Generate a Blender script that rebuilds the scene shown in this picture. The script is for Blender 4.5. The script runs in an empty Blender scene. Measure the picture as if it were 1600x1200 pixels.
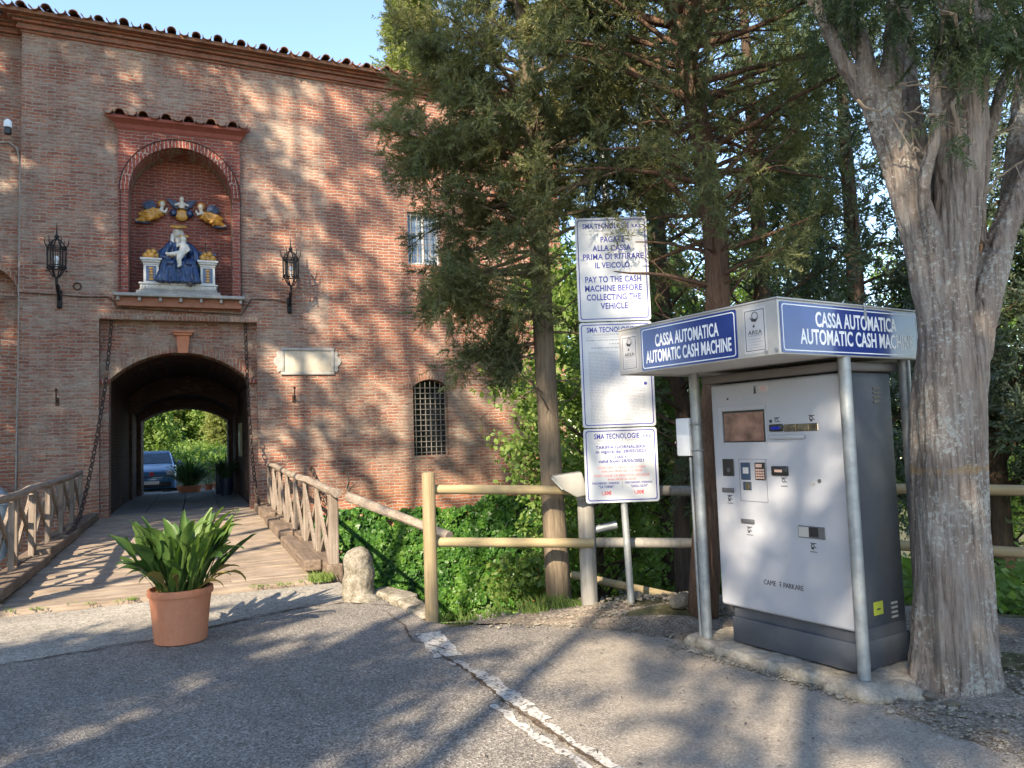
import bpy, bmesh, math, random
import numpy as np
from mathutils import Vector, Matrix, noise as mnoise

C = bpy.context
SC = C.scene
COL = SC.collection
R_ = math.radians
random.seed(7)

# ------------------------------------------------------------------ camera, world, sun, exposure
CAM_H, F_PX, PITCH, ROLL = 1.55, 1200.0, R_(4.0), R_(2.0)
_F = Vector((0, math.cos(PITCH), math.sin(PITCH)))
_R0 = Vector((1, 0, 0)); _U0 = _R0.cross(_F)
_R = _R0 * math.cos(ROLL) - _U0 * math.sin(ROLL)
_U = _R0 * math.sin(ROLL) + _U0 * math.cos(ROLL)
cam = bpy.data.cameras.new('camera')
cam.sensor_width = 36.0
cam.lens = 36.0 * F_PX / 1600.0
cam.clip_end = 3000
camo = bpy.data.objects.new('camera', cam)
COL.objects.link(camo)
_m = Matrix((_R, _U, -_F)).transposed().to_4x4()
_m.translation = (0, 0, CAM_H)
camo.matrix_world = _m
SC.camera = camo

SUN_AZ, SUN_EL = R_(22), R_(32)      # light travels towards +Y, a little to +X
world = bpy.data.worlds.new('World'); SC.world = world; world.use_nodes = True
wn = world.node_tree
sky = wn.nodes.new('ShaderNodeTexSky'); sky.sky_type = 'NISHITA'; sky.sun_disc = False
sky.sun_elevation = SUN_EL; sky.sun_rotation = R_(180) + SUN_AZ
sky.air_density = 1.0; sky.dust_density = 0.3; sky.ozone_density = 1.5
wn.nodes['Background'].inputs[1].default_value = 0.125
wn.links.new(sky.outputs[0], wn.nodes['Background'].inputs[0])
sun = bpy.data.lights.new('sun', 'SUN'); sun.energy = 4.3; sun.angle = R_(0.55); sun.color = (1.0, 0.84, 0.63)
suno = bpy.data.objects.new('sun', sun); COL.objects.link(suno)
SUN_L = Vector((math.sin(SUN_AZ) * math.cos(SUN_EL), math.cos(SUN_AZ) * math.cos(SUN_EL), -math.sin(SUN_EL)))
suno.rotation_euler = SUN_L.to_track_quat('-Z', 'Y').to_euler(); suno.location = (-10, -20, 30)
SC.view_settings.view_transform = 'Standard'; SC.view_settings.look = 'None'
SC.view_settings.exposure = 1.86; SC.view_settings.gamma = 1.0
SC.cycles.max_bounces = 6; SC.cycles.transparent_max_bounces = 6; SC.cycles.diffuse_bounces = 4
SC.cycles.use_denoising = True

# ------------------------------------------------------------------ survey helpers
def ray(px, py): return _F + _R * ((px - 800) / F_PX) + _U * ((600 - py) / F_PX)
def at(px, py, y):
    d = ray(px, py); return Vector((0, 0, CAM_H)) + d * (y / d.y)
def ground(px, py, z=0.0):
    d = ray(px, py); return Vector((0, 0, CAM_H)) + d * ((z - CAM_H) / d.z)

TH = R_(22.5)
UD = Vector((math.cos(TH), math.sin(TH), 0)); ND = Vector((-math.sin(TH), math.cos(TH), 0))
FO = Vector((-7.1835, 16.5, 0))
def W(u, d, z): return FO + UD * u + ND * d + Vector((0, 0, z))
def to_ud(x, y):
    v = Vector((x, y, 0)) - FO; return v.dot(UD), v.dot(ND)

# ------------------------------------------------------------------ object helpers
def tag(o, label=None, cat=None, group=None, kind=None):
    if label: o['label'] = label
    if cat: o['category'] = cat
    if group: o['group'] = group
    if kind: o['kind'] = kind
    return o
def thing(name, label, cat, loc=(0, 0, 0), rz=0.0, group=None):
    o = bpy.data.objects.new(name, None); COL.objects.link(o)
    o.empty_display_size = 0.2
    o.location = loc; o.rotation_euler = (0, 0, rz)
    return tag(o, label, cat, group)
def link(name, me, mat, parent=None):
    o = bpy.data.objects.new(name, me); COL.objects.link(o)
    if mat is not None and not me.materials: me.materials.append(mat)
    if parent is not None: o.parent = parent
    return o
def children(o): return [c for c in bpy.data.objects if c.parent == o]
def copy_tree(o, parent=None):
    c = o.copy(); COL.objects.link(c); c.parent = parent
    for ch in children(o): copy_tree(ch, c)
    return c
def np_mesh(name, V, faces_n, idx, smooth=False):
    """V (n,3) array, idx (m,k) array of equal-sized faces."""
    me = bpy.data.meshes.new(name)
    V = np.asarray(V, dtype=np.float32); idx = np.asarray(idx, dtype=np.int32)
    me.vertices.add(len(V)); me.vertices.foreach_set('co', V.ravel())
    me.loops.add(idx.size); me.loops.foreach_set('vertex_index', idx.ravel())
    me.polygons.add(len(idx))
    me.polygons.foreach_set('loop_start', np.arange(0, idx.size, faces_n, dtype=np.int32))
    me.polygons.foreach_set('loop_total', np.full(len(idx), faces_n, dtype=np.int32))
    if smooth: me.polygons.foreach_set('use_smooth', np.ones(len(idx), dtype=bool))
    me.update(calc_edges=True); me.validate()
    return me

def plate_data(outer, holes, t):
    """2D outline with holes, extruded: x, y in the outline's plane, z in -t/2..t/2."""
    cu = bpy.data.curves.new('tmp', 'CURVE'); cu.dimensions = '2D'; cu.fill_mode = 'BOTH'; cu.extrude = t / 2
    for loop in [outer] + list(holes):
        sp = cu.splines.new('POLY'); sp.points.add(len(loop) - 1)
        for p, q in zip(sp.points, loop): p.co = (q[0], q[1], 0, 1)
        sp.use_cyclic_u = True
    return curve_data(cu)
def curve_data(cu):
    o = bpy.data.objects.new('tmp', cu); COL.objects.link(o)
    me = bpy.data.meshes.new_from_object(o.evaluated_get(C.evaluated_depsgraph_get()))
    v = [tuple(x.co) for x in me.vertices]; f = [tuple(p.vertices) for p in me.polygons]
    bpy.data.objects.remove(o); bpy.data.curves.remove(cu); bpy.data.meshes.remove(me)
    return v, f
def arch(u0, u1, v0, spring, crown, n=24):
    """arched opening outline, counter-clockwise."""
    w = (u1 - u0) / 2; h = crown - spring; c = (u0 + u1) / 2
    if h < w - 1e-4:
        r = (w * w + h * h) / (2 * h); a0 = math.asin(w / r)
    else:
        r = None
    pts = [(u0, v0), (u1, v0)]
    for i in range(n + 1):
        t = i / n
        if r:
            a = a0 * (1 - 2 * t); pts.append((c + r * math.sin(a), crown - r + r * math.cos(a)))
        else:
            a = math.pi * t; pts.append((c + w * math.cos(a), spring + h * math.sin(a)))
    return pts

class MB:
    def __init__(s): s.v = []; s.f = []
    def add(s, v, f, M=None):
        b = len(s.v)
        s.v += [tuple(M @ Vector(p)) for p in v] if M is not None else [tuple(p) for p in v]
        s.f += [tuple(i + b for i in q) for q in f]
        return s
    def box(s, x0, x1, y0, y1, z0, z1, M=None):
        v = [(x0, y0, z0), (x1, y0, z0), (x1, y1, z0), (x0, y1, z0), (x0, y0, z1), (x1, y0, z1), (x1, y1, z1), (x0, y1, z1)]
        return s.add(v, [(0, 3, 2, 1), (4, 5, 6, 7), (0, 1, 5, 4), (1, 2, 6, 5), (2, 3, 7, 6), (3, 0, 4, 7)], M)
    def rbox(s, x0, x1, y0, y1, z0, z1, r=0.01, seg=2, M=None):
        bm = bmesh.new(); bmesh.ops.create_cube(bm, size=1)
        for v in bm.verts:
            v.co = Vector(((x0 + x1) / 2 + v.co.x * (x1 - x0), (y0 + y1) / 2 + v.co.y * (y1 - y0), (z0 + z1) / 2 + v.co.z * (z1 - z0)))
        bmesh.ops.bevel(bm, geom=bm.edges[:], offset=r, segments=seg, affect='EDGES', profile=0.5)
        bm.verts.index_update()
        s.add([v.co[:] for v in bm.verts], [[v.index for v in f.verts] for f in bm.faces], M); bm.free(); return s
    def tube(s, pts, radii, n=8, caps=True, flute=None, M=None):
        pts = [Vector(p) for p in pts]
        if not hasattr(radii, '__len__'): radii = [radii] * len(pts)
        v = []; f = []; prev = None
        for i, p in enumerate(pts):
            t = (pts[min(i + 1, len(pts) - 1)] - pts[max(i - 1, 0)])
            t = t.normalized() if t.length > 1e-9 else Vector((0, 0, 1))
            if prev is None:
                a = t.orthogonal().normalized()
            else:
                a = prev - t * prev.dot(t)
                a = a.normalized() if a.length > 1e-6 else t.orthogonal().normalized()
            prev = a; b = t.cross(a)
            for k in range(n):
                an = 2 * math.pi * k / n; r = radii[i]
                if flute: r *= flute(an, i / max(1, len(pts) - 1))
                v.append(p + a * (math.cos(an) * r) + b * (math.sin(an) * r))
        for i in range(len(pts) - 1):
            for k in range(n):
                k2 = (k + 1) % n
                f.append((i * n + k, i * n + k2, (i + 1) * n + k2, (i + 1) * n + k))
        if caps:
            f.append(tuple(range(n - 1, -1, -1))); f.append(tuple((len(pts) - 1) * n + k for k in range(n)))
        return s.add(v, f, M)
    def bar(s, p0, p1, w, h, M=None):
        """rectangular bar between two points, w sideways, h upwards."""
        p0, p1 = Vector(p0), Vector(p1); t = (p1 - p0).normalized()
        up = Vector((0, 0, 1)) if abs(t.z) < 0.95 else Vector((0, 1, 0))
        a = t.cross(up).normalized(); b = a.cross(t)
        v = [p + a * (sx * w / 2) + b * (sz * h / 2) for p in (p0, p1) for sx, sz in ((-1, -1), (1, -1), (1, 1), (-1, 1))]
        return s.add(v, [(3, 2, 1, 0), (4, 5, 6, 7), (0, 1, 5, 4), (1, 2, 6, 5), (2, 3, 7, 6), (3, 0, 4, 7)], M)
    def lathe(s, prof, n=24, loc=(0, 0, 0), M=None):
        v = []; f = []
        for r, z in prof:
            for k in range(n):
                a = 2 * math.pi * k / n; v.append((loc[0] + r * math.cos(a), loc[1] + r * math.sin(a), loc[2] + z))
        for i in range(len(prof) - 1):
            for k in range(n):
                k2 = (k + 1) % n; f.append((i * n + k, i * n + k2, (i + 1) * n + k2, (i + 1) * n + k))
        f.append(tuple(range(n - 1, -1, -1))); f.append(tuple((len(prof) - 1) * n + k for k in range(n)))
        return s.add(v, f, M)
    def ball(s, c, r, seg=12, rings=8, M=None):
        if not hasattr(r, '__len__'): r = (r, r, r)
        v = [(c[0], c[1], c[2] - r[2])]; f = []
        for i in range(1, rings):
            a = -math.pi / 2 + math.pi * i / rings
            for k in range(seg):
                b = 2 * math.pi * k / seg
                v.append((c[0] + r[0] * math.cos(a) * math.cos(b), c[1] + r[1] * math.cos(a) * math.sin(b), c[2] + r[2] * math.sin(a)))
        v.append((c[0], c[1], c[2] + r[2]))
        for k in range(seg):
            k2 = (k + 1) % seg; f.append((0, 1 + k2, 1 + k)); L = 1 + (rings - 2) * seg
            f.append((L + k, L + k2, len(v) - 1))
            for i in range(rings - 2):
                f.append((1 + i * seg + k, 1 + i * seg + k2, 1 + (i + 1) * seg + k2, 1 + (i + 1) * seg + k))
        return s.add(v, f, M)
    def torus(s, c, R, r, ax='y', n=20, m=6, M=None):
        pts = []
        for i in range(n):
            a = 2 * math.pi * i / n
            for k in range(m):
                b = 2 * math.pi * k / m; q = R + r * math.cos(b); x, y, z = q * math.cos(a), r * math.sin(b), q * math.sin(a)
                if ax == 'z': x, y, z = x, z, y
                if ax == 'x': x, y, z = y, x, z
                pts.append((c[0] + x, c[1] + y, c[2] + z))
        f = [(i * m + k, ((i + 1) % n) * m + k, ((i + 1) % n) * m + (k + 1) % m, i * m + (k + 1) % m) for i in range(n) for k in range(m)]
        return s.add(pts, f, M)
    def plate(s, outer, holes, d0, d1):
        """outline in (x, z), extruded along y from d0 to d1."""
        v, f = plate_data(outer, holes, d1 - d0); m = (d0 + d1) / 2
        return s.add([(x, m - z, y) for x, y, z in v], f)
    def text(s, body, cx, z, y, cap, width=None, bold=0.0, depth=0.0016, align='CENTER'):
        """lettering in the x-z plane facing -y; z is the middle of the capitals; width squeezes it."""
        cu = bpy.data.curves.new('tmp', 'FONT'); cu.body = body; cu.align_x = 'CENTER'; cu.size = 1; cu.offset = bold; cu.extrude = 0.5; cu.resolution_u = 3; cu.space_character = 1.0 + bold * 1.6
        v, f = curve_data(cu)
        if not v: return s
        xs = [p[0] for p in v]; w = max(xs) - min(xs); c0 = (max(xs) + min(xs)) / 2
        sy = cap / 0.72; sx = (width / w) if width else sy
        off = 0 if align == 'CENTER' else w * sx / 2
        return s.add([(cx + off + (p[0] - c0) * sx, y - (p[2] + 0.5) * depth, z + (p[1] - 0.36) * sy) for p in v], f)
    def mesh(s, name):
        me = bpy.data.meshes.new(name); me.from_pydata(s.v, [], s.f); me.update(); return me
    def build(s, name, mat, parent=None, smooth=False, remesh=None, soft=0, disp=None, bevel=None):
        me = s.mesh(name)
        o = link(name, me, mat, parent)
        if remesh or bevel:
            if remesh:
                m = o.modifiers.new('r', 'REMESH'); m.mode = 'VOXEL'; m.voxel_size = remesh
                if soft: m2 = o.modifiers.new('s', 'SMOOTH'); m2.iterations = soft; m2.factor = 0.5
            if bevel:
                m = o.modifiers.new('b', 'BEVEL'); m.width = bevel; m.segments = 2; m.limit_method = 'ANGLE'
            ne = bpy.data.meshes.new_from_object(o.evaluated_get(C.evaluated_depsgraph_get()))
            o.modifiers.clear(); o.data = ne; ne.name = name; bpy.data.meshes.remove(me); me = ne
            if not me.materials and mat: me.materials.append(mat)
        if disp:
            co = [v.co.copy() for v in me.vertices]; no = [v.normal.copy() for v in me.vertices]
            me.vertices.foreach_set('co', np.array([c + n * disp(c) for c, n in zip(co, no)], dtype=np.float32).ravel()); me.update()
        if smooth:
            me.polygons.foreach_set('use_smooth', np.ones(len(me.polygons), dtype=bool)); me.update()
            if smooth != 'all':
                me.set_sharp_from_angle(angle=R_(40))
        return o

# ------------------------------------------------------------------ materials
def mk(name):
    m = bpy.data.materials.new(name); m.use_nodes = True
    nt = m.node_tree; b = nt.nodes['Principled BSDF']; return m, nt, b
def N(nt, t, **kw):
    n = nt.nodes.new(t)
    for k, v in kw.items():
        if k.startswith('i_'): n.inputs[k[2:].replace('_', ' ')].default_value = v
        else: setattr(n, k, v)
    return n
def ramp(nt, fac, stops):
    r = nt.nodes.new('ShaderNodeValToRGB'); el = r.color_ramp.elements
    while len(el) < len(stops): el.new(0.5)
    for e, (p, c) in zip(el, stops): e.position = p; e.color = (*c, 1) if len(c) == 3 else c
    nt.links.new(fac, r.inputs[0]); return r.outputs[0]
def mixc(nt, fac, a, b, mode='MIX'):
    m = nt.nodes.new('ShaderNodeMix'); m.data_type = 'RGBA'; m.blend_type = mode
    for sock, val in ((m.inputs[0], fac), (m.inputs[6], a), (m.inputs[7], b)):
        if hasattr(val, 'is_linked') or hasattr(val, 'links'): nt.links.new(val, sock)
        elif hasattr(val, '__len__'): sock.default_value = (*val, 1)
        else: sock.default_value = val
    return m.outputs[2]
def math_(nt, op, a, b=None):
    m = nt.nodes.new('ShaderNodeMath'); m.operation = op
    for i, val in ((0, a), (1, b)):
        if val is None: continue
        if hasattr(val, 'links'): nt.links.new(val, m.inputs[i])
        else: m.inputs[i].default_value = val
    return m.outputs[0]
def nz(nt, vec, scale, detail=4, rough=0.6, out=0):
    n = nt.nodes.new('ShaderNodeTexNoise'); n.inputs['Scale'].default_value = scale; n.inputs['Detail'].default_value = detail; n.inputs['Roughness'].default_value = rough
    if vec is not None: nt.links.new(vec, n.inputs['Vector'])
    return n.outputs[out]
def scalev(nt, vec, s):
    m = nt.nodes.new('ShaderNodeMapping'); m.inputs['Scale'].default_value = s; nt.links.new(vec, m.inputs[0]); return m.outputs[0]
def objc(nt): return nt.nodes.new('ShaderNodeTexCoord').outputs['Object']
def geo(nt): return nt.nodes.new('ShaderNodeNewGeometry').outputs['Position']
def bump(nt, b, h, strength=0.5, dist=0.02):
    n = nt.nodes.new('ShaderNodeBump'); n.inputs['Strength'].default_value = strength; n.inputs['Distance'].default_value = dist
    nt.links.new(h, n.inputs['Height']); nt.links.new(n.outputs[0], b.inputs['Normal'])

def plain(name, c, rough=0.6, metal=0.0, var=0.12, vs=6.0, bs=0.0, bscale=60, spec=None, coat=0):
    m, nt, b = mk(name); v = objc(nt)
    f = nz(nt, v, vs, 5)
    lo = tuple(x * (1 - var) for x in c); hi = tuple(min(1, x * (1 + var)) for x in c)
    nt.links.new(ramp(nt, f, [(0.3, lo), (0.7, hi)]), b.inputs['Base Color'])
    b.inputs['Metallic'].default_value = metal
    nt.links.new(math_(nt, 'MULTIPLY_ADD', nz(nt, v, vs * 2.3, 4), 0.3), b.inputs['Roughness'])
    b.inputs['Roughness'].links[0].from_node.inputs[2].default_value = max(0.02, rough - 0.15)
    if spec is not None: b.inputs['Specular IOR Level'].default_value = spec
    if coat: b.inputs['Coat Weight'].default_value = coat; b.inputs['Coat Roughness'].default_value = 0.08
    if bs: bump(nt, b, nz(nt, v, bscale, 5), bs, 0.01)
    return m

def brick_mat(name, split=None, pale=0.5, mortar=(0.33, 0.275, 0.225), bw=0.27, rh=0.073, low=True, c1=(0.36, 0.14, 0.086), c2=(0.22, 0.09, 0.065)):
    m, nt, b = mk(name); v = objc(nt)
    sp = nt.nodes.new('ShaderNodeSeparateXYZ'); nt.links.new(v, sp.inputs[0])
    wob = nz(nt, v, 3.0, 2); wob2 = nz(nt, v, 11.0, 2)
    x = math_(nt, 'ADD', math_(nt, 'ADD', sp.outputs[0], sp.outputs[1]), math_(nt, 'MULTIPLY', wob, 0.10))
    z = math_(nt, 'ADD', math_(nt, 'ADD', sp.outputs[2], math_(nt, 'MULTIPLY', wob, 0.09)), math_(nt, 'MULTIPLY', wob2, 0.032))
    cb = nt.nodes.new('ShaderNodeCombineXYZ'); nt.links.new(x, cb.inputs[0]); nt.links.new(z, cb.inputs[1])
    def brick(ca, cc, bias, ms):
        t = nt.nodes.new('ShaderNodeTexBrick'); t.inputs['Scale'].default_value = 1
        t.inputs['Brick Width'].default_value = bw; t.inputs['Row Height'].default_value = rh
        t.inputs['Mortar Size'].default_value = ms; t.inputs['Mortar Smooth'].default_value = 0.5; t.inputs['Bias'].default_value = bias
        t.inputs['Color1'].default_value = (*ca, 1); t.inputs['Color2'].default_value = (*cc, 1); t.inputs['Mortar'].default_value = (*mortar, 1)
        nt.links.new(cb.outputs[0], t.inputs['Vector']); return t
    t1 = brick(c1, c2, 0.0, 0.014)
    t2 = brick((0.37, 0.295, 0.24), (0.29, 0.175, 0.13), 0.0, 0.02)
    t3 = brick((0.38, 0.15, 0.07), (0.25, 0.09, 0.05), 0.0, 0.012)
    # pale worn patches, mixed brick by brick and in broad stains
    big = nz(nt, scalev(nt, v, (0.45, 0.45, 0.9)), 1.6, 6, 0.65)
    fine = nz(nt, scalev(nt, v, (3.7, 3.7, 13.0)), 1.0, 3, 0.7)
    f = math_(nt, 'ADD', math_(nt, 'MULTIPLY', big, 0.75), math_(nt, 'MULTIPLY', fine, 0.5))
    lo = 0.80 - 0.42 * pale
    if split is not None:   # a redder stretch of masonry begins at an old vertical joint
        sx = ramp(nt, math_(nt, 'ADD', math_(nt, 'MULTIPLY', math_(nt, 'SUBTRACT', sp.outputs[0], split), 1.0), math_(nt, 'MULTIPLY', nz(nt, v, 1.2, 3), 0.5)), [(0.2, (0, 0, 0)), (0.3, (0.16, 0.16, 0.16))])
        hi_ = ramp(nt, math_(nt, 'MULTIPLY', sp.outputs[2], 0.1), [(0.28, (0, 0, 0)), (0.5, (1, 1, 1))])
        f = math_(nt, 'SUBTRACT', f, math_(nt, 'MULTIPLY', sx, hi_))
    f = ramp(nt, f, [(lo, (0, 0, 0)), (lo + 0.16, (1, 1, 1))])
    c = mixc(nt, f, t1.outputs[0], t2.outputs[0])
    if low:   # newer orange bricks low on the wall
        h = math_(nt, 'ADD', math_(nt, 'MULTIPLY', sp.outputs[2], -0.22), math_(nt, 'MULTIPLY', big, 1.2))
        c = mixc(nt, ramp(nt, h, [(0.36, (0, 0, 0)), (0.62, (0.85, 0.85, 0.85))]), c, t3.outputs[0])
    # broad tone variation and grime
    st = nz(nt, scalev(nt, v, (1.3, 1.3, 0.35)), 1.2, 7, 0.7)
    c = mixc(nt, 1.0, c, ramp(nt, st, [(0.25, (0.6, 0.58, 0.58)), (0.5, (0.95, 0.95, 0.95)), (0.75, (1.25, 1.2, 1.1))]), 'MULTIPLY')
    sm = nz(nt, scalev(nt, v, (6, 6, 18)), 2.0, 5, 0.7)
    c = mixc(nt, 1.0, c, ramp(nt, sm, [(0.25, (0.66, 0.66, 0.66)), (0.75, (1.3, 1.3, 1.28))]), 'MULTIPLY')
    nt.links.new(c, b.inputs['Base Color']); b.inputs['Roughness'].default_value = 0.92; b.inputs['Specular IOR Level'].default_value = 0.2
    h = math_(nt, 'ADD', math_(nt, 'MULTIPLY', t1.outputs['Fac'], -1.0), math_(nt, 'MULTIPLY', nz(nt, v, 22, 6, 0.75), 1.4))
    bump(nt, b, h, 0.75, 0.018)
    return m

def stone_mat(name, stops, scale=9.0, spk=70.0, bs=0.6, rough=0.9, stretch=(1, 1, 1), dist=0.015):
    m, nt, b = mk(name); v = scalev(nt, objc(nt), stretch)
    f = math_(nt, 'ADD', math_(nt, 'MULTIPLY', nz(nt, v, scale, 8, 0.7), 0.65), math_(nt, 'MULTIPLY', nz(nt, v, spk, 3, 0.6), 0.35))
    nt.links.new(ramp(nt, f, stops), b.inputs['Base Color']); b.inputs['Roughness'].default_value = rough; b.inputs['Specular IOR Level'].default_value = 0.2
    bump(nt, b, f, bs, dist); return m

def wood_mat(name, stops, axis, bs=0.5, grain=40.0, rough=0.85, spec=0.2):
    m, nt, b = mk(name); v = objc(nt)
    s = [grain, grain, grain]; s[axis] = grain * 0.05
    g = nz(nt, scalev(nt, v, tuple(s)), 1.0, 6, 0.65); k = nz(nt, v, 2.5, 4)
    f = math_(nt, 'ADD', math_(nt, 'MULTIPLY', g, 0.7), math_(nt, 'MULTIPLY', k, 0.4))
    nt.links.new(ramp(nt, f, stops), b.inputs['Base Color']); b.inputs['Roughness'].default_value = rough; b.inputs['Specular IOR Level'].default_value = spec
    bump(nt, b, g, bs, 0.01); return m

def leaf_mat(name, stops, trans=0.25, scale=1.3, rough=0.55, tcol=None, fine=9.0):
    m, nt, b = mk(name); p = geo(nt)
    g = nt.nodes.new('ShaderNodeNewGeometry')
    f = math_(nt, 'ADD', math_(nt, 'MULTIPLY', nz(nt, p, scale, 3), 0.6), math_(nt, 'MULTIPLY', nz(nt, p, fine, 2), 0.25))
    f = math_(nt, 'ADD', f, math_(nt, 'MULTIPLY', g.outputs['Random Per Island'], 0.2))
    c = ramp(nt, f, stops)
    nt.links.new(c, b.inputs['Base Color']); b.inputs['Roughness'].default_value = rough; b.inputs['Specular IOR Level'].default_value = 0.3
    t = nt.nodes.new('ShaderNodeBsdfTranslucent')
    nt.links.new(mixc(nt, 1.0, c, tcol or (1.5, 1.7, 0.7), 'MULTIPLY'), t.inputs[0])
    mx = nt.nodes.new('ShaderNodeMixShader'); mx.inputs[0].default_value = trans
    nt.links.new(b.outputs[0], mx.inputs[1]); nt.links.new(t.outputs[0], mx.inputs[2])
    nt.links.new(mx.outputs[0], nt.nodes['Material Output'].inputs[0])
    return m

M = {}
M['brick'] = brick_mat('old brick', split=3.2, pale=0.6)
M['brick_side'] = brick_mat('side brick', pale=0.55)
M['brick_red'] = brick_mat('niche brick', pale=0.12, low=False, c1=(0.30, 0.085, 0.06), c2=(0.22, 0.065, 0.05), mortar=(0.30, 0.20, 0.17))
M['brick_arch'] = brick_mat('arch brick', pale=0.6, low=False, bw=0.075, rh=0.30, c1=(0.33, 0.14, 0.09), c2=(0.26, 0.12, 0.08))
M['brick_trim'] = brick_mat('trim brick', pale=0.1, low=False, bw=0.075, rh=0.5, c1=(0.34, 0.09, 0.065), c2=(0.26, 0.075, 0.055), mortar=(0.42, 0.32, 0.28))
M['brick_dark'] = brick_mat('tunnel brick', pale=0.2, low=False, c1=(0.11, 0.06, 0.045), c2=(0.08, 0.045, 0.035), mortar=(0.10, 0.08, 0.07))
M['brick_base'] = brick_mat('base brick', pale=0.02, low=True)
M['cornice'] = brick_mat('cornice brick', pale=0.15, low=False, bw=0.3, rh=0.10, c1=(0.34, 0.145, 0.095), c2=(0.27, 0.115, 0.08), mortar=(0.26, 0.17, 0.13))
M['red_plaster'] = stone_mat('red plaster', [(0.3, (0.22, 0.07, 0.055)), (0.7, (0.33, 0.11, 0.085))], 6)
M['tile'] = stone_mat('roof tile', [(0.25, (0.10, 0.06, 0.045)), (0.5, (0.26, 0.13, 0.085)), (0.7, (0.34, 0.22, 0.13)), (0.8, (0.42, 0.36, 0.18))], 5)
M['terracotta'] = stone_mat('terracotta', [(0.25, (0.30, 0.115, 0.065)), (0.45, (0.44, 0.175, 0.095)), (0.62, (0.49, 0.21, 0.12)), (0.72, (0.55, 0.32, 0.22)), (0.8, (0.58, 0.45, 0.36))], 5, 30, 0.12, stretch=(1, 1, .6))
M['terracotta_wall'] = stone_mat('terracotta blocks', [(0.3, (0.25, 0.11, 0.075)), (0.7, (0.36, 0.18, 0.12))], 7)
M['marble'] = stone_mat('weathered marble', [(0.25, (0.27, 0.235, 0.185)), (0.5, (0.42, 0.38, 0.31)), (0.75, (0.54, 0.50, 0.42))], 4, bs=0.25)
M['stone'] = stone_mat('rough stone', [(0.32, (0.05, 0.042, 0.03)), (0.45, (0.135, 0.12, 0.09)), (0.55, (0.22, 0.20, 0.165)), (0.68, (0.33, 0.31, 0.275))], 9, 45, 1.0)
M['greystone'] = stone_mat('grey stone', [(0.3, (0.2, 0.19, 0.18)), (0.7, (0.42, 0.41, 0.38))], 8, 50, 0.6)
M['iron'] = plain('black iron', (0.02, 0.02, 0.021), 0.55, 0.6, 0.4, 20, 0.2)
M['rusty_iron'] = plain('rusty iron', (0.075, 0.042, 0.028), 0.75, 0.4, 0.5, 25, 0.3)
M['chain'] = plain('chain iron', (0.05, 0.034, 0.027), 0.7, 0.4, 0.5, 14, 0.3)
M['bulb'] = plain('frosted glass', (0.75, 0.78, 0.8), 0.25, 0, 0.05)
M['pane'] = plain('dark glass', (0.012, 0.014, 0.018), 0.2, 0, 0.3)
M['pane_blue'] = plain('window glass', (0.20, 0.27, 0.36), 0.12, 0, 0.3, 3)
M['white_wood'] = plain('white window wood', (0.62, 0.62, 0.60), 0.6)
M['grille'] = plain('grille iron', (0.22, 0.20, 0.18), 0.6, 0.3, 0.3, 20)
M['deck'] = wood_mat('bridge planks', [(0.28, (0.05, 0.038, 0.028)), (0.46, (0.185, 0.145, 0.11)), (0.6, (0.28, 0.225, 0.175)), (0.8, (0.38, 0.32, 0.25))], 0, 0.9, 26)
M['oldwood'] = wood_mat('old grey wood', [(0.28, (0.045, 0.036, 0.028)), (0.5, (0.165, 0.132, 0.105)), (0.65, (0.24, 0.20, 0.165)), (0.85, (0.33, 0.285, 0.24))], 2, 0.7, 40)
M['oldwood_x'] = wood_mat('old grey rail wood', [(0.28, (0.06, 0.05, 0.04)), (0.5, (0.185, 0.15, 0.12)), (0.65, (0.26, 0.22, 0.18)), (0.85, (0.34, 0.295, 0.25))], 1, 0.7, 40)
M['darkwood'] = wood_mat('dark beam wood', [(0.3, (0.04, 0.03, 0.022)), (0.6, (0.16, 0.12, 0.09)), (0.85, (0.28, 0.22, 0.17))], 1, 0.8, 30)
M['pine'] = wood_mat('treated pine post', [(0.25, (0.10, 0.072, 0.04)), (0.5, (0.20, 0.155, 0.09)), (0.75, (0.28, 0.225, 0.14))], 2, 0.6, 34)
M['pine_x'] = wood_mat('treated pine rail', [(0.25, (0.14, 0.105, 0.055)), (0.5, (0.27, 0.215, 0.12)), (0.75, (0.36, 0.295, 0.18))], 0, 0.4, 30)
M['greypost'] = wood_mat('silvered pine post', [(0.25, (0.09, 0.083, 0.072)), (0.5, (0.18, 0.17, 0.152)), (0.75, (0.26, 0.25, 0.23))], 2, 0.6, 34)
M['galv'] = plain('galvanised steel', (0.28, 0.30, 0.31), 0.5, 0.55, 0.22, 14, 0.1, 90)
M['alu'] = plain('brushed aluminium', (0.43, 0.425, 0.41), 0.5, 0.45, 0.2, 3, 0.05)
M['alu_in'] = plain('canopy underside', (0.50, 0.50, 0.49), 0.6, 0.1, 0.15, 3)
M['panel'] = plain('pale grey paint', (0.345, 0.36, 0.40), 0.42, 0, 0.08, 1.6, 0.03, 400)
M['anthracite'] = plain('anthracite paint', (0.055, 0.062, 0.075), 0.5, 0, 0.15, 5, 0.06, 500)
M['capgrey'] = plain('cap grey paint', (0.115, 0.105, 0.105), 0.5, 0, 0.12, 5, 0.05, 400)
M['black'] = plain('black plastic', (0.013, 0.014, 0.016), 0.35)
M['dkgrey'] = plain('slot metal', (0.13, 0.13, 0.14), 0.4, 0.5)
M['film'] = plain('copper film on screen', (0.235, 0.135, 0.105), 0.22, 0.1, 0.55, 9, 0.35, 11)
M['navy'] = plain('navy plastic', (0.025, 0.05, 0.10), 0.35)
M['bluelamp'] = plain('blue slot', (0.01, 0.02, 0.35), 0.2)
M['copperkey'] = plain('keys', (0.50, 0.34, 0.28), 0.5)
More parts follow.
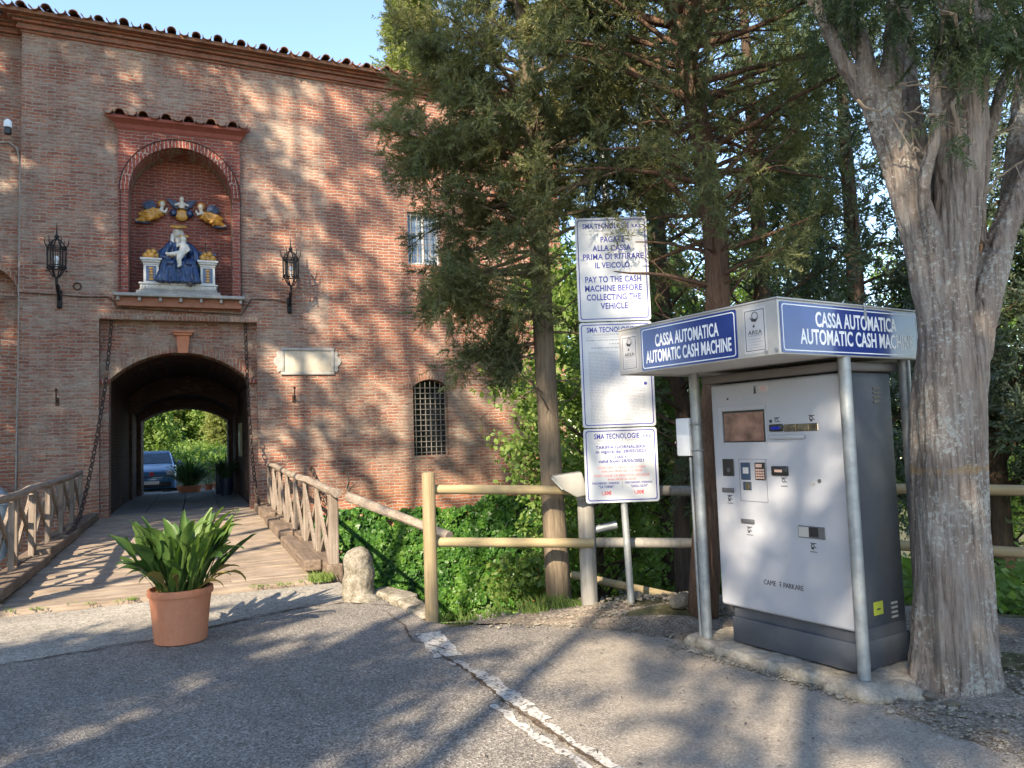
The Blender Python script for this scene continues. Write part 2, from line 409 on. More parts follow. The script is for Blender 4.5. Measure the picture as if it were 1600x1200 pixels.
M['mirror'] = plain('polished steel flap', (0.42, 0.37, 0.32), 0.12, 0.9, 0.4, 20)
M['yellow'] = plain('yellow sticker', (0.42, 0.45, 0.04), 0.5)
M['white'] = plain('white enamel', (0.74, 0.76, 0.78), 0.35, 0, 0.05, 2)
M['signface'] = plain('sign face', (0.48, 0.50, 0.53), 0.4, 0, 0.05, 2)
M['sticker'] = plain('sticker white', (0.44, 0.44, 0.45), 0.45, 0, 0.06)
M['signblue'] = plain('sign blue ink', (0.025, 0.03, 0.25), 0.4, 0, 0.1)
M['boardblue'] = plain('blue board', (0.02, 0.043, 0.20), 0.16, 0, 0.1, 2, coat=0.5)
M['ink'] = plain('black ink', (0.03, 0.03, 0.035), 0.5)
M['greyink'] = plain('grey ink', (0.30, 0.31, 0.34), 0.5)
M['redink'] = plain('red ink', (0.55, 0.03, 0.03), 0.5)
M['palered'] = plain('faded red ink', (0.58, 0.25, 0.24), 0.5)
M['plasticgrey'] = plain('lamp housing', (0.21, 0.207, 0.19), 0.5, 0, 0.1, 4)
M['lampglass'] = plain('lamp glass', (0.26, 0.28, 0.275), 0.12, 0, 0.1)
M['cream'] = stone_mat('glazed white', [(0.3, (0.50, 0.49, 0.46)), (0.7, (0.68, 0.67, 0.63))], 10, rough=0.35, bs=0.2)
M['glazeblue'] = plain('glazed blue', (0.014, 0.036, 0.10), 0.22, 0, 0.5, 9)
M['glazeblue2'] = plain('glazed slate blue', (0.05, 0.085, 0.16), 0.3, 0, 0.4, 14)
M['glazegold'] = plain('glazed ochre', (0.50, 0.25, 0.045), 0.3, 0, 0.35, 14)
M['glazegreen'] = plain('glazed green', (0.05, 0.15, 0.04), 0.3, 0, 0.3, 10)
M['skinwhite'] = plain('glazed ivory', (0.60, 0.55, 0.46), 0.3, 0, 0.08)
M['hairbrown'] = plain('glazed brown', (0.20, 0.08, 0.03), 0.35, 0, 0.3)
M['carblue'] = plain('car paint blue', (0.05, 0.17, 0.36), 0.25, 0, 0.05, 2, coat=0.8)
M['carglass'] = plain('car glass', (0.05, 0.09, 0.14), 0.08, 0, 0.3, 5)
M['lens'] = plain('headlight lens', (0.55, 0.60, 0.64), 0.15, 0, 0.2, 12)
M['rubber'] = plain('rubber', (0.018, 0.018, 0.018), 0.8)
M['bin'] = plain('dark bin plastic', (0.02, 0.03, 0.06), 0.5)
M['poster'] = plain('faded notice board', (0.22, 0.19, 0.10), 0.6)
M['bark_red'] = stone_mat('reddish bark', [(0.28, (0.035, 0.022, 0.016)), (0.5, (0.115, 0.07, 0.048)), (0.75, (0.21, 0.14, 0.098))], 30, 120, 0.9, stretch=(1, 1, 0.09), dist=0.03)
M['bark_grey'] = stone_mat('grey bark', [(0.28, (0.05, 0.038, 0.028)), (0.5, (0.16, 0.125, 0.088)), (0.75, (0.26, 0.215, 0.155))], 34, 120, 0.8, stretch=(1, 1, 0.08), dist=0.025)
M['bark_dark'] = stone_mat('dark bark', [(0.3, (0.025, 0.018, 0.013)), (0.7, (0.10, 0.07, 0.05))], 24, 90, 0.8, stretch=(1, 1, 0.12), dist=0.03)
M['twig'] = plain('grey twig', (0.20, 0.165, 0.125), 0.9)
M['cyp'] = leaf_mat('cypress foliage', [(0.30, (0.028, 0.044, 0.028)), (0.46, (0.078, 0.098, 0.05)), (0.60, (0.165, 0.172, 0.075)), (0.74, (0.27, 0.24, 0.11))], 0.33, 0.9)
M['cyp_dark'] = leaf_mat('dark cypress foliage', [(0.32, (0.035, 0.055, 0.034)), (0.55, (0.075, 0.105, 0.055)), (0.8, (0.15, 0.17, 0.08))], 0.32)
M['cyp_blue'] = leaf_mat('bluish cypress foliage', [(0.32, (0.038, 0.06, 0.05)), (0.55, (0.08, 0.11, 0.082)), (0.8, (0.15, 0.17, 0.11))], 0.32)
M['cyp_bright'] = leaf_mat('bright cypress foliage', [(0.3, (0.08, 0.105, 0.03)), (0.55, (0.16, 0.185, 0.05)), (0.8, (0.24, 0.25, 0.08))], 0.3, 0.8, fine=3.0)
M['broad'] = leaf_mat('broadleaf foliage', [(0.3, (0.055, 0.11, 0.026)), (0.55, (0.135, 0.21, 0.05)), (0.8, (0.26, 0.32, 0.095))], 0.42, 0.7, fine=3.0)
M['ivy'] = leaf_mat('ivy leaves', [(0.32, (0.014, 0.05, 0.012)), (0.5, (0.045, 0.125, 0.022)), (0.66, (0.11, 0.225, 0.036)), (0.8, (0.21, 0.32, 0.07))], 0.32, 1.6, 0.38)
M['grass'] = leaf_mat('grass', [(0.3, (0.05, 0.10, 0.02)), (0.7, (0.16, 0.22, 0.05))], 0.35)
M['aspid'] = leaf_mat('aspidistra leaves', [(0.3, (0.022, 0.05, 0.014)), (0.48, (0.05, 0.10, 0.024)), (0.64, (0.10, 0.16, 0.04)), (0.8, (0.20, 0.22, 0.075))], 0.22, 3.0, 0.4, fine=5)
M['dry_leaf'] = leaf_mat('dry leaves', [(0.3, (0.16, 0.11, 0.035)), (0.7, (0.30, 0.24, 0.08))], 0.2)
M['strap'] = leaf_mat('strap leaves', [(0.3, (0.02, 0.05, 0.02)), (0.7, (0.07, 0.12, 0.05))], 0.2)

def asphalt():
    m, nt, b = mk('worn asphalt'); p = geo(nt)
    vo = nt.nodes.new('ShaderNodeTexVoronoi'); vo.inputs['Scale'].default_value = 95; nt.links.new(p, vo.inputs['Vector'])
    cell = ramp(nt, vo.outputs['Color'], [(0.0, (0.066, 0.060, 0.054)), (0.45, (0.178, 0.162, 0.144)), (0.75, (0.27, 0.25, 0.222)), (1.0, (0.44, 0.415, 0.375))])
    sp = nt.nodes.new('ShaderNodeSeparateXYZ'); nt.links.new(p, sp.inputs[0])
    big = nz(nt, p, 0.9, 6, 0.65)
    # warm sunlit tone painted into the asphalt towards the pay machine, grain flatter
    dx = math_(nt, 'ADD', math_(nt, 'MULTIPLY', sp.outputs[0], 0.45), math_(nt, 'MULTIPLY', big, 0.9))
    sun_tint = ramp(nt, dx, [(0.42, (0, 0, 0)), (0.72, (0.8, 0.8, 0.8))])
    c = mixc(nt, sun_tint, cell, mixc(nt, 0.6, cell, (0.32, 0.28, 0.225)))
    c = mixc(nt, 1.0, c, ramp(nt, big, [(0.3, (0.78, 0.78, 0.8)), (0.7, (1.15, 1.13, 1.1))]), 'MULTIPLY')
    c = mixc(nt, 1.0, c, ramp(nt, nz(nt, p, 5, 5, 0.7), [(0.25, (0.85, 0.85, 0.85)), (0.75, (1.12, 1.12, 1.12))]), 'MULTIPLY')
    stn = nz(nt, p, 1.9, 7, 0.7)   # old oil and damp stains
    c = mixc(nt, ramp(nt, stn, [(0.60, (0, 0, 0)), (0.72, (0.5, 0.5, 0.5))]), c, (0.07, 0.064, 0.057))
    nt.links.new(c, b.inputs['Base Color']); b.inputs['Roughness'].default_value = 0.88; b.inputs['Specular IOR Level'].default_value = 0.3
    h = math_(nt, 'ADD', vo.outputs['Distance'], nz(nt, p, 40, 4)); bump(nt, b, h, 0.6, 0.01)
    return m
M['asphalt'] = asphalt()
def grit(name, stops, s1=60, big=(0.8, 1.2), bs=0.8, dist=0.02):
    m, nt, b = mk(name); p = geo(nt)
    vo = nt.nodes.new('ShaderNodeTexVoronoi'); vo.inputs['Scale'].default_value = s1; nt.links.new(p, vo.inputs['Vector'])
    f = math_(nt, 'ADD', math_(nt, 'MULTIPLY', nz(nt, p, 14, 7, 0.75), 0.55), math_(nt, 'MULTIPLY', vo.outputs['Color'], 0.45))
    c = ramp(nt, f, stops)
    c = mixc(nt, 1.0, c, ramp(nt, nz(nt, p, 1.1, 5), [(0.3, (big[0],) * 3), (0.7, (big[1],) * 3)]), 'MULTIPLY')
    nt.links.new(c, b.inputs['Base Color']); b.inputs['Roughness'].default_value = 0.95; b.inputs['Specular IOR Level'].default_value = 0.15
    bump(nt, b, f, bs, dist); return m
M['apron'] = grit('gritty concrete', [(0.25, (0.12, 0.11, 0.095)), (0.5, (0.27, 0.25, 0.215)), (0.75, (0.42, 0.39, 0.34))], 75)
M['dirt'] = grit('stony dirt', [(0.25, (0.085, 0.066, 0.05)), (0.5, (0.19, 0.155, 0.122)), (0.66, (0.29, 0.25, 0.205)), (0.8, (0.42, 0.38, 0.33))], 85, bs=0.8, dist=0.02)
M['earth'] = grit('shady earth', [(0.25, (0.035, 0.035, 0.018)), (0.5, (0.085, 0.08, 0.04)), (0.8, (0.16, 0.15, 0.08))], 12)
M['concrete'] = stone_mat('rough concrete', [(0.3, (0.10, 0.085, 0.065)), (0.46, (0.23, 0.205, 0.165)), (0.58, (0.33, 0.30, 0.25)), (0.7, (0.45, 0.425, 0.375))], 6, 60, 0.7)
M['paint'] = grit('worn road paint', [(0.33, (0.13, 0.12, 0.11)), (0.44, (0.36, 0.345, 0.32)), (0.8, (0.54, 0.525, 0.49))], 60)
M['crack'] = grit('crack dirt', [(0.3, (0.045, 0.034, 0.025)), (0.7, (0.14, 0.105, 0.078))], 60)
M['paving'] = stone_mat('stone paving', [(0.3, (0.13, 0.125, 0.12)), (0.7, (0.27, 0.26, 0.25))], 3, 30, 0.5)
M['hill'] = leaf_mat('wooded hill', [(0.3, (0.05, 0.07, 0.03)), (0.6, (0.10, 0.12, 0.05)), (0.8, (0.19, 0.18, 0.09))], 0.0, 0.05, fine=0.3)

def big_bark():
    m, nt, b = mk('lichened cypress bark'); v = objc(nt)
    s = scalev(nt, v, (1, 1, 0.07)); g = nz(nt, s, 42, 7, 0.7)
    c = ramp(nt, g, [(0.3, (0.066, 0.052, 0.044)), (0.46, (0.205, 0.168, 0.143)), (0.72, (0.325, 0.28, 0.24))])
    li = nz(nt, v, 38, 4, 0.7); pt = nz(nt, v, 2.3, 4)
    f = math_(nt, 'ADD', math_(nt, 'MULTIPLY', li, 0.7), math_(nt, 'MULTIPLY', pt, 0.5))
    c = mixc(nt, ramp(nt, f, [(0.64, (0, 0, 0)), (0.69, (0.7, 0.7, 0.7))]), c, (0.42, 0.43, 0.39))
    dust = nz(nt, scalev(nt, v, (1, 1, 0.3)), 7, 6, 0.75)
    c = mixc(nt, ramp(nt, dust, [(0.5, (0, 0, 0)), (0.66, (0.5, 0.5, 0.5))]), c, (0.36, 0.345, 0.315))
    sp = nt.nodes.new('ShaderNodeSeparateXYZ'); nt.links.new(v, sp.inputs[0])
    band = ramp(nt, math_(nt, 'ADD', math_(nt, 'MULTIPLY', math_(nt, 'ABSOLUTE', math_(nt, 'SUBTRACT', sp.outputs[2], 1.27)), -9), nz(nt, v, 9, 4)), [(0.25, (0, 0, 0)), (0.5, (0.55, 0.55, 0.55))])
    c = mixc(nt, band, c, (0.36, 0.23, 0.10))
    nt.links.new(c, b.inputs['Base Color']); b.inputs['Roughness'].default_value = 0.95; b.inputs['Specular IOR Level'].default_value = 0.15
    bump(nt, b, math_(nt, 'ADD', g, math_(nt, 'MULTIPLY', li, 0.3)), 1.0, 0.03); return m
M['bark_big'] = big_bark()

# ------------------------------------------------------------------ terrain, asphalt, paving
EDGE = [(-40, -4.0), (-14, 3.2), (-4.9, 7.55), (-2.0, 8.75), (-1.35, 7.75), (-0.85, 6.92), (-0.62, 6.66), (0.1, 6.98), (0.75, 7.25), (1.4, 7.5), (2.3, 7.5), (3.6, 6.7), (5.5, 5.0), (9, 1.5), (24, -14)]
def seg_dist(X, Y, P):
    """distance to the moat's near edge; negative on the near side."""
    d = np.full(X.shape, 1e9)
    for (ax, ay), (bx, by) in zip(P[:-1], P[1:]):
        vx, vy = bx - ax, by - ay; t = np.clip(((X - ax) * vx + (Y - ay) * vy) / (vx * vx + vy * vy), 0, 1)
        q = np.hypot(X - ax - t * vx, Y - ay - t * vy); d = np.minimum(d, q)
    poly = P + [(24, -90), (-40, -90)]
    ins = np.zeros(X.shape, bool); j = len(poly) - 1
    for i in range(len(poly)):
        xi, yi = poly[i]; xj, yj = poly[j]
        c = ((yi > Y) != (yj > Y)) & (X < (xj - xi) * (Y - yi) / (yj - yi + 1e-12) + xi); ins ^= c; j = i
    return np.where(ins, -d, d)
def hsh(X, Y):
    return np.sin(X * 1.7 + 0.6 * np.sin(Y * 1.3)) * np.cos(Y * 1.9 + 0.8 * np.sin(X * 0.9)) + 0.5 * np.sin(X * 4.1 + Y * 3.3)
def terrain_z(X, Y):
    X = np.asarray(X, float); Y = np.asarray(Y, float)
    s = seg_dist(X, Y, EDGE)
    u = (X - FO.x) * UD.x + (Y - FO.y) * UD.y; d = (X - FO.x) * ND.x + (Y - FO.y) * ND.y
    drop = np.clip(s / 0.9, 0, 1); drop = drop * drop * (3 - 2 * drop)
    z = -3.0 * drop + 0.10 * hsh(X * 1.3, Y * 1.3) * drop
    right = np.clip((X - 1.0) / 2.5, 0, 1)                       # open slope beyond the fence on the right
    slope = -np.clip(s, 0, 60) * 0.16 - 0.25 * np.clip(s, 0, 1)
    z = np.where(s > 0, z * (1 - right) + slope * right, z)
    yard = np.clip((d + 0.2) / 0.4, 0, 1) * np.clip((9.8 - u) / 0.4, 0, 1)
    z = z * (1 - yard) + (0.0 - 0.03 + np.clip(d - 14, 0, 80) * 0.10) * yard
    behind = np.clip((u - 9.4) / 3, 0, 1) * np.clip((d + 6) / 6, 0, 1)
    z = np.where(yard < 0.5, z * (1 - behind) + np.minimum(z, -2.5 - 0.05 * np.clip(d, 0, 60)) * behind, z)
    mound = np.exp(-(((X - 1.35) / 0.55) ** 2 + ((Y - 6.75) / 0.45) ** 2)) * 0.12 + np.exp(-(((X - 3.2) / 0.55) ** 2 + ((Y - 5.1) / 0.6) ** 2)) * 0.06
    return z + mound - 0.012
def axis(lo, hi, c0, c1, fine, coarse):
    out = [lo]
    while out[-1] < hi:
        x = out[-1]; g = max(0, c0 - x, x - c1); out.append(x + min(coarse, fine + g * 0.09))
    return np.array(out)
gx = axis(-110, 130, -11, 6, 0.16, 7); gy = axis(-60, 170, -1, 11, 0.16, 7)
GX, GY = np.meshgrid(gx, gy); GZ = terrain_z(GX, GY)
nx, ny = len(gx), len(gy); ii = np.arange(nx * ny).reshape(ny, nx)
quads = np.stack([ii[:-1, :-1], ii[:-1, 1:], ii[1:, 1:], ii[1:, :-1]], -1).reshape(-1, 4)
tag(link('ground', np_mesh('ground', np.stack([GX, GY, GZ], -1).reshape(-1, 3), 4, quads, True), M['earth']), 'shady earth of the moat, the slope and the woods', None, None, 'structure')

def sheet(name, pts, z, mat, label, jag=0.0, sub=0.12, seed=1):
    rnd = random.Random(seed); out = []
    for a, b in zip(pts, pts[1:] + pts[:1]):
        L = math.hypot(b[0] - a[0], b[1] - a[1]); n = max(1, int(min(L, 12) / sub)) if jag else 1
        for i in range(n):
            t = i / n; out.append((a[0] + (b[0] - a[0]) * t + rnd.uniform(-jag, jag), a[1] + (b[1] - a[1]) * t + rnd.uniform(-jag, jag)))
    v, f = plate_data(out, [], 0.002)
    mb = MB().add([(x, y, zz + z) for x, y, zz in v], f)
    return tag(mb.build(name, mat), label, None, None, 'structure')
near = [(-30, -30), (20, -30), (12, -4), (5.0, 3.4), (3.4, 3.2), (2.3, 3.75), (2.1, 4.5), (1.6, 5.2), (1.3, 5.75), (0.85, 6.2), (0.14, 6.55), (-0.55, 6.5), (-0.9, 6.9), (-1.35, 7.7), (-1.9, 8.55), (-4.9, 7.35), (-14, 3.0), (-30, -3)]
sheet('asphalt', near, 0.001, M['asphalt'], 'worn grey asphalt forecourt', 0.03)
sheet('concrete_apron', [(-12, 2.4), (-7.5, 4.3), (-5.2, 5.2), (-3.86, 5.85), (-3.06, 6.42), (-2.55, 7.05), (-2.06, 7.55), (-1.62, 7.78), (-1.42, 7.7), (-2.0, 8.72), (-4.9, 7.5), (-12, 4.1)], 0.005, M['apron'], 'strip of gritty concrete before the bridge', 0.035, 0.1, 3)
dirt = MB()
def dirt_z(x, y): return float(terrain_z(x, y)) + 0.024
tag(sheet('dirt', [(-0.7, 6.62), (0.1, 6.5), (0.84, 6.17), (1.27, 5.74), (1.5, 5.3), (1.95, 4.7), (2.05, 4.2), (2.25, 3.7), (2.6, 3.3), (4.2, 2.6), (6.5, 3.6), (5.0, 5.2), (3.4, 6.6), (2.2, 7.4), (1.4, 7.4), (0.7, 7.15), (0.1, 6.9)], 0.006, M['dirt'], 'stony dirt along the fence and round the cypress', 0.05, 0.12, 5))
for o in [bpy.data.objects['dirt']]:
    bm = bmesh.new(); bm.from_mesh(o.data)
    bmesh.ops.subdivide_edges(bm, edges=bm.edges[:], cuts=3, use_grid_fill=True)
    bmesh.ops.triangulate(bm, faces=bm.faces[:])
    for v in bm.verts: v.co.z += max(0.0, float(terrain_z(v.co.x, v.co.y)) + 0.004)
    bm.to_mesh(o.data); bm.free()

def strip(name, px, widths, z, mat, label, seed, jag=0.012, step=0.06):
    rnd = random.Random(seed); P = [Vector((x, y)) for x, y in px]; L = []; Rr = []
    for i in range(len(P) - 1):
        a, b = P[i], P[i + 1]; n = max(1, int((b - a).length / step)); t = (b - a).normalized(); nn = Vector((-t.y, t.x))
        for k in range(n + (i == len(P) - 2)):
            s = k / n; w = widths[i] + (widths[i + 1] - widths[i]) * s; c = a + (b - a) * s
            L.append(c + nn * (w / 2 + rnd.uniform(-jag, jag))); Rr.append(c - nn * (w / 2 + rnd.uniform(-jag, jag)))
    v = [(*p, z) for p in L] + [(*p, z) for p in Rr]; n = len(L)
    f = [(i, n + i, n + i + 1, i + 1) for i in range(n - 1)]
    return tag(MB().add(v, f).build(name, mat), label, None, None, 'structure')
strip('road_marking', [(-0.75, 6.32), (-0.52, 5.62)], [0.2, 0.2], 0.0069, M['paint'], 'white painted line, the broad far piece', 2)
strip('road_marking', [(-0.47, 5.5), (-0.28, 5.15)], [0.1, 0.08], 0.0073, M['paint'], 'worn flakes of the painted line', 3, 0.03)
strip('road_marking', [(-0.30, 5.25), (-0.08, 4.72), (0.12, 4.32)], [0.1, 0.13, 0.06], 0.0077, M['paint'], 'white painted line, broken middle piece', 4, 0.02)
strip('road_marking', [(0.04, 4.45), (0.18, 4.1), (0.45, 3.62), (0.72, 3.1)], [0.02, 0.07, 0.08, 0.07], 0.0081, M['paint'], 'thin worn near end of the painted line', 5, 0.018)
strip('road_marking', [(-0.18, 4.62), (0.0, 4.2), (0.28, 3.72), (0.5, 3.2)], [0.05, 0.06, 0.06, 0.05], 0.0085, M['paint'], 'second thin worn strip of the painted line', 9, 0.02)
strip('asphalt_crack', [(-0.62, 5.75), (-0.34, 5.2), (-0.1, 4.62), (0.12, 4.18), (0.4, 3.62), (0.7, 3.0)], [0.012, 0.022, 0.02, 0.03, 0.024, 0.02], 0.0092, M['crack'], 'crack running along the painted line', 6, 0.012, 0.04)
strip('asphalt_crack', [(-3.95, 5.72), (-3.4, 6.1), (-3.0, 6.38), (-2.5, 6.98), (-2.1, 7.42), (-1.7, 7.6), (-1.2, 7.4)], [0.012, 0.022, 0.015, 0.03, 0.026, 0.012, 0.008], 0.0096, M['crack'], 'crack between asphalt and concrete strip', 7, 0.015, 0.05)
strip('asphalt_crack', [(-1.25, 7.2), (-0.98, 6.6), (-0.85, 6.1), (-0.5, 5.75)], [0.008, 0.014, 0.012, 0.01], 0.0100, M['crack'], 'thin crack beside the painted line', 8, 0.008, 0.04)

# distant wooded hills, far beyond the slope
hv = []; hn = 90
for k, (dist, h, ph) in enumerate(((420, 20, 0.0), (640, 40, 1.7))):
    mb = MB(); v = []; f = []
    for i in range(hn + 1):
        a = R_(-70) + R_(140) * i / hn
        hh = h * (0.55 + 0.3 * math.sin(a * 5 + ph) + 0.15 * math.sin(a * 13 + ph * 2)) - 40
        for r, z in ((dist - 180, -80), (dist, hh), (dist + 120, hh - 30)): v.append((math.sin(a) * r, math.cos(a) * r, z))
    for i in range(hn):
        for j in range(2): f.append((i * 3 + j, (i + 1) * 3 + j, (i + 1) * 3 + j + 1, i * 3 + j + 1))
    tag(mb.add(v, f).build('hills', M['hill'], smooth='all'), 'distant wooded hills', None, None, 'structure')

# ------------------------------------------------------------------ gatehouse
gh = thing('gatehouse', 'old red brick gatehouse with vaulted carriage arch, niche and tiled eaves', 'gatehouse', FO, TH)
TOPV = 10.30
def settle(mb):   # the old eaves dip towards the far corner
    mb.v = [(x, y, z - 0.024 * max(0.0, x + 2.95)) for x, y, z in mb.v]; return mb
def P(name, mb, mat, parent=gh, **k): return mb.build(name, M[mat] if isinstance(mat, str) else mat, parent, **k)
win = arch(5.18, 6.07, 1.20, 2.85, 3.03)
upwin = [(5.15, 5.87), (6.0, 5.87), (6.0, 7.17), (5.15, 7.17)]
nic = arch(-0.97, 1.12, 4.88, 7.1, 8.14, 30)
gate = [(-1.52, -0.6), (1.62, -0.6), (1.62, 4.33), (-1.52, 4.33)]
P('wall', MB().plate([(-2.95, -3.2), (9.3, -3.2), (9.3, TOPV - 0.29), (-2.95, TOPV)], [win, upwin, nic, gate], 0, 0.7), 'brick')
MBs = MB().box(9.0, 9.3, 0.7, 9.6, -5, 9.95).box(-12, 9.3, 9.6, 9.9, 4.6, 9.95).box(2.6, 9.3, 9.6, 9.9, -5, 4.6).box(-12, -2.5, 9.6, 9.9, -5, 4.6)
P('wall', MBs, 'brick_side')
lw = arch(-4.25, -3.03, 3.9, 4.85, 5.42)
P('wall', MB().plate([(-12, -3.2), (-2.95, -3.2), (-2.95, TOPV), (-12, TOPV)], [lw], 0.3, 0.9), 'brick_side')
P('blind_arch', MB().plate(arch(-4.3, -2.98, 3.85, 4.85, 5.47), [], 0.55, 0.6), 'brick_side')
ring = arch(-4.45, -2.99, 4.85, 4.86, 5.6); P('arch_trim', MB().plate(ring, [arch(-4.25, -3.03, 4.80, 4.85, 5.42)], 0.24, 0.32), 'brick_arch')
# battered base of the wall down in the moat
sc = MB()
prof = [(0.0, 0.22), (-0.03, 0.16), (-1.0, -3.2), (0.0, -3.2)]
for x0, x1, e0, e1 in ((1.95, 9.3, 0, 0.9), (-12, -1.9, 0, 0)):
    v = [(x0, y, z) for y, z in prof] + [(x1 + (e1 if z < 0 else 0), y, z) for y, z in prof]
    sc.add(v, [(0, 1, 5, 4), (1, 2, 6, 5), (2, 3, 7, 6), (3, 2, 1, 0), (4, 5, 6, 7)])
P('wall_base', sc, 'brick_base')
# cornice: stepped courses, one on the other
co = MB(); steps = ((10.30, 10.35, 0.04), (10.35, 10.41, 0.10), (10.41, 10.475, 0.075), (10.475, 10.535, 0.16), (10.535, 10.575, 0.23), (10.575, 10.625, 0.30))
for z0, z1, p in steps:
    co.rbox(-2.95 - p, 9.3 + p, -p, 0.68, z0, z1, 0.012, 1)
P('cornice', settle(co), 'cornice')
co = MB()
for z0, z1, p in steps: co.rbox(-12, -2.952 - p, 0.3 - p, 0.9, z0, z1, 0.012, 1)
P('cornice', co, 'cornice')
# roof slope and rows of barrel tiles
def barrel(mb, u, d, z, r, L, pitch, n=7, flip=1, th=0.015):
    v = []; f = []
    for j, (dd, rr) in enumerate(((0, r), (L, r * 0.85))):
        for q in (rr, rr - th):
            for k in range(n + 1):
                a = math.pi * k / n; v.append((u + q * math.cos(a), d + dd * math.cos(pitch), z + dd * math.sin(pitch) + flip * q * math.sin(a)))
    m = n + 1
    for k in range(n):
        f.append((k, k + 1, 2 * m + k + 1, 2 * m + k)); f.append((m + k + 1, m + k, 3 * m + k, 3 * m + k + 1)); f.append((k + 1, k, m + k, m + k + 1))
    return mb.add(v, f)
PIT = R_(17)
def roof(u0, u1, d0, z0, depth):
    mb = MB(); v = []
    for uu in (u0, u1):
        for dd, zz in ((0, 0), (depth, 0), (depth, -0.08), (0, -0.08)): v.append((uu, d0 + dd * math.cos(PIT), z0 + dd * math.sin(PIT) + zz))
    mb.add(v, [(0, 4, 5, 1), (1, 5, 6, 2), (2, 6, 7, 3), (3, 7, 4, 0), (0, 1, 2, 3), (7, 6, 5, 4)])
    return mb
rf = P('roof', settle(roof(-3.4, 9.75, -0.36, 10.655, 5.5)), 'tile')
P('roof', MB().add([(-3.4, 4.91, 12.23), (9.75, 4.91, 11.93), (9.75, 10.3, 10.3), (-3.4, 10.3, 10.6), (-3.4, 4.91, 12.15), (9.75, 4.91, 11.85), (9.75, 10.3, 10.22), (-3.4, 10.3, 10.52)], [(0, 1, 2, 3), (7, 6, 5, 4), (0, 4, 5, 1), (1, 5, 6, 2), (2, 6, 7, 3), (3, 7, 4, 0)]), 'tile')
rnd = random.Random(3); tl = MB(); n = int(13.1 / 0.235)
for i in range(n):
    u = -3.38 + i * 0.235; 
    for row in range(3):
        if i % 2 == 0: barrel(tl, u + rnd.uniform(-.02, .02), -0.50 + rnd.uniform(-.05, .04) + row * 0.36, 10.625 + row * 0.11 + rnd.uniform(-.015, .012), 0.095, 0.46, PIT + rnd.uniform(-.03, .03))
        else: barrel(tl, u, -0.46 + row * 0.36, 10.70 + row * 0.11, 0.10, 0.46, PIT, flip=-1)
P('roof_tile', settle(tl), 'tile', rf)
rf = P('roof', roof(-12, -3.41, -0.06, 10.66, 6), 'tile'); tl = MB()
for i in range(36):
    u = -3.6 - i * 0.235
    for row in range(3): barrel(tl, u, -0.18 + rnd.uniform(-.04, .03) + row * 0.36, (10.66 if i % 2 == 0 else 10.73) + row * 0.11, 0.105, 0.46, PIT, flip=1 if i % 2 == 0 else -1)
P('roof_tile', tl, 'tile', rf)
# niche: frame, arch of bricks, back, little roof, sill
nf = P('niche_frame', MB().plate([(-1.17, 4.86), (1.29, 4.86), (1.29, 8.42), (-1.17, 8.42)], [arch(-0.968, 1.118, 4.90, 7.1, 8.138, 30)], -0.09, 0.002), 'brick_red')
outr = arch(-1.12, 1.27, 7.1, 7.102, 8.29, 30); inr = arch(-0.965, 1.115, 7.0, 7.1, 8.135, 30)
arc = MB(); nseg = 34
for i in range(nseg):
    a0 = math.pi * i / nseg + 0.006; a1 = math.pi * (i + 1) / nseg - 0.006; v = []
    for a in (a0, a1):
        for r in (1.04, 1.21):
            for dd in (-0.118, 0.4): v.append((0.075 + r * math.cos(a), dd, 7.1 + r * math.sin(a)))
    arc.add(v, [(0, 1, 3, 2), (4, 6, 7, 5), (0, 4, 5, 1), (2, 3, 7, 6), (0, 2, 6, 4), (1, 5, 7, 3)])
P('arch_trim', arc, 'brick_trim', nf)
P('niche_back', MB().plate([(-1.3, 4.7), (1.5, 4.7), (1.5, 8.5), (-1.3, 8.5)], [], 0.702, 0.8), 'brick_red')
pc = MB(); e0, e1 = -1.17, 1.29
pr = [(0.09, 8.42), (0.13, 8.46), (0.16, 8.53), (0.25, 8.58), (0.30, 8.60), (0.30, 8.66), (0, 8.66), (0, 8.42)]
v = [(e0 - max(0, p - 0.09), -p, z) for p, z in pr] + [(e1 + max(0, p - 0.09), -p, z) for p, z in pr]; k = len(pr)
pc.add(v, [(i, (i + 1) % k, k + (i + 1) % k, k + i) for i in range(k)] + [tuple(range(k - 1, -1, -1)), tuple(range(k, 2 * k))])
hood = P('niche_hood', pc, 'red_plaster'); tl = MB()
for i in range(13):
    u = -1.34 + i * 0.225
    barrel(tl, u, -0.40 + rnd.uniform(-.02, .02), 8.668 if i % 2 else 8.73, 0.105, 0.44, R_(13), flip=1 if i % 2 else -1)
P('roof_tile', tl, 'tile', hood)
sl = MB().rbox(-1.24, 1.36, -0.32, -0.002, 4.79, 4.858, 0.015)
sill = P('sill', sl, 'greystone')
P('sill_panel', MB().rbox(-1.17, 1.29, -0.17, -0.003, 4.60, 4.788, 0.012), 'terracotta_wall', sill)
for i in range(7):
    u = -1.15 + i * (2.42 / 6); P('bracket', MB().rbox(u - 0.03, u + 0.03, -0.27, -0.172, 4.70, 4.787, 0.012), 'greystone', sill)
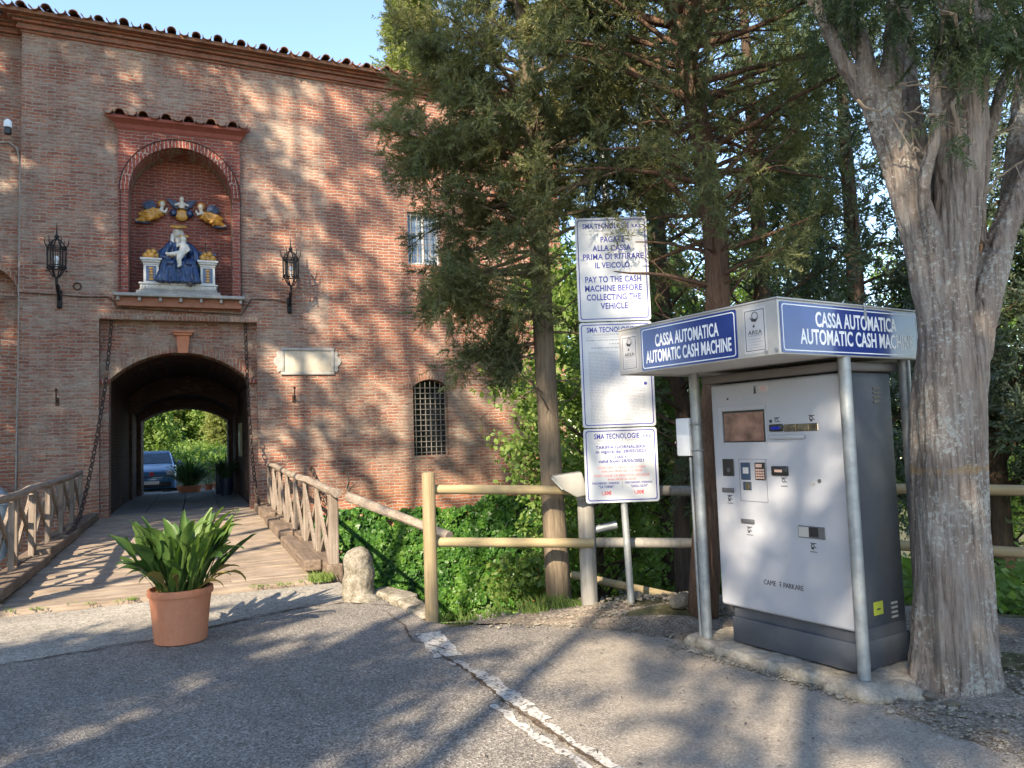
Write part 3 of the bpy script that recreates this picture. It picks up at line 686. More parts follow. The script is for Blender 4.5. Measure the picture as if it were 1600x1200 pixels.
# door recess: inner wall with the vault opening, keystone, hood course
P('gate_wall', MB().plate([(-1.56, -0.6), (1.66, -0.6), (1.66, 4.40), (-1.56, 4.40)], [arch(-1.36, 1.46, -0.5, 3.05, 3.66, 24)], 0.22, 0.72), 'brick')
v = MB(); nseg = 30; w = 1.41; h = 0.61; r = (w * w + h * h) / (2 * h); a0 = math.asin(w / r)
for i in range(nseg):
    b0 = -a0 + 2 * a0 * i / nseg + 0.001; b1 = -a0 + 2 * a0 * (i + 1) / nseg - 0.001; q = []
    for a in (b0, b1):
        for rr in (r + 0.004, r + 0.22):
            for dd in (0.195, 0.5): q.append((0.05 + rr * math.sin(a), dd, 3.66 - r + rr * math.cos(a)))
    v.add(q, [(0, 2, 3, 1), (4, 5, 7, 6), (0, 1, 5, 4), (2, 6, 7, 3), (0, 4, 6, 2), (1, 3, 7, 5)])
P('arch_trim', v, 'brick_arch')
ks = MB(); prk = [(-0.10, 3.64), (0.10, 3.64), (0.135, 4.02), (-0.135, 4.02)]
ks.plate([(x + 0.09, z) for x, z in prk], [], 0.07, 0.19).rbox(-0.09, 0.27, 0.03, 0.2, 4.022, 4.075, 0.01).rbox(-0.12, 0.30, 0.0, 0.2, 4.077, 4.12, 0.01)
P('keystone', ks, 'terracotta')
P('impost', MB().rbox(-1.52, -1.33, 0.10, 0.22, 2.98, 3.07, 0.01), 'brick_trim'); P('impost', MB().rbox(1.43, 1.62, 0.10, 0.22, 2.98, 3.07, 0.01), 'brick_trim')
v = MB(); 
for i in range(44):
    u = -1.55 + i * 0.0727; v.rbox(u, u + 0.066, -0.012, 0.05, 4.335, 4.47, 0.004, 1)
P('lintel', v, 'brick_arch')
# carriage tunnel
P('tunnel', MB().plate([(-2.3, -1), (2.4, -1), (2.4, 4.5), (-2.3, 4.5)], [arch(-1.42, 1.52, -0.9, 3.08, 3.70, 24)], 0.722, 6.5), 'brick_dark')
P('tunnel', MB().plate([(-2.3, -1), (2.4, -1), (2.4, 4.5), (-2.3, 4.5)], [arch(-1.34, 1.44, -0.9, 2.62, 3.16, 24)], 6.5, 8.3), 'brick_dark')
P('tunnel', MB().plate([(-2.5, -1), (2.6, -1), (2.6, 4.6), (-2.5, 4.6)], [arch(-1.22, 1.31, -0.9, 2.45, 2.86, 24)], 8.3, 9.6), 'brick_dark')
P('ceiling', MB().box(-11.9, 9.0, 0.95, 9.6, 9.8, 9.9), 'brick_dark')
# barred window
wd = P('window', MB().plate(arch(5.1, 6.15, 1.12, 2.86, 3.1), [], 0.32, 0.36), 'pane')
g = MB()
for i in range(7):
    u = 5.25 + i * 0.125; g.tube([(u, 0.05, 1.2), (u, 0.05, 3.0 - abs(i - 3) * 0.02)], 0.009, 6)
for i in range(13):
    z = 1.27 + i * 0.13
    g.tube([(5.18, 0.035, z), (6.07, 0.035, z)], 0.008, 6)
P('grille', g, 'grille', wd)
v = MB(); w = 0.445; h = 0.18; r = (w * w + h * h) / (2 * h); a0 = math.asin(w / r) * 1.18
for i in range(13):
    b0 = -a0 + 2 * a0 * i / 13 + 0.004; b1 = -a0 + 2 * a0 * (i + 1) / 13 - 0.004; q = []
    for a in (b0, b1):
        for rr in (r + 0.01, r + 0.2):
            for dd in (-0.012, 0.1): q.append((5.625 + rr * math.sin(a), dd, 3.03 - r + rr * math.cos(a)))
    v.add(q, [(0, 2, 3, 1), (4, 5, 7, 6), (0, 1, 5, 4), (2, 6, 7, 3), (0, 4, 6, 2), (1, 3, 7, 5)])
P('arch_trim', v, 'brick_arch', wd)
uw = P('window', MB().plate([(5.15, 5.87), (6.0, 5.87), (6.0, 7.17), (5.15, 7.17)], [[(5.21, 5.93), (5.55, 5.93), (5.55, 7.11), (5.21, 7.11)], [(5.60, 5.93), (5.94, 5.93), (5.94, 7.11), (5.60, 7.11)]], 0.15, 0.22), 'white_wood')
P('pane', MB().box(5.18, 5.97, 0.185, 0.195, 5.9, 7.14), 'pane_blue', uw)
g = MB()
for i in range(5): g.tube([(5.25 + i * 0.16, 0.06, 5.87), (5.25 + i * 0.16, 0.06, 7.17)], 0.012, 6)
for i in range(4): g.tube([(5.15, 0.06, 6.1 + i * 0.28), (6.0, 0.06, 6.1 + i * 0.28)], 0.01, 6)
P('grille', g, 'grille', uw)
# wires and drain pipe on the wall
def wl(u, d, z): return (u, d, z)
c = MB().tube([(-3.4, 0.26, 8.0), (-3.2, 0.24, 8.02), (-3.06, 0.2, 7.9), (-3.0, 0.24, 7.6), (-3.0, 0.24, 3.5), (-3.02, 0.24, 1.0), (-3.02, 0.24, 0.4)], 0.019, 8)
P('conduit', c, 'greystone')
c = MB().tube([(-2.95, -0.02, 4.83), (-2.4, -0.025, 4.81), (-1.9, -0.03, 4.78), (-1.35, -0.03, 4.79), (-1.23, -0.03, 4.7), (-1.2, -0.05, 4.57), (0, -0.05, 4.53), (1.3, -0.05, 4.5), (1.42, -0.03, 4.7), (1.5, -0.02, 4.86), (2.0, -0.03, 4.86), (2.32, -0.03, 4.80)], 0.012, 6)
P('cable', c, 'rusty_iron')
pth = [(-1.12, -0.12, 4.95), (-1.12, -0.12, 7.1)] + [(0.075 - 1.215 * math.cos(math.pi * i / 20), -0.13, 7.1 + 1.215 * math.sin(math.pi * i / 20)) for i in range(21)] + [(1.29, -0.12, 7.1), (1.29, -0.12, 4.9)]
P('cable', MB().tube(pth, 0.009, 5), 'iron')

# flat stone slabs on the tunnel floor
mb = MB(); rnd = random.Random(5)
for i in range(4):
    d = 0.95
    while d < 13.5:
        L = rnd.uniform(0.9, 2.2); u0 = -1.5 + i * 0.78
        zz = 0.16 - max(0, d - 8) * 0.028
        mb.rbox(u0 + 0.008, u0 + 0.77, d + 0.008, d + L, zz - 0.12, zz + rnd.uniform(-0.004, 0.004), 0.006, 1); d += L
po = mb.build('paving', M['paving']); po.location = FO; po.rotation_euler = (0, 0, TH)
tag(po, 'stone paving of the carriage tunnel', None, None, 'structure')
yd = MB().box(-9, 9, 13.55, 24, -0.2, -0.005).build('courtyard', M['apron']); yd.location = FO; yd.rotation_euler = (0, 0, TH)
tag(yd, 'gravelled courtyard behind the gatehouse', None, None, 'structure')
yd = MB().box(-9, -1.52, 9.95, 13.54, -0.2, -0.005).box(1.63, 9, 9.95, 13.54, -0.2, -0.005).build('courtyard', M['apron']); yd.location = FO; yd.rotation_euler = (0, 0, TH)
tag(yd, 'gravelled courtyard beside the paving', None, None, 'structure')

# ------------------------------------------------------------------ bridge deck and railings
bridge = thing('bridge', 'worn timber bridge deck leading to the carriage arch', 'bridge', FO, TH)
def deck_z(d): return 0.02 + 0.15 * min(1, max(0, (d + 8.9) / 8.0))
mb = MB(); d = -8.9; rnd = random.Random(11)
while d < 0.90:
    w = rnd.uniform(0.15, 0.26); z = deck_z(d)
    cut = rnd.uniform(-0.9, 0.9); sk = rnd.uniform(-0.02, 0.02)
    wv = 0
    for a, b in (((-1.72 + rnd.uniform(-.05, .05), cut - 0.004), (cut + 0.004, 1.72 + rnd.uniform(-.05, .05))) if rnd.random() < 0.4 else ((-1.72 + rnd.uniform(-.06, .06), 1.72 + rnd.uniform(-.06, .06)),)):
        dz = rnd.uniform(-0.010, 0.010); nsg = 10; vv = []; ff = []
        g0 = rnd.uniform(0.006, 0.02)
        for i in range(nsg + 1):
            x = a + (b - a) * i / nsg; e = rnd.uniform(-.008, .008)
            lim = min(w, 0.905 - d)
            y0 = d + g0 * 0.5 + e; y1 = max(y0 + 0.02, d + lim - g0 * 0.5 + rnd.uniform(-.008, .008))
            sag = rnd.uniform(-.003, .003)
            vv += [(x, y0, z + dz + sag - 0.07), (x, y1, z + dz + sag - 0.07), (x, y1 - 0.006, z + dz + sag), (x, y0 + 0.006, z + dz + sag)]
        for i in range(nsg):
            for k in range(4): ff.append((i * 4 + k, (i + 1) * 4 + k, (i + 1) * 4 + (k + 1) % 4, i * 4 + (k + 1) % 4))
        ff += [(0, 1, 2, 3), tuple(nsg * 4 + k for k in (3, 2, 1, 0))]
        mb.add(vv, ff)
    d += w
mb.build('deck', M['deck'], bridge)
for u in (-1.3, 0, 1.3):
    MB().box(u - 0.12, u + 0.12, -8.7, 0.0, -0.42, -0.09).build('beam', M['darkwood'], bridge)
for s in (-1, 1):
    mb = MB(); y = -8.6
    for k in range(3):
        L = 2.8; mb.rbox(s * 1.60 - 0.10, s * 1.60 + 0.10, y, y + L - 0.02, deck_z(y + 1.4) + 0.015, deck_z(y + 1.4) + 0.16 + rnd.uniform(-.02, .02), 0.02); y += L
    mb.build('kerb_beam', M['darkwood'], bridge)

def railing(u, label, d_near, d_far, nb, post_big):
    r = thing('bridge_railing', label, 'railing', FO, TH, 'railings of the timber bridge')
    n = nb; ds = [d_near + (d_far - d_near) * i / n for i in range(n + 1)]
    out = 0.0; rnd = random.Random(int(u * 10) + 50)
    beam = MB(); y = d_near - 0.1
    while y < d_far:
        e = min(d_far, y + 2.6); z = deck_z((y + e) / 2)
        beam.rbox(u - 0.09, u + 0.09, y, e - 0.015, z - 0.12, z + 0.12 + rnd.uniform(-.02, .02), 0.015); y = e
    beam.build('bottom_beam', M['darkwood'], r)
    pts = []
    for i in range(2 * n + 1):
        dd = d_near - 0.35 + (d_far + 0.35 - d_near) * i / (2 * n); pts.append((u + rnd.uniform(-.012, .012), dd, deck_z(dd) + 0.98 + rnd.uniform(-.015, .015)))
    MB().tube(pts, [0.052 + rnd.uniform(-.006, .006) for _ in pts], 10, flute=lambda a, t: 1 + 0.06 * math.sin(3 * a + 9 * t)).build('top_rail', M['oldwood_x'], r, smooth=True)
    for i, dd in enumerate(ds):
        z = deck_z(dd); big = 0.055 if i == 0 and post_big else 0.036
        MB().rbox(u - big, u + big, dd - big, dd + big, z - (0.35 if i == 0 else 0.1), z + 0.94, 0.012, M=Matrix.Translation((0, 0, 0))).build('post', M['oldwood'], r)
    for i in range(n):
        a, b = ds[i], ds[i + 1]; za, zb = deck_z(a), deck_z(b)
        MB().bar((u - 0.026, a + 0.05, za + 0.12), (u - 0.026, b - 0.05, zb + 0.9), 0.036, 0.068).build('brace', M['oldwood'], r)
        MB().bar((u + 0.026, a + 0.05, za + 0.9), (u + 0.026, b - 0.05, zb + 0.12), 0.036, 0.068).build('brace', M['oldwood'], r)
        m = (a + b) / 2
        MB().bar((u + 0.075, m, deck_z(m) + 0.1), (u + 0.075, m, deck_z(m) + 0.93), 0.062, 0.034).build('upright', M['oldwood'], r)
    return r
rr = railing(1.80, 'weathered X-braced railing nearer the boulder and ivy, with a loose log end', -8.85, -0.45, 7, True)
a = at(545, 776, 8.75); b = at(702, 838, 7.6)
inv = (Matrix.Translation(FO) @ Matrix.Rotation(TH, 4, 'Z')).inverted()
pts = [inv @ a.lerp(b, t) for t in (0, 0.3, 0.6, 1)]
MB().tube(pts, [0.058, 0.053, 0.048, 0.05], 10, flute=lambda a, t: 1 + 0.06 * math.sin(3 * a + 5 * t)).build('handrail_log', M['oldwood_x'], rr, smooth=True)
railing(-1.80, 'weathered X-braced railing on the side of the zinc duct', -8.9, -0.35, 7, False)
# ------------------------------------------------------------------ pay machine under its canopy
MRZ = R_(-58); MLOC = Vector((1.491, 5.508, 0))
MM = Matrix.Translation(MLOC) @ Matrix.Rotation(MRZ, 4, 'Z')
pm = thing('pay_machine', 'tall pale grey parking pay machine with copper screen and dark plinth', 'pay machine', MLOC, MRZ)
def Q(name, mb, mat, parent=pm, **k): return mb.build(name, M[mat], parent, **k)
Q('cabinet', MB().rbox(-0.055, 0.962, 0.065, 0.53, 0.252, 1.885, 0.012), 'anthracite', smooth=True)
Q('plinth', MB().rbox(0.0, 0.975, 0.0, 0.545, 0.075, 0.248, 0.008).box(0.0, 0.97, 0.03, 0.5, 0.2481, 0.32), 'anthracite', smooth=True)
fp = Q('front_panel', MB().rbox(-0.09, 0.99, -0.005, 0.062, 0.316, 1.878, 0.022, 4), 'panel', smooth=True)
Q('cap', MB().rbox(-0.145, 0.995, -0.04, 0.56, 1.888, 1.945, 0.012), 'capgrey', smooth=True)
fr = -0.0055
def recess(mb, x0, x1, z0, z1, t=0.012, d=0.004):
    mb.box(x0 - t, x1 + t, fr - d, fr, z1, z1 + t); mb.box(x0 - t, x1 + t, fr - d, fr, z0 - t, z0)
    mb.box(x0 - t, x0, fr - d, fr, z0, z1); mb.box(x1, x1 + t, fr - d, fr, z0, z1); return mb
scn = Q('screen', MB().rbox(0.022, 0.388, fr - 0.004, fr + 0.01, 1.463, 1.682, 0.002, 1), 'black')
Q('glass', MB().box(0.034, 0.378, fr - 0.0065, fr - 0.0042, 1.472, 1.668), 'film', scn)
Q('screen_surround', MB().box(-0.012, 0.402, fr - 0.010, fr, 1.684, 1.712).box(-0.012, 0.018, fr - 0.010, fr, 1.455, 1.683).box(0.392, 0.402, fr - 0.006, fr, 1.455, 1.683), 'panel')
Q('note_slot', MB().rbox(0.425, 0.535, fr - 0.012, fr, 1.530, 1.578, 0.008), 'black', smooth=True)
Q('slot_lamp', MB().rbox(0.445, 0.515, fr - 0.016, fr - 0.0122, 1.543, 1.562, 0.001, 1), 'bluelamp')
Q('coin_flap', MB().rbox(0.540, 0.80, fr - 0.006, fr, 1.527, 1.576, 0.003, 1).box(0.628, 0.634, fr - 0.008, fr - 0.0061, 1.527, 1.576).box(0.728, 0.731, fr - 0.008, fr - 0.0061, 1.527, 1.576), 'mirror')
Q('card_tray', MB().rbox(0.42, 0.70, fr - 0.014, fr, 1.478, 1.508, 0.008), 'panel', smooth=True)
Q('lens', MB().tube([(0.437, fr - 0.004, 1.60), (0.437, fr, 1.60)], 0.011, 14), 'black')
Q('ticket_reader', MB().rbox(-0.005, 0.098, fr - 0.006, fr, 1.227, 1.347, 0.003, 1), 'black')
Q('reader_mark', MB().box(0.038, 0.062, fr - 0.0075, fr - 0.0061, 1.255, 1.282), 'dkgrey')
rc = Q('card_reader', MB().rbox(0.158, 0.243, fr - 0.006, fr, 1.205, 1.323, 0.003, 1), 'navy')
Q('reader_label', MB().box(0.18, 0.228, fr - 0.0075, fr - 0.0061, 1.248, 1.29), 'sticker', rc)
kp = Q('keypad', MB().rbox(0.281, 0.370, fr - 0.006, fr, 1.206, 1.324, 0.003, 1), 'black')
mb = MB().box(0.293, 0.345, fr - 0.0078, fr - 0.0061, 1.292, 1.315)
for i in range(4):
    for j in range(4): mb.box(0.291 + i * 0.019, 0.306 + i * 0.019, fr - 0.009, fr - 0.0061, 1.214 + j * 0.018, 1.227 + j * 0.018)
Q('key', mb, 'copperkey', kp)
mb = MB(); recess(mb, 0.145, 0.375, 1.06, 1.345, 0.0025, 0.0012); Q('insert_frame', mb, 'dkgrey')
Q('card_slot', MB().rbox(0.172, 0.245, fr - 0.006, fr, 1.135, 1.192, 0.003, 1), 'navy'); Q('slot_plate', MB().box(0.196, 0.238, fr - 0.0085, fr - 0.0061, 1.140, 1.186), 'mirror')
Q('ticket_slot', MB().rbox(0.424, 0.558, fr - 0.014, fr, 1.24, 1.302, 0.008), 'black', smooth=True)
Q('slot_lip', MB().box(0.455, 0.515, fr - 0.0165, fr - 0.0142, 1.263, 1.28), 'copperkey')
Q('receipt_slot', MB().rbox(-0.02, 0.088, fr - 0.010, fr, 1.112, 1.143, 0.005), 'dkgrey', smooth=True)
Q('receipt_slot', MB().rbox(0.137, 0.252, fr - 0.006, fr, 0.905, 0.935, 0.005), 'dkgrey', smooth=True)
tr = Q('coin_tray', MB().rbox(0.604, 0.802, fr - 0.005, fr, 0.850, 0.926, 0.003, 1), 'dkgrey')
Q('tray_flap', MB().box(0.61, 0.685, fr - 0.007, fr - 0.0051, 0.856, 0.92), 'alu', tr); Q('tray_hole', MB().box(0.69, 0.755, fr - 0.007, fr - 0.0051, 0.862, 0.92), 'black', tr)
Q('lock', MB().tube([(0.785, fr - 0.006, 1.214), (0.785, fr, 1.214)], 0.012, 14), 'dkgrey')
Q('lock', MB().tube([(0.737, fr - 0.006, 1.198), (0.737, fr, 1.198)], 0.014, 14), 'alu')
mb = MB().text('i', 0.317, 1.822, fr, 0.05, 0.017, 0.02).box(0.306, 0.328, fr - 0.0014, fr, 1.793, 1.799)
mb.text('CAME', 0.352, 0.527, fr, 0.034, 0.10, 0.0).text('PARKARE', 0.54, 0.527, fr, 0.034, 0.155, 0.0)
mb.box(0.428, 0.446, fr - 0.0014, fr, 0.538, 0.543).box(0.432, 0.443, fr - 0.0014, fr, 0.526, 0.53).box(0.434, 0.438, fr - 0.0014, fr, 0.510, 0.527)
def icon(mb, x, z, k):
    mb.box(x - 0.022, x + 0.022, fr - 0.0014, fr, z + 0.018, z + 0.023)
    mb.torus((x - 0.004, fr - 0.001, z + 0.004), 0.011, 0.0028, 'y', 12, 4); mb.box(x + 0.01, x + 0.021, fr - 0.0014, fr, z - 0.008, z - 0.002)
    if k: mb.box(x - 0.016, x + 0.004, fr - 0.0014, fr, z - 0.018, z - 0.012); mb.bar((x - 0.018, fr - 0.001, z - 0.002), (x + 0.004, fr - 0.001, z - 0.014), 0.0016, 0.006)
    mb.box(x - 0.026, x + 0.026, fr - 0.0012, fr, z - 0.035, z - 0.031)
for x, z, k in ((0.487, 1.60, 0), (0.755, 1.605, 1), (0.515, 1.205, 0), (0.045, 1.07, 1), (0.205, 0.862, 1), (0.71, 0.80, 1)): icon(mb, x, z, k)
Q('lettering', mb, 'ink', fp)
Q('sticker', MB().box(0.352, 0.428, fr - 0.0014, fr, 1.803, 1.843), 'sticker', fp); Q('sticker_text', MB().box(0.362, 0.418, fr - 0.0022, fr - 0.0015, 1.831, 1.836).box(0.362, 0.41, fr - 0.0022, fr - 0.0015, 1.820, 1.824).box(0.362, 0.418, fr - 0.0022, fr - 0.0015, 1.810, 1.814), 'palered', fp)
Q('sensor', MB().tube([(0.072, fr - 0.003, 1.77), (0.072, fr, 1.77)], 0.007, 12), 'black'); Q('sensor_pad', MB().tube([(0.19, fr - 0.002, 1.775), (0.19, fr, 1.775)], 0.02, 16), 'panel')
def side(mb, d0, d1, z0, z1, t=0.002): return mb.box(0.9622, 0.9622 + t, d0, d1, z0, z1)
mb = MB()
for i in range(4): side(mb, 0.335, 0.41, 1.775 - i * 0.028, 1.788 - i * 0.028, 0.004)
Q('vent', mb, 'black'); mb = MB()
for i in range(4): side(mb, 0.375, 0.44, 0.43 - i * 0.028, 0.443 - i * 0.028, 0.004)
Q('vent', mb, 'alu')
Q('warning_label', side(MB(), 0.195, 0.29, 0.385, 0.465), 'yellow'); Q('label_mark', side(MB(), 0.225, 0.262, 0.415, 0.425, 0.003), 'ink')

# canopy on four steel posts
cp = thing('canopy', 'flat metal canopy with blue cash machine boards on four steel posts', 'canopy', MLOC, MRZ)
def K(name, mb, mat, parent=cp, **k): return mb.build(name, M[mat], parent, **k)
CX0, CX1, CY0, CY1, CZ0, CZ1 = -0.31, 1.068, -0.66, 0.78, 1.962, 2.275
K('roof', MB().rbox(CX0 + 0.02, CX1 - 0.02, CY0 + 0.02, CY1 - 0.02, CZ1 - 0.03, CZ1 - 0.004, 0.006), 'alu_in')
K('ceiling', MB().box(CX0 + 0.02, CX1 - 0.02, CY0 + 0.02, CY1 - 0.02, CZ0 + 0.012, CZ0 + 0.02), 'alu_in')
ff = K('fascia', MB().rbox(CX0, CX1, CY0, CY0 + 0.018, CZ0, CZ1, 0.004, 1), 'alu'); fs = K('fascia', MB().rbox(CX1 - 0.018, CX1, CY0 + 0.0182, CY1, CZ0, CZ1, 0.004, 1), 'alu')
K('fascia', MB().rbox(CX0, CX0 + 0.018, CY0 + 0.0182, CY1, CZ0, CZ1, 0.004, 1), 'alu'); K('fascia', MB().rbox(CX0 + 0.0182, CX1 - 0.0182, CY1 - 0.018, CY1, CZ0, CZ1, 0.004, 1), 'alu')
K('trim', MB().rbox(CX0 - 0.004, CX1 + 0.004, CY0 - 0.004, CY0 + 0.02, CZ1, CZ1 + 0.012, 0.003, 1).rbox(CX1 - 0.02, CX1 + 0.004, CY0 + 0.0202, CY1 + 0.004, CZ1, CZ1 + 0.012, 0.003, 1).rbox(CX0 - 0.004, CX0 + 0.02, CY0 + 0.0202, CY1, CZ1, CZ1 + 0.012, 0.003, 1), 'alu')
def rr_outline(x0, x1, z0, z1, r, n=5):
    o = []
    for cx, cz, a0 in ((x1 - r, z1 - r, 0), (x0 + r, z1 - r, 90), (x0 + r, z0 + r, 180), (x1 - r, z0 + r, 270)):
        for i in range(n + 1):
            a = R_(a0 + 90 * i / n); o.append((cx + r * math.cos(a), cz + r * math.sin(a)))
    return o
def board(parent, x0, x1, z0, z1, y, t1, t2, M2=None):
    """blue board with white line border and lettering, facing -y, in its own frame M2"""
    def add(name, mb, mat, par):
        if M2 is not None: mb.v = [tuple(M2 @ Vector(p)) for p in mb.v]
        return mb.build(name, M[mat], par)
    b = add('sign_board', MB().plate(rr_outline(x0, x1, z0, z1, 0.012), [], y - 0.004, y), 'boardblue', parent)
    add('border_line', MB().plate(rr_outline(x0 + 0.012, x1 - 0.012, z0 + 0.012, z1 - 0.012, 0.02), [rr_outline(x0 + 0.018, x1 - 0.018, z0 + 0.018, z1 - 0.018, 0.016)], y - 0.0052, y - 0.0041), 'white', b)
    add('lettering', MB().text(t1[0], t1[1], t1[2], y - 0.0041, t1[3], t1[4], 0.022, 0.0012).text(t2[0], t2[1], t2[2], y - 0.0041, t2[3], t2[4], 0.022, 0.0012), 'white', b)
    return b
board(ff, -0.072, 0.77, 1.972, 2.262, CY0, ('CASSA AUTOMATICA', 0.35, 2.165, 0.082, 0.56), ('AUTOMATIC CASH MACHINE', 0.35, 2.062, 0.082, 0.75))
Ms = Matrix.Translation((CX1, 0, 0)) @ Matrix.Rotation(R_(90), 4, 'Z')   # side board: its own x runs along the depth
board(fs, -0.645, 0.70, 1.972, 2.262, 0.0, ('CASSA AUTOMATICA', 0.06, 2.176, 0.088, 0.80), ('AUTOMATIC CASH MACHINE', 0.075, 2.072, 0.088, 1.12), Ms)
def sticker(x0, x1, z0, z1):
    s = K('sticker', MB().box(x0, x1, CY0 - 0.003, CY0, z0, z1), 'sticker', ff); y = CY0 - 0.0032
    w = x1 - x0; h = z1 - z0; c = (x0 + x1) / 2
    mb = MB().plate([(x0 + .012, z0 + .015), (x1 - .012, z0 + .015), (x1 - .012, z1 - .015), (x0 + .012, z1 - .015)], [[(x0 + .015, z0 + .018), (x1 - .015, z0 + .018), (x1 - .015, z1 - .018), (x0 + .015, z1 - .018)]], y - 0.001, y)
    mb.text('AREA', c, z0 + h * 0.46, y, h * 0.095, w * 0.62, 0.0, 0.001)
    sw = [(c - w * .2, z0 + h * .80), (c - w * .12, z0 + h * .70), (c + w * .05, z0 + h * .68), (c + w * .22, z0 + h * .79), (c + w * .10, z0 + h * .735), (c - w * .02, z0 + h * .73), (c - w * .1, z0 + h * .76)]
    mb.plate(sw, [], y - 0.001, y); mb.torus((c + w * 0.02, y - 0.0005, z0 + h * 0.82), w * 0.13, 0.0022, 'y', 16, 4)
    mb.plate([(c - w * .10, z0 + h * .58), (c - w * .02, z0 + h * .64), (c, z0 + h * .56)], [], y - 0.001, y)
    mb.build('lettering', M['ink'], s)
    mb = MB().box(c - w * .3, c + w * .3, y - 0.001, y, z0 + h * .375, z0 + h * .40)
    for k in range(4): mb.box(c - w * .32, c + w * (.32 - .08 * (k % 2)), y - 0.001, y, z0 + h * (.12 + .06 * k), z0 + h * (.135 + .06 * k))
    mb.build('fine_print', M['greyink'], s)
sticker(-0.278, -0.115, 1.985, 2.235); sticker(0.822, 0.985, 1.985, 2.25)
posts = [(-0.19, -0.06), (1.035, -0.045), (1.02, 0.60), (-0.16, 0.60)]
for x, y in posts:
    K('post', MB().tube([(x, y, 0.02), (x, y, CZ0 + 0.011)], 0.037, 18), 'galv', smooth=True)
K('bolt', MB().tube([(0.975, CY0 - 0.008, 1.985), (0.975, CY0 - 0.003, 1.985)], 0.012, 10), 'galv'); K('bolt', MB().tube([(1.045, CY0 - 0.008, 1.99), (1.045, CY0 - 0.001, 1.99)], 0.012, 10), 'galv')
K('clip', MB().rbox(CX1 + 0.001, CX1 + 0.012, 0.13, 0.15, 2.19, 2.30, 0.003, 1), 'galv')
K('post_bracket', MB().rbox(0.42, 0.47, 0.1, 0.15, 1.948, 1.961, 0.003, 1), 'galv')

bx = thing('meter_box', 'small white electrical box strapped to the far steel canopy post', 'electrical box', MM @ Vector((-0.30, -0.03, 1.51)), MRZ)
MB().rbox(-0.075, 0.06, -0.06, 0.06, -0.14, 0.14, 0.01).build('case', M['white'], bx, smooth=True)
for zz in (0.09, -0.1): MB().torus((0.112, -0.03, zz), 0.042, 0.006, 'z', 18, 5).build('strap', M['galv'], bx)
cd = MB().tube([MM @ Vector((-0.235, -0.075, 0.05)), MM @ Vector((-0.24, -0.08, 0.8)), MM @ Vector((-0.245, -0.08, 1.36))], 0.012, 8).build('conduit_pipe', M['galv'], smooth=True)
tag(cd, 'thin grey conduit running up the far canopy post to the white box', 'pipe')

# concrete base under the machine, with loose stones
def nd_(p, s=4.0): return mnoise.noise(p * s)
sb = MB().add(*plate_data([(-0.36, -0.13), (0.2, -0.17), (0.7, -0.20), (1.1, -0.20), (1.2, 0.0), (1.17, 0.7), (-0.3, 0.7)], [], 0.09))
sb.v = [(x, y, z + 0.022) for x, y, z in sb.v]
for x, y, r in ((1.12, -0.13, 0.11), (1.2, 0.05, 0.1), (1.16, 0.25, 0.09), (-0.27, -0.05, 0.1), (0.95, -0.18, 0.08), (1.19, 0.5, 0.08)): sb.ball((x, y, 0.015), (r * 1.4, r, 0.065), 12, 8)
o = sb.build('concrete_base', M['concrete'], remesh=0.022, soft=3, smooth='all', disp=lambda p: 0.016 * nd_(p, 5) + 0.012 * nd_(p, 15) + 0.007 * nd_(p, 34))
o.location = MLOC; o.rotation_euler = (0, 0, MRZ); tag(o, 'rough poured concrete base under the pay machine', 'concrete base')

def rock_mesh(seed, mat=None):
    bm = bmesh.new(); bmesh.ops.create_icosphere(bm, subdivisions=2, radius=1)
    off = Vector((seed * 3.1, seed * 7.7, 0))
    for v in bm.verts: v.co *= 1 + 0.35 * mnoise.noise(v.co * 1.1 + off) + 0.12 * mnoise.noise(v.co * 3 + off)
    me = bpy.data.meshes.new('stone'); bm.to_mesh(me); bm.free(); return me
rks = [rock_mesh(i) for i in range(5)]
def gravel(name, spots, label, mat, seed):
    rnd = random.Random(seed); V = []; F = []; base = 0
    rv = [np.array([v.co[:] for v in r.vertices]) for r in rks]; rf = [np.array([p.vertices[:] for p in r.polygons]) for r in rks]
    for x, y, s in spots:
        k = rnd.randrange(5); a = rnd.uniform(0, 6.28); R3 = np.array(Matrix.Rotation(a, 3, 'Z') @ Matrix.Rotation(rnd.uniform(-1, 1), 3, 'X'))
        z = max(0.004, dirt_z(x, y)); p = (rv[k] @ R3.T) * np.array([s, s * rnd.uniform(.6, 1), s * rnd.uniform(.35, .7)]) + np.array([x, y, z + s * 0.15])
        V.append(p); F.append(rf[k] + base); base += len(p)
    return tag(link(name, np_mesh(name, np.concatenate(V), 3, np.concatenate(F)), M[mat]), label, None, None, 'stuff')
rnd = random.Random(21); sp = []
for _ in range(900):
    x = rnd.uniform(0.5, 1.75); y = rnd.uniform(6.1, 7.5)
    if y > 6.95 - 0.5 * x + 0.2 and y < 7.6: sp.append((x, y, abs(rnd.gauss(0.005, 0.007)) + 0.003))
for _ in range(1300):
    a = rnd.uniform(0, 6.28); r = 0.25 + abs(rnd.gauss(0, 0.4)); x = 2.55 + r * math.cos(a) * 0.9; y = 4.4 + r * math.sin(a)
    if x > 2.1 + (4.5 - y) * 0.1: sp.append((x, y, abs(rnd.gauss(0.004, 0.006)) + 0.003))
for _ in range(300): sp.append((rnd.uniform(-0.4, 0.9), rnd.uniform(6.35, 7.0), abs(rnd.gauss(0.006, 0.006)) + 0.003))
EDGE_D = [(0.0, 6.55), (0.84, 6.17), (1.27, 5.74), (2.05, 4.2), (2.25, 3.7), (2.6, 3.3), (4.0, 2.7)]
for _ in range(500):
    t = rnd.random(); q_ = MM @ Vector((-0.36 + 1.5 * t, -0.21 - abs(rnd.gauss(0, .04)), 0)); sp.append((q_.x, q_.y, abs(rnd.gauss(0.003, 0.005)) + 0.002))
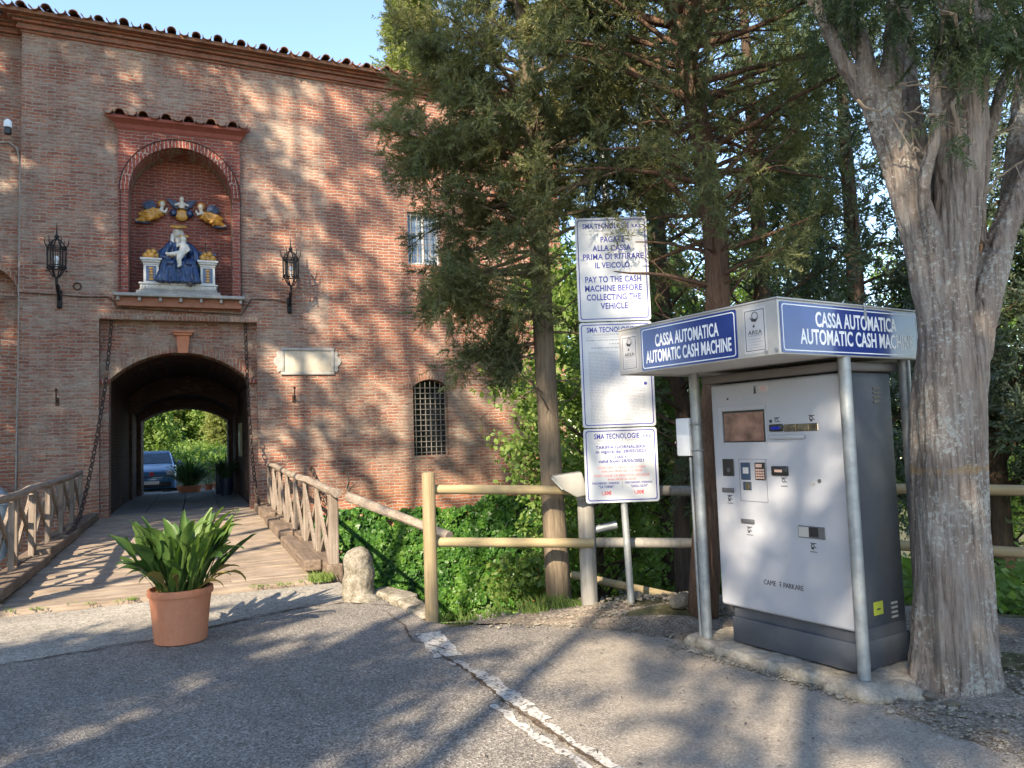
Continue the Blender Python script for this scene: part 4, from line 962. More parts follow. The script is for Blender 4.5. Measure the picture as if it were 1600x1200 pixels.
for _ in range(1100):
    t = rnd.random() * 6; k = int(t); a, b = EDGE_D[k], EDGE_D[min(k + 1, 6)]; t -= k; sp.append((a[0] + (b[0] - a[0]) * t + rnd.gauss(.03, .09), a[1] + (b[1] - a[1]) * t + rnd.gauss(.03, .09), abs(rnd.gauss(0.002, 0.004)) + 0.002))
for _ in range(130):
    t = rnd.random(); sp.append((1.3 + 0.75 * t + rnd.gauss(0, .05), 5.75 - 1.45 * t + rnd.gauss(0, .06), abs(rnd.gauss(0.006, 0.006)) + 0.003))
gravel('gravel', sp, 'loose gravel on the dirt', 'stone', 4)
for i, (x, y, s) in enumerate(((2.22, 4.62, 0.06), (2.27, 4.42, 0.05), (2.33, 4.28, 0.045), (1.35, 6.55, 0.11), (1.05, 7.0, 0.07))):
    o = link('loose_stone', rks[i], M['stone']); o.location = (x, y, max(0, dirt_z(x, y)) + s * 0.3); o.scale = (s, s * 0.8, s * 0.55); o.rotation_euler = (0.2, 0.1, i * 1.3)
    tag(o, ['pale stone between the concrete base and the big trunk', 'flat pale stone at the foot of the big trunk', 'small pale stone in front of the big trunk', 'block of stone beside the far fence post', 'grey stone on the mound behind the signpost'][i], 'stone')

# ------------------------------------------------------------------ information sign
sg = thing('information_sign', 'three stacked white blue-bordered notice panels on a grey pole', 'sign', (0.936, 6.80, 0))
MB().tube([(0.045, 0.035, -0.12), (-0.0, 0.035, 1.5), (0.0, 0.035, 3.45)], 0.031, 16).build('pole', M['galv'], sg, smooth=True)
def panel(z0, z1, x0=-0.323, x1=0.323):
    p = MB().plate(rr_outline(x0, x1, z0, z1, 0.025), [], -0.014, 0.0).build('sign_panel', M['signface'], sg)
    MB().plate(rr_outline(x0 + 0.018, x1 - 0.018, z0 + 0.018, z1 - 0.018, 0.025), [rr_outline(x0 + 0.026, x1 - 0.026, z0 + 0.026, z1 - 0.026, 0.02)], -0.0155, -0.0141).build('border_line', M['signblue'], p)
    return p
yt = -0.0142
def lines(p, rows, mat, z1, name='lettering'):
    mb = MB()
    for t, x, dz, cap, w in rows: mb.text(t, x, z1 - dz, yt, cap, w, 0.026, 0.0012)
    return mb.build(name, M[mat], p)
p1 = panel(2.556, 3.494); T = 3.494
head = lambda dz: [('SMA TECNOLOGIE', -0.045, dz, 0.046, 0.42), ('S.R.L.', 0.235, dz + 0.008, 0.026, 0.095)]
lines(p1, head(0.075) + [('PAGARE', 0.01, 0.198, 0.052, 0.215), ('ALLA CASSA', 0.0, 0.276, 0.052, 0.345), ('PRIMA DI RITIRARE', 0.01, 0.354, 0.052, 0.545), ('IL VEICOLO', 0.0, 0.432, 0.052, 0.31),
      ('PAY TO THE CASH', 0.0, 0.560, 0.055, 0.50), ('MACHINE BEFORE', 0.0, 0.640, 0.055, 0.51), ('COLLECTING THE', 0.0, 0.720, 0.055, 0.485), ('VEHICLE', 0.0, 0.800, 0.055, 0.245)], 'signblue', T)
sub = lambda p, T, dz: (lines(p, [('Automazioni e Parcheggi', -0.01, dz, 0.022, 0.39)], 'greyink', T), MB().box(-0.27, 0.27, yt - 0.001, yt, T - dz - 0.030, T - dz - 0.027).build('rule_line', M['greyink'], p))
sub(p1, T, 0.118)
p2 = panel(1.612, 2.546); T = 2.546
lines(p2, head(0.065), 'signblue', T); sub(p2, T, 0.106)
rnd = random.Random(8); mb = MB()
def pline(z, x0, x1, h):
    x = x0
    while x < x1:
        w = rnd.uniform(0.012, 0.05); mb.box(x, min(x1, x + w), yt - 0.0008, yt, z, z + h); x += w + 0.006
z = T - 0.165
for x0, x1 in ((-0.26, 0.2), (-0.06, 0.15), (-0.22, 0.24)): pline(z, x0, x1, 0.011); z -= 0.034
for k in range(50):
    if k in (27, 28): z -= 0.004
    pline(z, -0.25, 0.24 if rnd.random() < 0.75 else rnd.uniform(0.0, 0.2), 0.0085 if k in (27, 28) else 0.005); z -= 0.0125
mb.build('fine_print', M['greyink'], p2)
MB().tube([(0.245, yt - 0.001, 1.99), (0.245, yt, 1.99)], 0.014, 16).build('stamp', M['signblue'], p2)
p3 = panel(0.952, 1.602); T = 1.602
lines(p3, [('SMA TECNOLOGIE', -0.03, 0.068, 0.046, 0.40), ('S.R.L.', 0.24, 0.074, 0.024, 0.08)] + [('TARIFFA GIORNALIERA', 0.0, 0.165, 0.027, 0.44), ('in vigore dal 28/05/2021', 0.0, 0.203, 0.027, 0.44), ('DAILY', 0.0, 0.252, 0.025, 0.11), ('valid from 28/05/2021', 0.0, 0.287, 0.027, 0.40),
      ('PARCHEGGIO / PARKING', -0.145, 0.478, 0.018, 0.235), ('"LA TORRE"', -0.14, 0.510, 0.021, 0.125), ('PARCHEGGIO / PARKING', 0.145, 0.478, 0.018, 0.235), ('"DEGLI ULIVI"', 0.148, 0.510, 0.021, 0.15)], 'signblue', T)
sub(p3, T, 0.103)
lines(p3, [('OGNI ORA O FRAZIONE DI ORA', 0.0, 0.343, 0.022, 0.42), ('dalle ore 08:00 alle ore 20:00', 0.0, 0.374, 0.020, 0.36), ('EVERY HOUR OR FRACTION OF HOUR', 0.0, 0.414, 0.022, 0.49), ('from 08:00 to 20:00', 0.0, 0.445, 0.020, 0.25)], 'palered', T, 'red_lettering')
lines(p3, [('1,50€', -0.14, 0.565, 0.032, 0.085), ('1,00€', 0.148, 0.562, 0.032, 0.085)], 'redink', T, 'price')
MB().box(-0.001, 0.001, yt - 0.001, yt, T - 0.53, T - 0.465).build('divider_line', M['ink'], p3)
for px in (p1, p2, p3): pass

# ------------------------------------------------------------------ post and rail fence, floodlight, fallen rail
fe = thing('post_and_rail_fence', 'round post and rail timber fence at the edge of the ivy bank', 'fence', (-0.77, 6.75, 0))
def FW(p): return Vector(p) - Vector((-0.77, 6.75, 0))
def post(x, y, z0, z1, r, mat):
    MB().tube([FW((x, y, z0)), FW((x, y, z1 - 0.025)), FW((x, y, z1 - 0.006)), FW((x, y, z1))], [r, r, r * 0.9, r * 0.7], 18, flute=lambda a, t: 1 + 0.025 * math.sin(5 * a) + 0.02 * math.sin(11 * a)).build('post', M[mat], fe, smooth=True)
post(-0.76, 6.76, -0.3, 1.275, 0.058, 'pine'); post(0.635, 7.1, -0.3, 1.16, 0.075, 'greypost'); post(1.64, 6.80, -0.3, 1.12, 0.065, 'oldwood'); post(3.95, 5.75, -0.4, 1.2, 0.06, 'pine'); post(2.75, 6.75, -0.4, 1.15, 0.06, 'greypost'); post(5.6, 4.2, -0.4, 1.2, 0.06, 'pine')
RL = [((-0.82, 6.80, 1.125), (0.66, 7.04, 1.05), 'pine_x'), ((-0.80, 6.80, 0.665), (0.68, 7.03, 0.575), 'pine_x'), ((0.60, 7.17, 1.045), (1.70, 6.87, 1.02), 'greypost'), ((0.58, 7.17, 0.565), (1.70, 6.87, 0.56), 'greypost'),
      ((1.62, 6.87, 1.02), (2.78, 6.81, 1.02), 'greypost'), ((1.62, 6.87, 0.56), (2.80, 6.81, 0.56), 'greypost'), ((2.7, 6.75, 1.02), (4.0, 5.70, 1.02), 'pine_x'), ((2.7, 6.75, 0.56), (4.0, 5.70, 0.55), 'pine_x'), ((3.93, 5.78, 1.02), (5.6, 4.15, 1.02), 'pine_x'), ((3.93, 5.78, 0.55), (5.6, 4.15, 0.55), 'pine_x')]
for i, (a, b, m) in enumerate(RL):
    a, b = Vector(a), Vector(b); rad = 0.042 if m == 'pine_x' else 0.045
    L = (b - a).length; ang = math.atan2(b.y - a.y, b.x - a.x)
    o = MB().tube([(0, 0, 0), (L * 0.5, 0, (b.z - a.z) * 0.5), (L, 0, b.z - a.z)], [rad, rad * 1.03, rad], 14, flute=lambda an, t: 1 + 0.03 * math.sin(3 * an + 2 * t)).build('rail', M['pine_x'] if m == 'pine_x' else M['greypost'], fe, smooth=True)
    o.location = FW(a); o.rotation_euler = (0, 0, ang)
fl = thing('floodlight', 'grey floodlight on a bracket beside the lowest notice panel, tilted down', 'floodlight', (0.56, 6.95, 1.12))
mb = MB()
mb.add([(-0.27, -0.10, 0.09), (0.04, -0.10, 0.12), (0.10, -0.10, -0.11), (-0.02, -0.10, -0.14), (-0.15, -0.10, -0.06),
        (-0.27, 0.13, 0.09), (0.04, 0.13, 0.12), (0.10, 0.13, -0.11), (-0.02, 0.13, -0.14), (-0.15, 0.13, -0.06)],
       [(0, 1, 2, 3, 4), (9, 8, 7, 6, 5), (0, 5, 6, 1), (1, 6, 7, 2), (2, 7, 8, 3), (3, 8, 9, 4), (4, 9, 5, 0)])
mb.build('housing', M['plasticgrey'], fl, bevel=0.018, smooth=True)
MB().add([(-0.255, -0.09, 0.072), (-0.255, 0.12, 0.072), (-0.15, 0.12, -0.045), (-0.15, -0.09, -0.045), (-0.275, -0.09, 0.062), (-0.275, 0.12, 0.062), (-0.17, 0.12, -0.055), (-0.17, -0.09, -0.055)], [(4, 5, 6, 7), (3, 2, 1, 0), (0, 1, 5, 4), (1, 2, 6, 5), (2, 3, 7, 6), (3, 0, 4, 7)]).build('lens', M['lampglass'], fl)
fl.scale = (0.88, 0.88, 0.88)
MB().rbox(-0.02, 0.09, -0.02, 0.06, -0.17, -0.12, 0.01).build('mount', M['plasticgrey'], fl)
p = thing('pipe_stub', 'short grey pipe stub sticking out past the silvered fence post', 'pipe', (0.72, 7.16, 0.70))
MB().tube([(-0.05, 0, -0.03), (0.2, -0.03, 0.02)], 0.036, 14).build('tube', M['galv'], p, smooth=True)
a, b = at(895, 898, 8.1), at(1058, 934, 7.25); o = MB().tube([(0, 0, 0), b - a], [0.04, 0.042], 12).build('fallen_rail', M['pine_x'], smooth=True); o.location = a
tag(o, 'fallen pine rail lying on the bank behind the signpost', 'rail')
a = at(885, 982 - 90, 7.9)

# bollard stone
mb = MB().lathe([(0.185, -0.12), (0.175, 0.03), (0.165, 0.2), (0.15, 0.38), (0.13, 0.46), (0.07, 0.51), (0.01, 0.52)], 22)
mb.ball((0.05, -0.03, 0.0), (0.22, 0.2, 0.06), 12, 8)
o = mb.build('boulder', M['stone'], remesh=0.022, soft=2, smooth='all', disp=lambda p: 0.022 * nd_(p, 6) + 0.012 * nd_(p, 20))
o.location = (-1.60, 7.78, 0); o.scale = (0.93, 0.93, 0.98); tag(o, 'squat rounded grey boulder bollard at the end of the bridge', 'bollard')
for i, (x, y, sx, sy, sz, r) in enumerate(((-1.25, 7.85, 0.22, 0.12, 0.07, -0.5), (-1.02, 7.42, 0.16, 0.1, 0.06, -1.0), (-0.88, 7.08, 0.15, 0.1, 0.06, -0.9))):
    o = MB().rbox(-sx, sx, -sy, sy, -sz * 2, sz, 0.03).build('kerb_stone', M['stone'], remesh=0.02, soft=2, smooth='all', disp=lambda p: 0.02 * nd_(p, 7))
    o.location = (x, y, -0.02); o.rotation_euler = (0.05, 0.1, r); tag(o, ['broken kerb stone just behind the boulder bollard', 'middle kerb stone between boulder and fence post', 'kerb stone right behind the first fence post'][i], 'stone', 'kerb stones along the ivy bank')

# ------------------------------------------------------------------ potted aspidistra
pp = thing('potted_plant', 'aspidistra with broad leaves in a terracotta tub on the asphalt', 'potted plant', (-2.76, 6.36, 0))
MB().lathe([(0.19, 0.004), (0.20, 0.01), (0.222, 0.26), (0.236, 0.375), (0.248, 0.378), (0.252, 0.40), (0.248, 0.43), (0.232, 0.432), (0.228, 0.40), (0.0, 0.385)], 40).build('pot', M['terracotta'], pp, smooth=True)
MB().lathe([(0.0, 0.38), (0.222, 0.39), (0.0, 0.41)], 24).build('soil', M['earth'], pp)
def blade_leaf(V, F, base, az, tilt, stem, L, Wd, curl, fold, roll, rnd):
    d = Vector((math.cos(az), math.sin(az), 0)); s = Vector((-math.sin(az), math.cos(az), 0)); n0 = len(V)
    p = Vector(base); ang = tilt; n = 9; st = stem / 3; prof = [0.06, 0.06, 0.07]
    pts = []; t = 0
    for i in range(3): pts.append((p.copy(), ang, 0.008)); p = p + (d * math.sin(ang) + Vector((0, 0, math.cos(ang)))) * st
    for i in range(n + 1):
        t = i / n; w = Wd * (math.sin(math.pi * min(1, t * 0.93 + 0.05)) ** 0.8) * (1 - 0.35 * t); pts.append((p.copy(), ang, max(0.003, w)))
        p = p + (d * math.sin(ang) + Vector((0, 0, math.cos(ang)))) * (L / n); ang += curl / n * (0.4 + 1.3 * t)
    for q, a, w in pts:
        nrm = Vector((-d.x * math.cos(a), -d.y * math.cos(a), math.sin(a)))
        side_ = (s * math.cos(roll) + nrm * math.sin(roll))
        wv = rnd.uniform(-.006, .006)
        V.append(q - side_ * w + nrm * (fold * w + wv)); V.append(q); V.append(q + side_ * w + nrm * (fold * w - wv))
    for i in range(len(pts) - 1):
        for k in range(2): F.append((n0 + i * 3 + k, n0 + i * 3 + k + 1, n0 + (i + 1) * 3 + k + 1, n0 + (i + 1) * 3 + k))
rnd = random.Random(12); V = []; F = []
for i in range(125):
    az = rnd.uniform(0, 6.283); r = 0.17 * math.sqrt(rnd.random()); bx_ = (r * math.cos(az), r * math.sin(az), 0.39)
    az2 = az + rnd.uniform(-0.6, 0.6); tilt = 0.04 + 0.75 * (r / 0.17) * rnd.uniform(0.2, 1.1)
    blade_leaf(V, F, bx_, az2, tilt, rnd.uniform(0.08, 0.38), rnd.uniform(0.25, 0.42), rnd.uniform(0.040, 0.064), rnd.choice((rnd.uniform(0.0, 0.6), rnd.uniform(0.5, 1.9))), rnd.uniform(0.1, 0.6), rnd.uniform(-0.9, 0.9), rnd)
me = bpy.data.meshes.new('foliage'); me.from_pydata([tuple(v) for v in V], [], F); me.update()
for q in me.polygons: q.use_smooth = True
link('foliage', me, M['aspid'], pp)
V = []; F = []
for i in range(9):
    az = rnd.uniform(0, 6.283); blade_leaf(V, F, (.14 * math.cos(az), .14 * math.sin(az), .4), az, rnd.uniform(.5, 1.1), .12, rnd.uniform(.2, .34), rnd.uniform(.025, .04), rnd.uniform(1.2, 2.2), .5, rnd.uniform(-.8, .8), rnd)
me = bpy.data.meshes.new('dry_leaves'); me.from_pydata([tuple(v) for v in V], [], F); me.update(); link('dry_leaves', me, M['dry_leaf'], pp)

# ------------------------------------------------------------------ chains, hooks, lanterns, plaque
def chain(name, pts, label, group):
    P_ = [Vector(p) for p in pts]; segs = []; L = 0
    fine = []
    for a, b in zip(P_, P_[1:]):
        n = max(1, int((b - a).length / 0.02)); fine += [a.lerp(b, i / n) for i in range(n)]
    fine.append(P_[-1]); acc = [0]
    for a, b in zip(fine, fine[1:]): acc.append(acc[-1] + (b - a).length)
    mb = MB(); pitch = 0.105; s = pitch / 2; i = 0; k = 0
    while s < acc[-1] - pitch / 2:
        while acc[i + 1] < s: i += 1
        c = fine[i].lerp(fine[i + 1], (s - acc[i]) / (acc[i + 1] - acc[i])); t = (fine[min(i + 3, len(fine) - 1)] - fine[max(0, i - 3)]).normalized()
        q = t.to_track_quat('Z', 'Y').to_matrix().to_4x4(); Mx = Matrix.Translation(c) @ q @ Matrix.Rotation(R_(45 + 90 * (k % 2)), 4, 'Z') @ Matrix.Diagonal((0.62, 1, 1, 1))
        v = MB().torus((0, 0, 0), 0.058, 0.016, 'y', 10, 5); mb.add(v.v, v.f, Mx); s += pitch; k += 1
    return tag(mb.build(name, M['chain'], smooth='all'), label, 'chain', group)
GC = 'drawbridge chains of the gate'
chain('drawbridge_chain', [W(-1.30, 0.1, 4.32), W(-1.31, -0.05, 3.9), W(-1.36, -0.45, 2.9), W(-1.45, -1.05, 1.8), W(-1.52, -1.75, 0.95), W(-1.56, -2.5, 0.42), W(-1.57, -3.2, 0.27), W(-1.57, -3.9, 0.25)], 'rusty drawbridge chain hanging on the lantern side of the arch, sagging onto the beam', GC)
chain('drawbridge_chain', [W(1.38, 0.1, 4.32), W(1.39, -0.02, 3.6), W(1.42, -0.15, 2.4), W(1.47, -0.35, 1.3), W(1.52, -0.7, 0.55), W(1.55, -1.3, 0.30), W(1.56, -2.1, 0.27)], 'rusty drawbridge chain hanging on the plaque side of the arch', GC)
chain('rail_chain', [W(2.75, -0.03, 1.05), W(2.82, -0.1, 0.75), W(2.92, -0.18, 0.45), W(3.05, -0.2, 0.1)], 'short rusty chain hanging from the wall behind the boulder railing', None)
def hook(u, v, label, cap):
    o = thing('wall_hook', label, 'hook', W(u, 0, v), TH, 'iron hooks in the gatehouse wall')
    MB().tube([(0, 0.05, 0), (0, -0.12, 0.0), (0, -0.16, 0.03), (0, -0.17, 0.2)], [0.02, 0.018, 0.016, 0.014], 8).build('rod', M['rusty_iron'], o); MB().ball((0, -0.17, 0.22), 0.03, 8, 6).build('tip', M['rusty_iron'], o)
    MB().rbox(-0.035, 0.035, -0.02, 0, -0.1, 0.07, 0.006).build('plate', M['rusty_iron'], o)
hook(-2.27, 2.62, 'small iron hook below the lantern on the drain pipe side', 1); hook(2.40, 2.62, 'small iron hook under the marble plaque', 1)

def lantern(u, v, label, first):
    if first is not None:
        o = copy_tree(first); o.location = W(u, 0, v); o['label'] = label; return o
    o = thing('wall_lantern', label, 'lantern', W(u, 0, v), TH, 'wrought iron lanterns on the gatehouse')
    y = -0.42; m = MB()
    m.tube([(0, 0, -0.22), (0, -0.1, -0.16), (0, -0.24, -0.12), (0, y, 0.02), (0, y, 0.18)], [0.03, 0.024, 0.022, 0.022, 0.03], 8)
    m.torus((0, -0.15, -0.02), 0.09, 0.014, 'x', 14, 5).torus((0, -0.30, 0.02), 0.05, 0.011, 'x', 12, 5).rbox(-0.05, 0.05, -0.03, 0, -0.36, -0.02, 0.01).ball((0, -0.05, -0.36), 0.05, 8, 6)
    m.build('bracket', M['iron'], o, smooth=True)
    f = MB(); hx = 0.16
    for k in range(6):
        a = math.pi / 3 * k; c, s = math.cos(a), math.sin(a); a2 = a + math.pi / 3; c2, s2 = math.cos(a2), math.sin(a2)
        b0 = (hx * c, y + hx * s, 0.36); b1 = (hx * 1.05 * c, y + hx * 1.05 * s, 0.78)
        f.tube([(0.05 * c, y + 0.05 * s, 0.17), (0.11 * c, y + 0.11 * s, 0.27), b0], [0.014, 0.012, 0.014], 6)
        f.tube([b0, b1], 0.016, 6); f.ball((b0[0], b0[1], 0.36), 0.026, 6, 5); f.ball((b0[0] * 1.1, y + (b0[1] - y) * 1.1, 0.30), 0.02, 6, 5)
        f.tube([b1, (b1[0] * 1.25, y + (b1[1] - y) * 1.25, 0.86), (b1[0] * 1.3, y + (b1[1] - y) * 1.3, 0.98)], [0.014, 0.012, 0.004], 6)
        f.tube([b1, (0.09 * c, y + 0.09 * s, 0.90), (0.02 * c, y + 0.02 * s, 0.96)], [0.014, 0.012, 0.012], 6)
        for zz, kk in ((0.36, 1), (0.40, 1), (0.74, 1.05), (0.78, 1.05)): f.tube([(hx * kk * c, y + hx * kk * s, zz), (hx * kk * c2, y + hx * kk * s2, zz)], 0.011, 6)
        e = 0.5; mx, my = hx * (c + c2) / 2, hx * (s + s2) / 2
        f.tube([(mx, y + my, 0.36), (mx * 1.04, y + my * 1.04, 0.78)], 0.007, 5)
    f.tube([(0, y, 0.94), (0, y, 1.02), (0, y, 1.06), (0, y, 1.3)], [0.03, 0.03, 0.016, 0.003], 8)
    f.ball((0, y, 1.0), 0.045, 8, 6)
    f.build('cage', M['iron'], o, smooth=True)
    MB().ball((0, y, 0.55), (0.045, 0.045, 0.06), 12, 8).tube([(0, y, 0.36), (0, y, 0.5)], 0.02, 8).build('bulb', M['bulb'], o, smooth=True)
    return o
l1 = lantern(-2.24, 4.92, 'black wrought iron lantern on the drain pipe side of the niche', None)
lantern(2.33, 4.95, 'black wrought iron lantern above the marble plaque', l1)
rg = MB().torus((0, -0.03, 0), 0.07, 0.014, 'y', 16, 6).tube([(0, 0.04, 0.07), (0, -0.05, 0.07)], 0.016, 8).build('iron_ring', M['rusty_iron']); rg.location = W(-1.92, 0, 5.0); rg.rotation_euler = (0, 0, TH)
tag(rg, 'iron ring in the wall beside the drain pipe side lantern', 'ring')

pl = thing('plaque', 'blank weathered marble plaque with scrolled ears on the brick wall', 'plaque', W(2.72, 0, 3.46), TH)
MB().rbox(-0.52, 0.52, -0.02, 0, -0.24, 0.24, 0.006).build('slab', M['marble'], pl, smooth=True)
mb = MB()
for x0, x1, z0, z1 in ((-0.60, 0.60, 0.242, 0.31), (-0.60, 0.60, -0.31, -0.242), (-0.60, -0.522, -0.24, 0.24), (0.522, 0.60, -0.24, 0.24)): mb.rbox(x0, x1, -0.042, 0, z0, z1, 0.012)
mb.build('frame', M['greystone'], pl, smooth=True)
for s in (-1, 1):
    o = MB(); 
    out = [(s * 0.602, -0.22), (s * 0.66, -0.25), (s * 0.69, -0.18), (s * 0.67, -0.12), (s * 0.73, -0.07), (s * 0.76, 0.0), (s * 0.73, 0.07), (s * 0.67, 0.12), (s * 0.69, 0.18), (s * 0.66, 0.25), (s * 0.602, 0.22)]
    o.plate(out if s > 0 else out[::-1], [], -0.025, 0).build('scroll_ear', M['greystone'], pl)

# ------------------------------------------------------------------ glazed figures in the niche
def fig(name, label, cat, u, d, v, group=None): return thing(name, label, cat, W(u, d, v), TH, group)
NF = 4.86
st = fig('altar_plinth', 'white glazed step plinth with egg moulding on the niche sill', 'plinth', 0.02, 0.12, NF)
MB().rbox(-0.84, 0.84, -0.22, 0.42, 0, 0.10, 0.01).rbox(-0.78, 0.78, -0.20, 0.40, 0.102, 0.15, 0.015).build('base', M['greystone'], st)
mb = MB().rbox(-0.76, 0.76, -0.19, 0.39, 0.152, 0.235, 0.01).rbox(-0.79, 0.79, -0.22, 0.40, 0.237, 0.275, 0.012)
for i in range(26): mb.ball((-0.73 + i * 0.0584, -0.195, 0.195), (0.02, 0.015, 0.03), 6, 5)
mb.build('moulding', M['cream'], st, smooth=True)
PZ = NF + 0.276
def pillar(u, label):
    o = fig('pedestal', label, 'pedestal', u, 0.12, PZ, 'white pedestals beside the seated figure')
    MB().rbox(-0.15, 0.15, -0.14, 0.14, 0, 0.40, 0.006).build('shaft', M['cream'], o)
    MB().box(-0.10, 0.10, -0.146, -0.1402, 0.04, 0.37).build('panel', M['glazeblue2'], o)
    mb = MB()
    for k in range(5): mb.ball((0.0, -0.15, 0.08 + k * 0.06), (0.05 - 0.012 * (k % 2), 0.012, 0.026), 8, 6)
    mb.build('ornament', M['glazegold'], o)
    c = MB().rbox(-0.165, 0.165, -0.155, 0.155, 0.402, 0.44, 0.008).rbox(-0.19, 0.19, -0.18, 0.18, 0.442, 0.49, 0.015).rbox(-0.215, 0.215, -0.2, 0.2, 0.492, 0.54, 0.01)
    for k in range(9): c.ball((-0.17 + k * 0.0425, -0.182, 0.467), 0.017, 6, 5)
    c.build('capital', M['cream'], o)
pillar(-0.53, 'white glazed pedestal under the basket of fruit without a cross'); pillar(0.60, 'white glazed pedestal under the fruit with the iron cross')
def fruit(u, label, tall):
    o = fig('fruit_arrangement', label, 'fruit', u, 0.12, PZ + 0.541, 'glazed fruit on the pedestals')
    mb = MB(); rnd = random.Random(int(u * 100) + 200)
    for x, z, r in ((-0.1, 0.075, 0.08), (0.0, 0.075, 0.085), (0.1, 0.075, 0.08), (0.04, 0.17, 0.07), (-0.05, 0.16, 0.06)): mb.ball((x, rnd.uniform(-.05, .02), z), (r, r * .9, r), 12, 8)
    mb.build('fruit', M['glazegold'], o, smooth='all')
    mb = MB()
    for k in range(12):
        a = rnd.uniform(0, 6.28); x = rnd.uniform(-.16, .16); z = rnd.uniform(.04, .2); mb.ball((x, 0.06 - rnd.random() * .05, z), (0.055, 0.012, 0.03), 8, 5, M=Matrix.Rotation(0, 4, 'X'))
    mb.build('leaves', M['glazeblue2'], o)
    return o
fruit(-0.53, 'orange glazed fruit on the pedestal without a cross', 0); fruit(0.60, 'orange glazed fruit around the iron cross', 1)
cr = fig('iron_cross', 'small dark iron cross standing among glazed fruit in the niche', 'cross', 0.56, 0.2, PZ + 0.541)
MB().box(-0.012, 0.012, -0.012, 0.012, 0, 0.46).box(-0.13, -0.0121, -0.01, 0.01, 0.32, 0.345).box(0.0121, 0.13, -0.01, 0.01, 0.32, 0.345).build('cross_bars', M['rusty_iron'], cr)

mo = fig('seated_statue', 'glazed statue of a seated woman in blue robe holding an infant', 'statue', 0.02, 0.12, PZ)
mb = MB()
mb.ball((0, 0.02, 0.36), (0.36, 0.26, 0.30), 20, 12).ball((-0.17, -0.12, 0.43), (0.15, 0.20, 0.13), 16, 10).ball((0.20, -0.12, 0.43), (0.15, 0.20, 0.13), 16, 10)
for x in (-0.32, -0.2, -0.08, 0.06, 0.18, 0.3):
    mb.tube([(x * 0.85, -0.20, 0.48), (x, -0.24, 0.25), (x * 1.25, -0.26, 0.0)], [0.07, 0.075, 0.10], 10)
mb.tube([(-0.36, 0.0, 0.0), (-0.30, 0, 0.4)], [0.14, 0.1], 10).tube([(0.38, 0.0, 0.0), (0.32, 0, 0.4)], [0.12, 0.1], 10)
mb.tube([(0, 0.05, 0.4), (0, 0.05, 0.72), (0, 0.05, 0.94)], [0.2, 0.19, 0.13], 16)
mb.tube([(-0.13, 0.03, 0.92), (-0.30, -0.02, 0.70), (-0.32, -0.1, 0.56)], [0.10, 0.105, 0.08], 12).tube([(0.13, 0.03, 0.92), (0.32, -0.02, 0.70), (0.34, -0.06, 0.50)], [0.10, 0.115, 0.10], 12)
mb.tube([(-0.32, -0.1, 0.56), (-0.16, -0.22, 0.58)], [0.075, 0.05], 10)
mb.build('robe', M['glazeblue'], mo, remesh=0.016, soft=2, smooth='all', disp=lambda p: 0.03 * mnoise.noise(Vector((p.x * 17 + p.z * 2, p.y * 12, p.z * 4))))
hd = MB().ball((-0.035, 0.0, 1.16), (0.075, 0.085, 0.105), 18, 12).tube([(-0.01, 0.03, 0.95), (-0.03, 0.01, 1.08)], [0.065, 0.05], 12)
hd.ball((-0.05, -0.085, 1.155), (0.014, 0.02, 0.022), 8, 6).ball((-0.045, -0.065, 1.09), (0.03, 0.03, 0.022), 8, 6)
hd.tube([(-0.17, -0.22, 0.58), (-0.10, -0.25, 0.60), (-0.06, -0.255, 0.61)], [0.042, 0.036, 0.018], 8)
hd.build('head', M['skinwhite'], mo, remesh=0.012, soft=2, smooth='all')
fc = MB()
for x in (-0.075, -0.022): fc.ball((x, -0.078, 1.175), (0.013, 0.008, 0.006), 8, 5)
fc.ball((-0.05, -0.09, 1.112), (0.02, 0.006, 0.005), 8, 5)
fc.build('face_lines', M['hairbrown'], mo)
vl = MB().ball((-0.02, 0.075, 1.18), (0.115, 0.10, 0.14), 16, 10).tube([(-0.12, 0.04, 1.14), (-0.14, 0.03, 0.98), (-0.12, 0.02, 0.88)], [0.045, 0.05, 0.04], 10).tube([(0.08, 0.03, 1.14), (0.11, 0.03, 0.98), (0.1, 0.02, 0.9)], [0.045, 0.05, 0.04], 10)
vl.build('veil', M['cream'], mo, remesh=0.016, soft=2, smooth='all')
MB().lathe([(0.0, 0.0), (0.17, 0.0), (0.18, 0.012), (0.17, 0.03), (0.0, 0.03)], 26, M=Matrix.Translation((-0.01, 0.03, 1.30)) @ Matrix.Rotation(R_(22), 4, 'X')).build('halo', M['glazegold'], mo, smooth=True)
ch = MB().ball((0.09, -0.19, 0.98), (0.065, 0.065, 0.075), 14, 10).tube([(0.08, -0.19, 0.92), (0.10, -0.21, 0.80), (0.07, -0.22, 0.66)], [0.05, 0.085, 0.085], 12)
ch.tube([(0.06, -0.24, 0.66), (-0.08, -0.30, 0.62), (-0.22, -0.33, 0.60), (-0.26, -0.34, 0.63)], [0.07, 0.055, 0.038, 0.03], 10).tube([(0.06, -0.24, 0.64), (0.0, -0.34, 0.50), (0.02, -0.34, 0.36), (-0.02, -0.38, 0.33)], [0.07, 0.055, 0.04, 0.03], 10)
ch.tube([(0.04, -0.22, 0.87), (-0.04, -0.24, 0.80), (-0.03, -0.20, 0.90)], [0.036, 0.032, 0.026], 8).tube([(0.15, -0.2, 0.86), (0.2, -0.22, 0.74), (0.15, -0.26, 0.68)], [0.036, 0.032, 0.026], 8)
ch.build('infant', M['skinwhite'], mo, remesh=0.015, soft=2, smooth='all')
MB().ball((0.105, -0.165, 1.0), (0.068, 0.065, 0.07), 12, 8).build('infant_hair', M['hairbrown'], mo, smooth='all')
MB().ball((0.10, -0.12, 1.06), (0.10, 0.02, 0.04), 14, 6).build('infant_halo', M['glazegold'], mo, smooth='all')
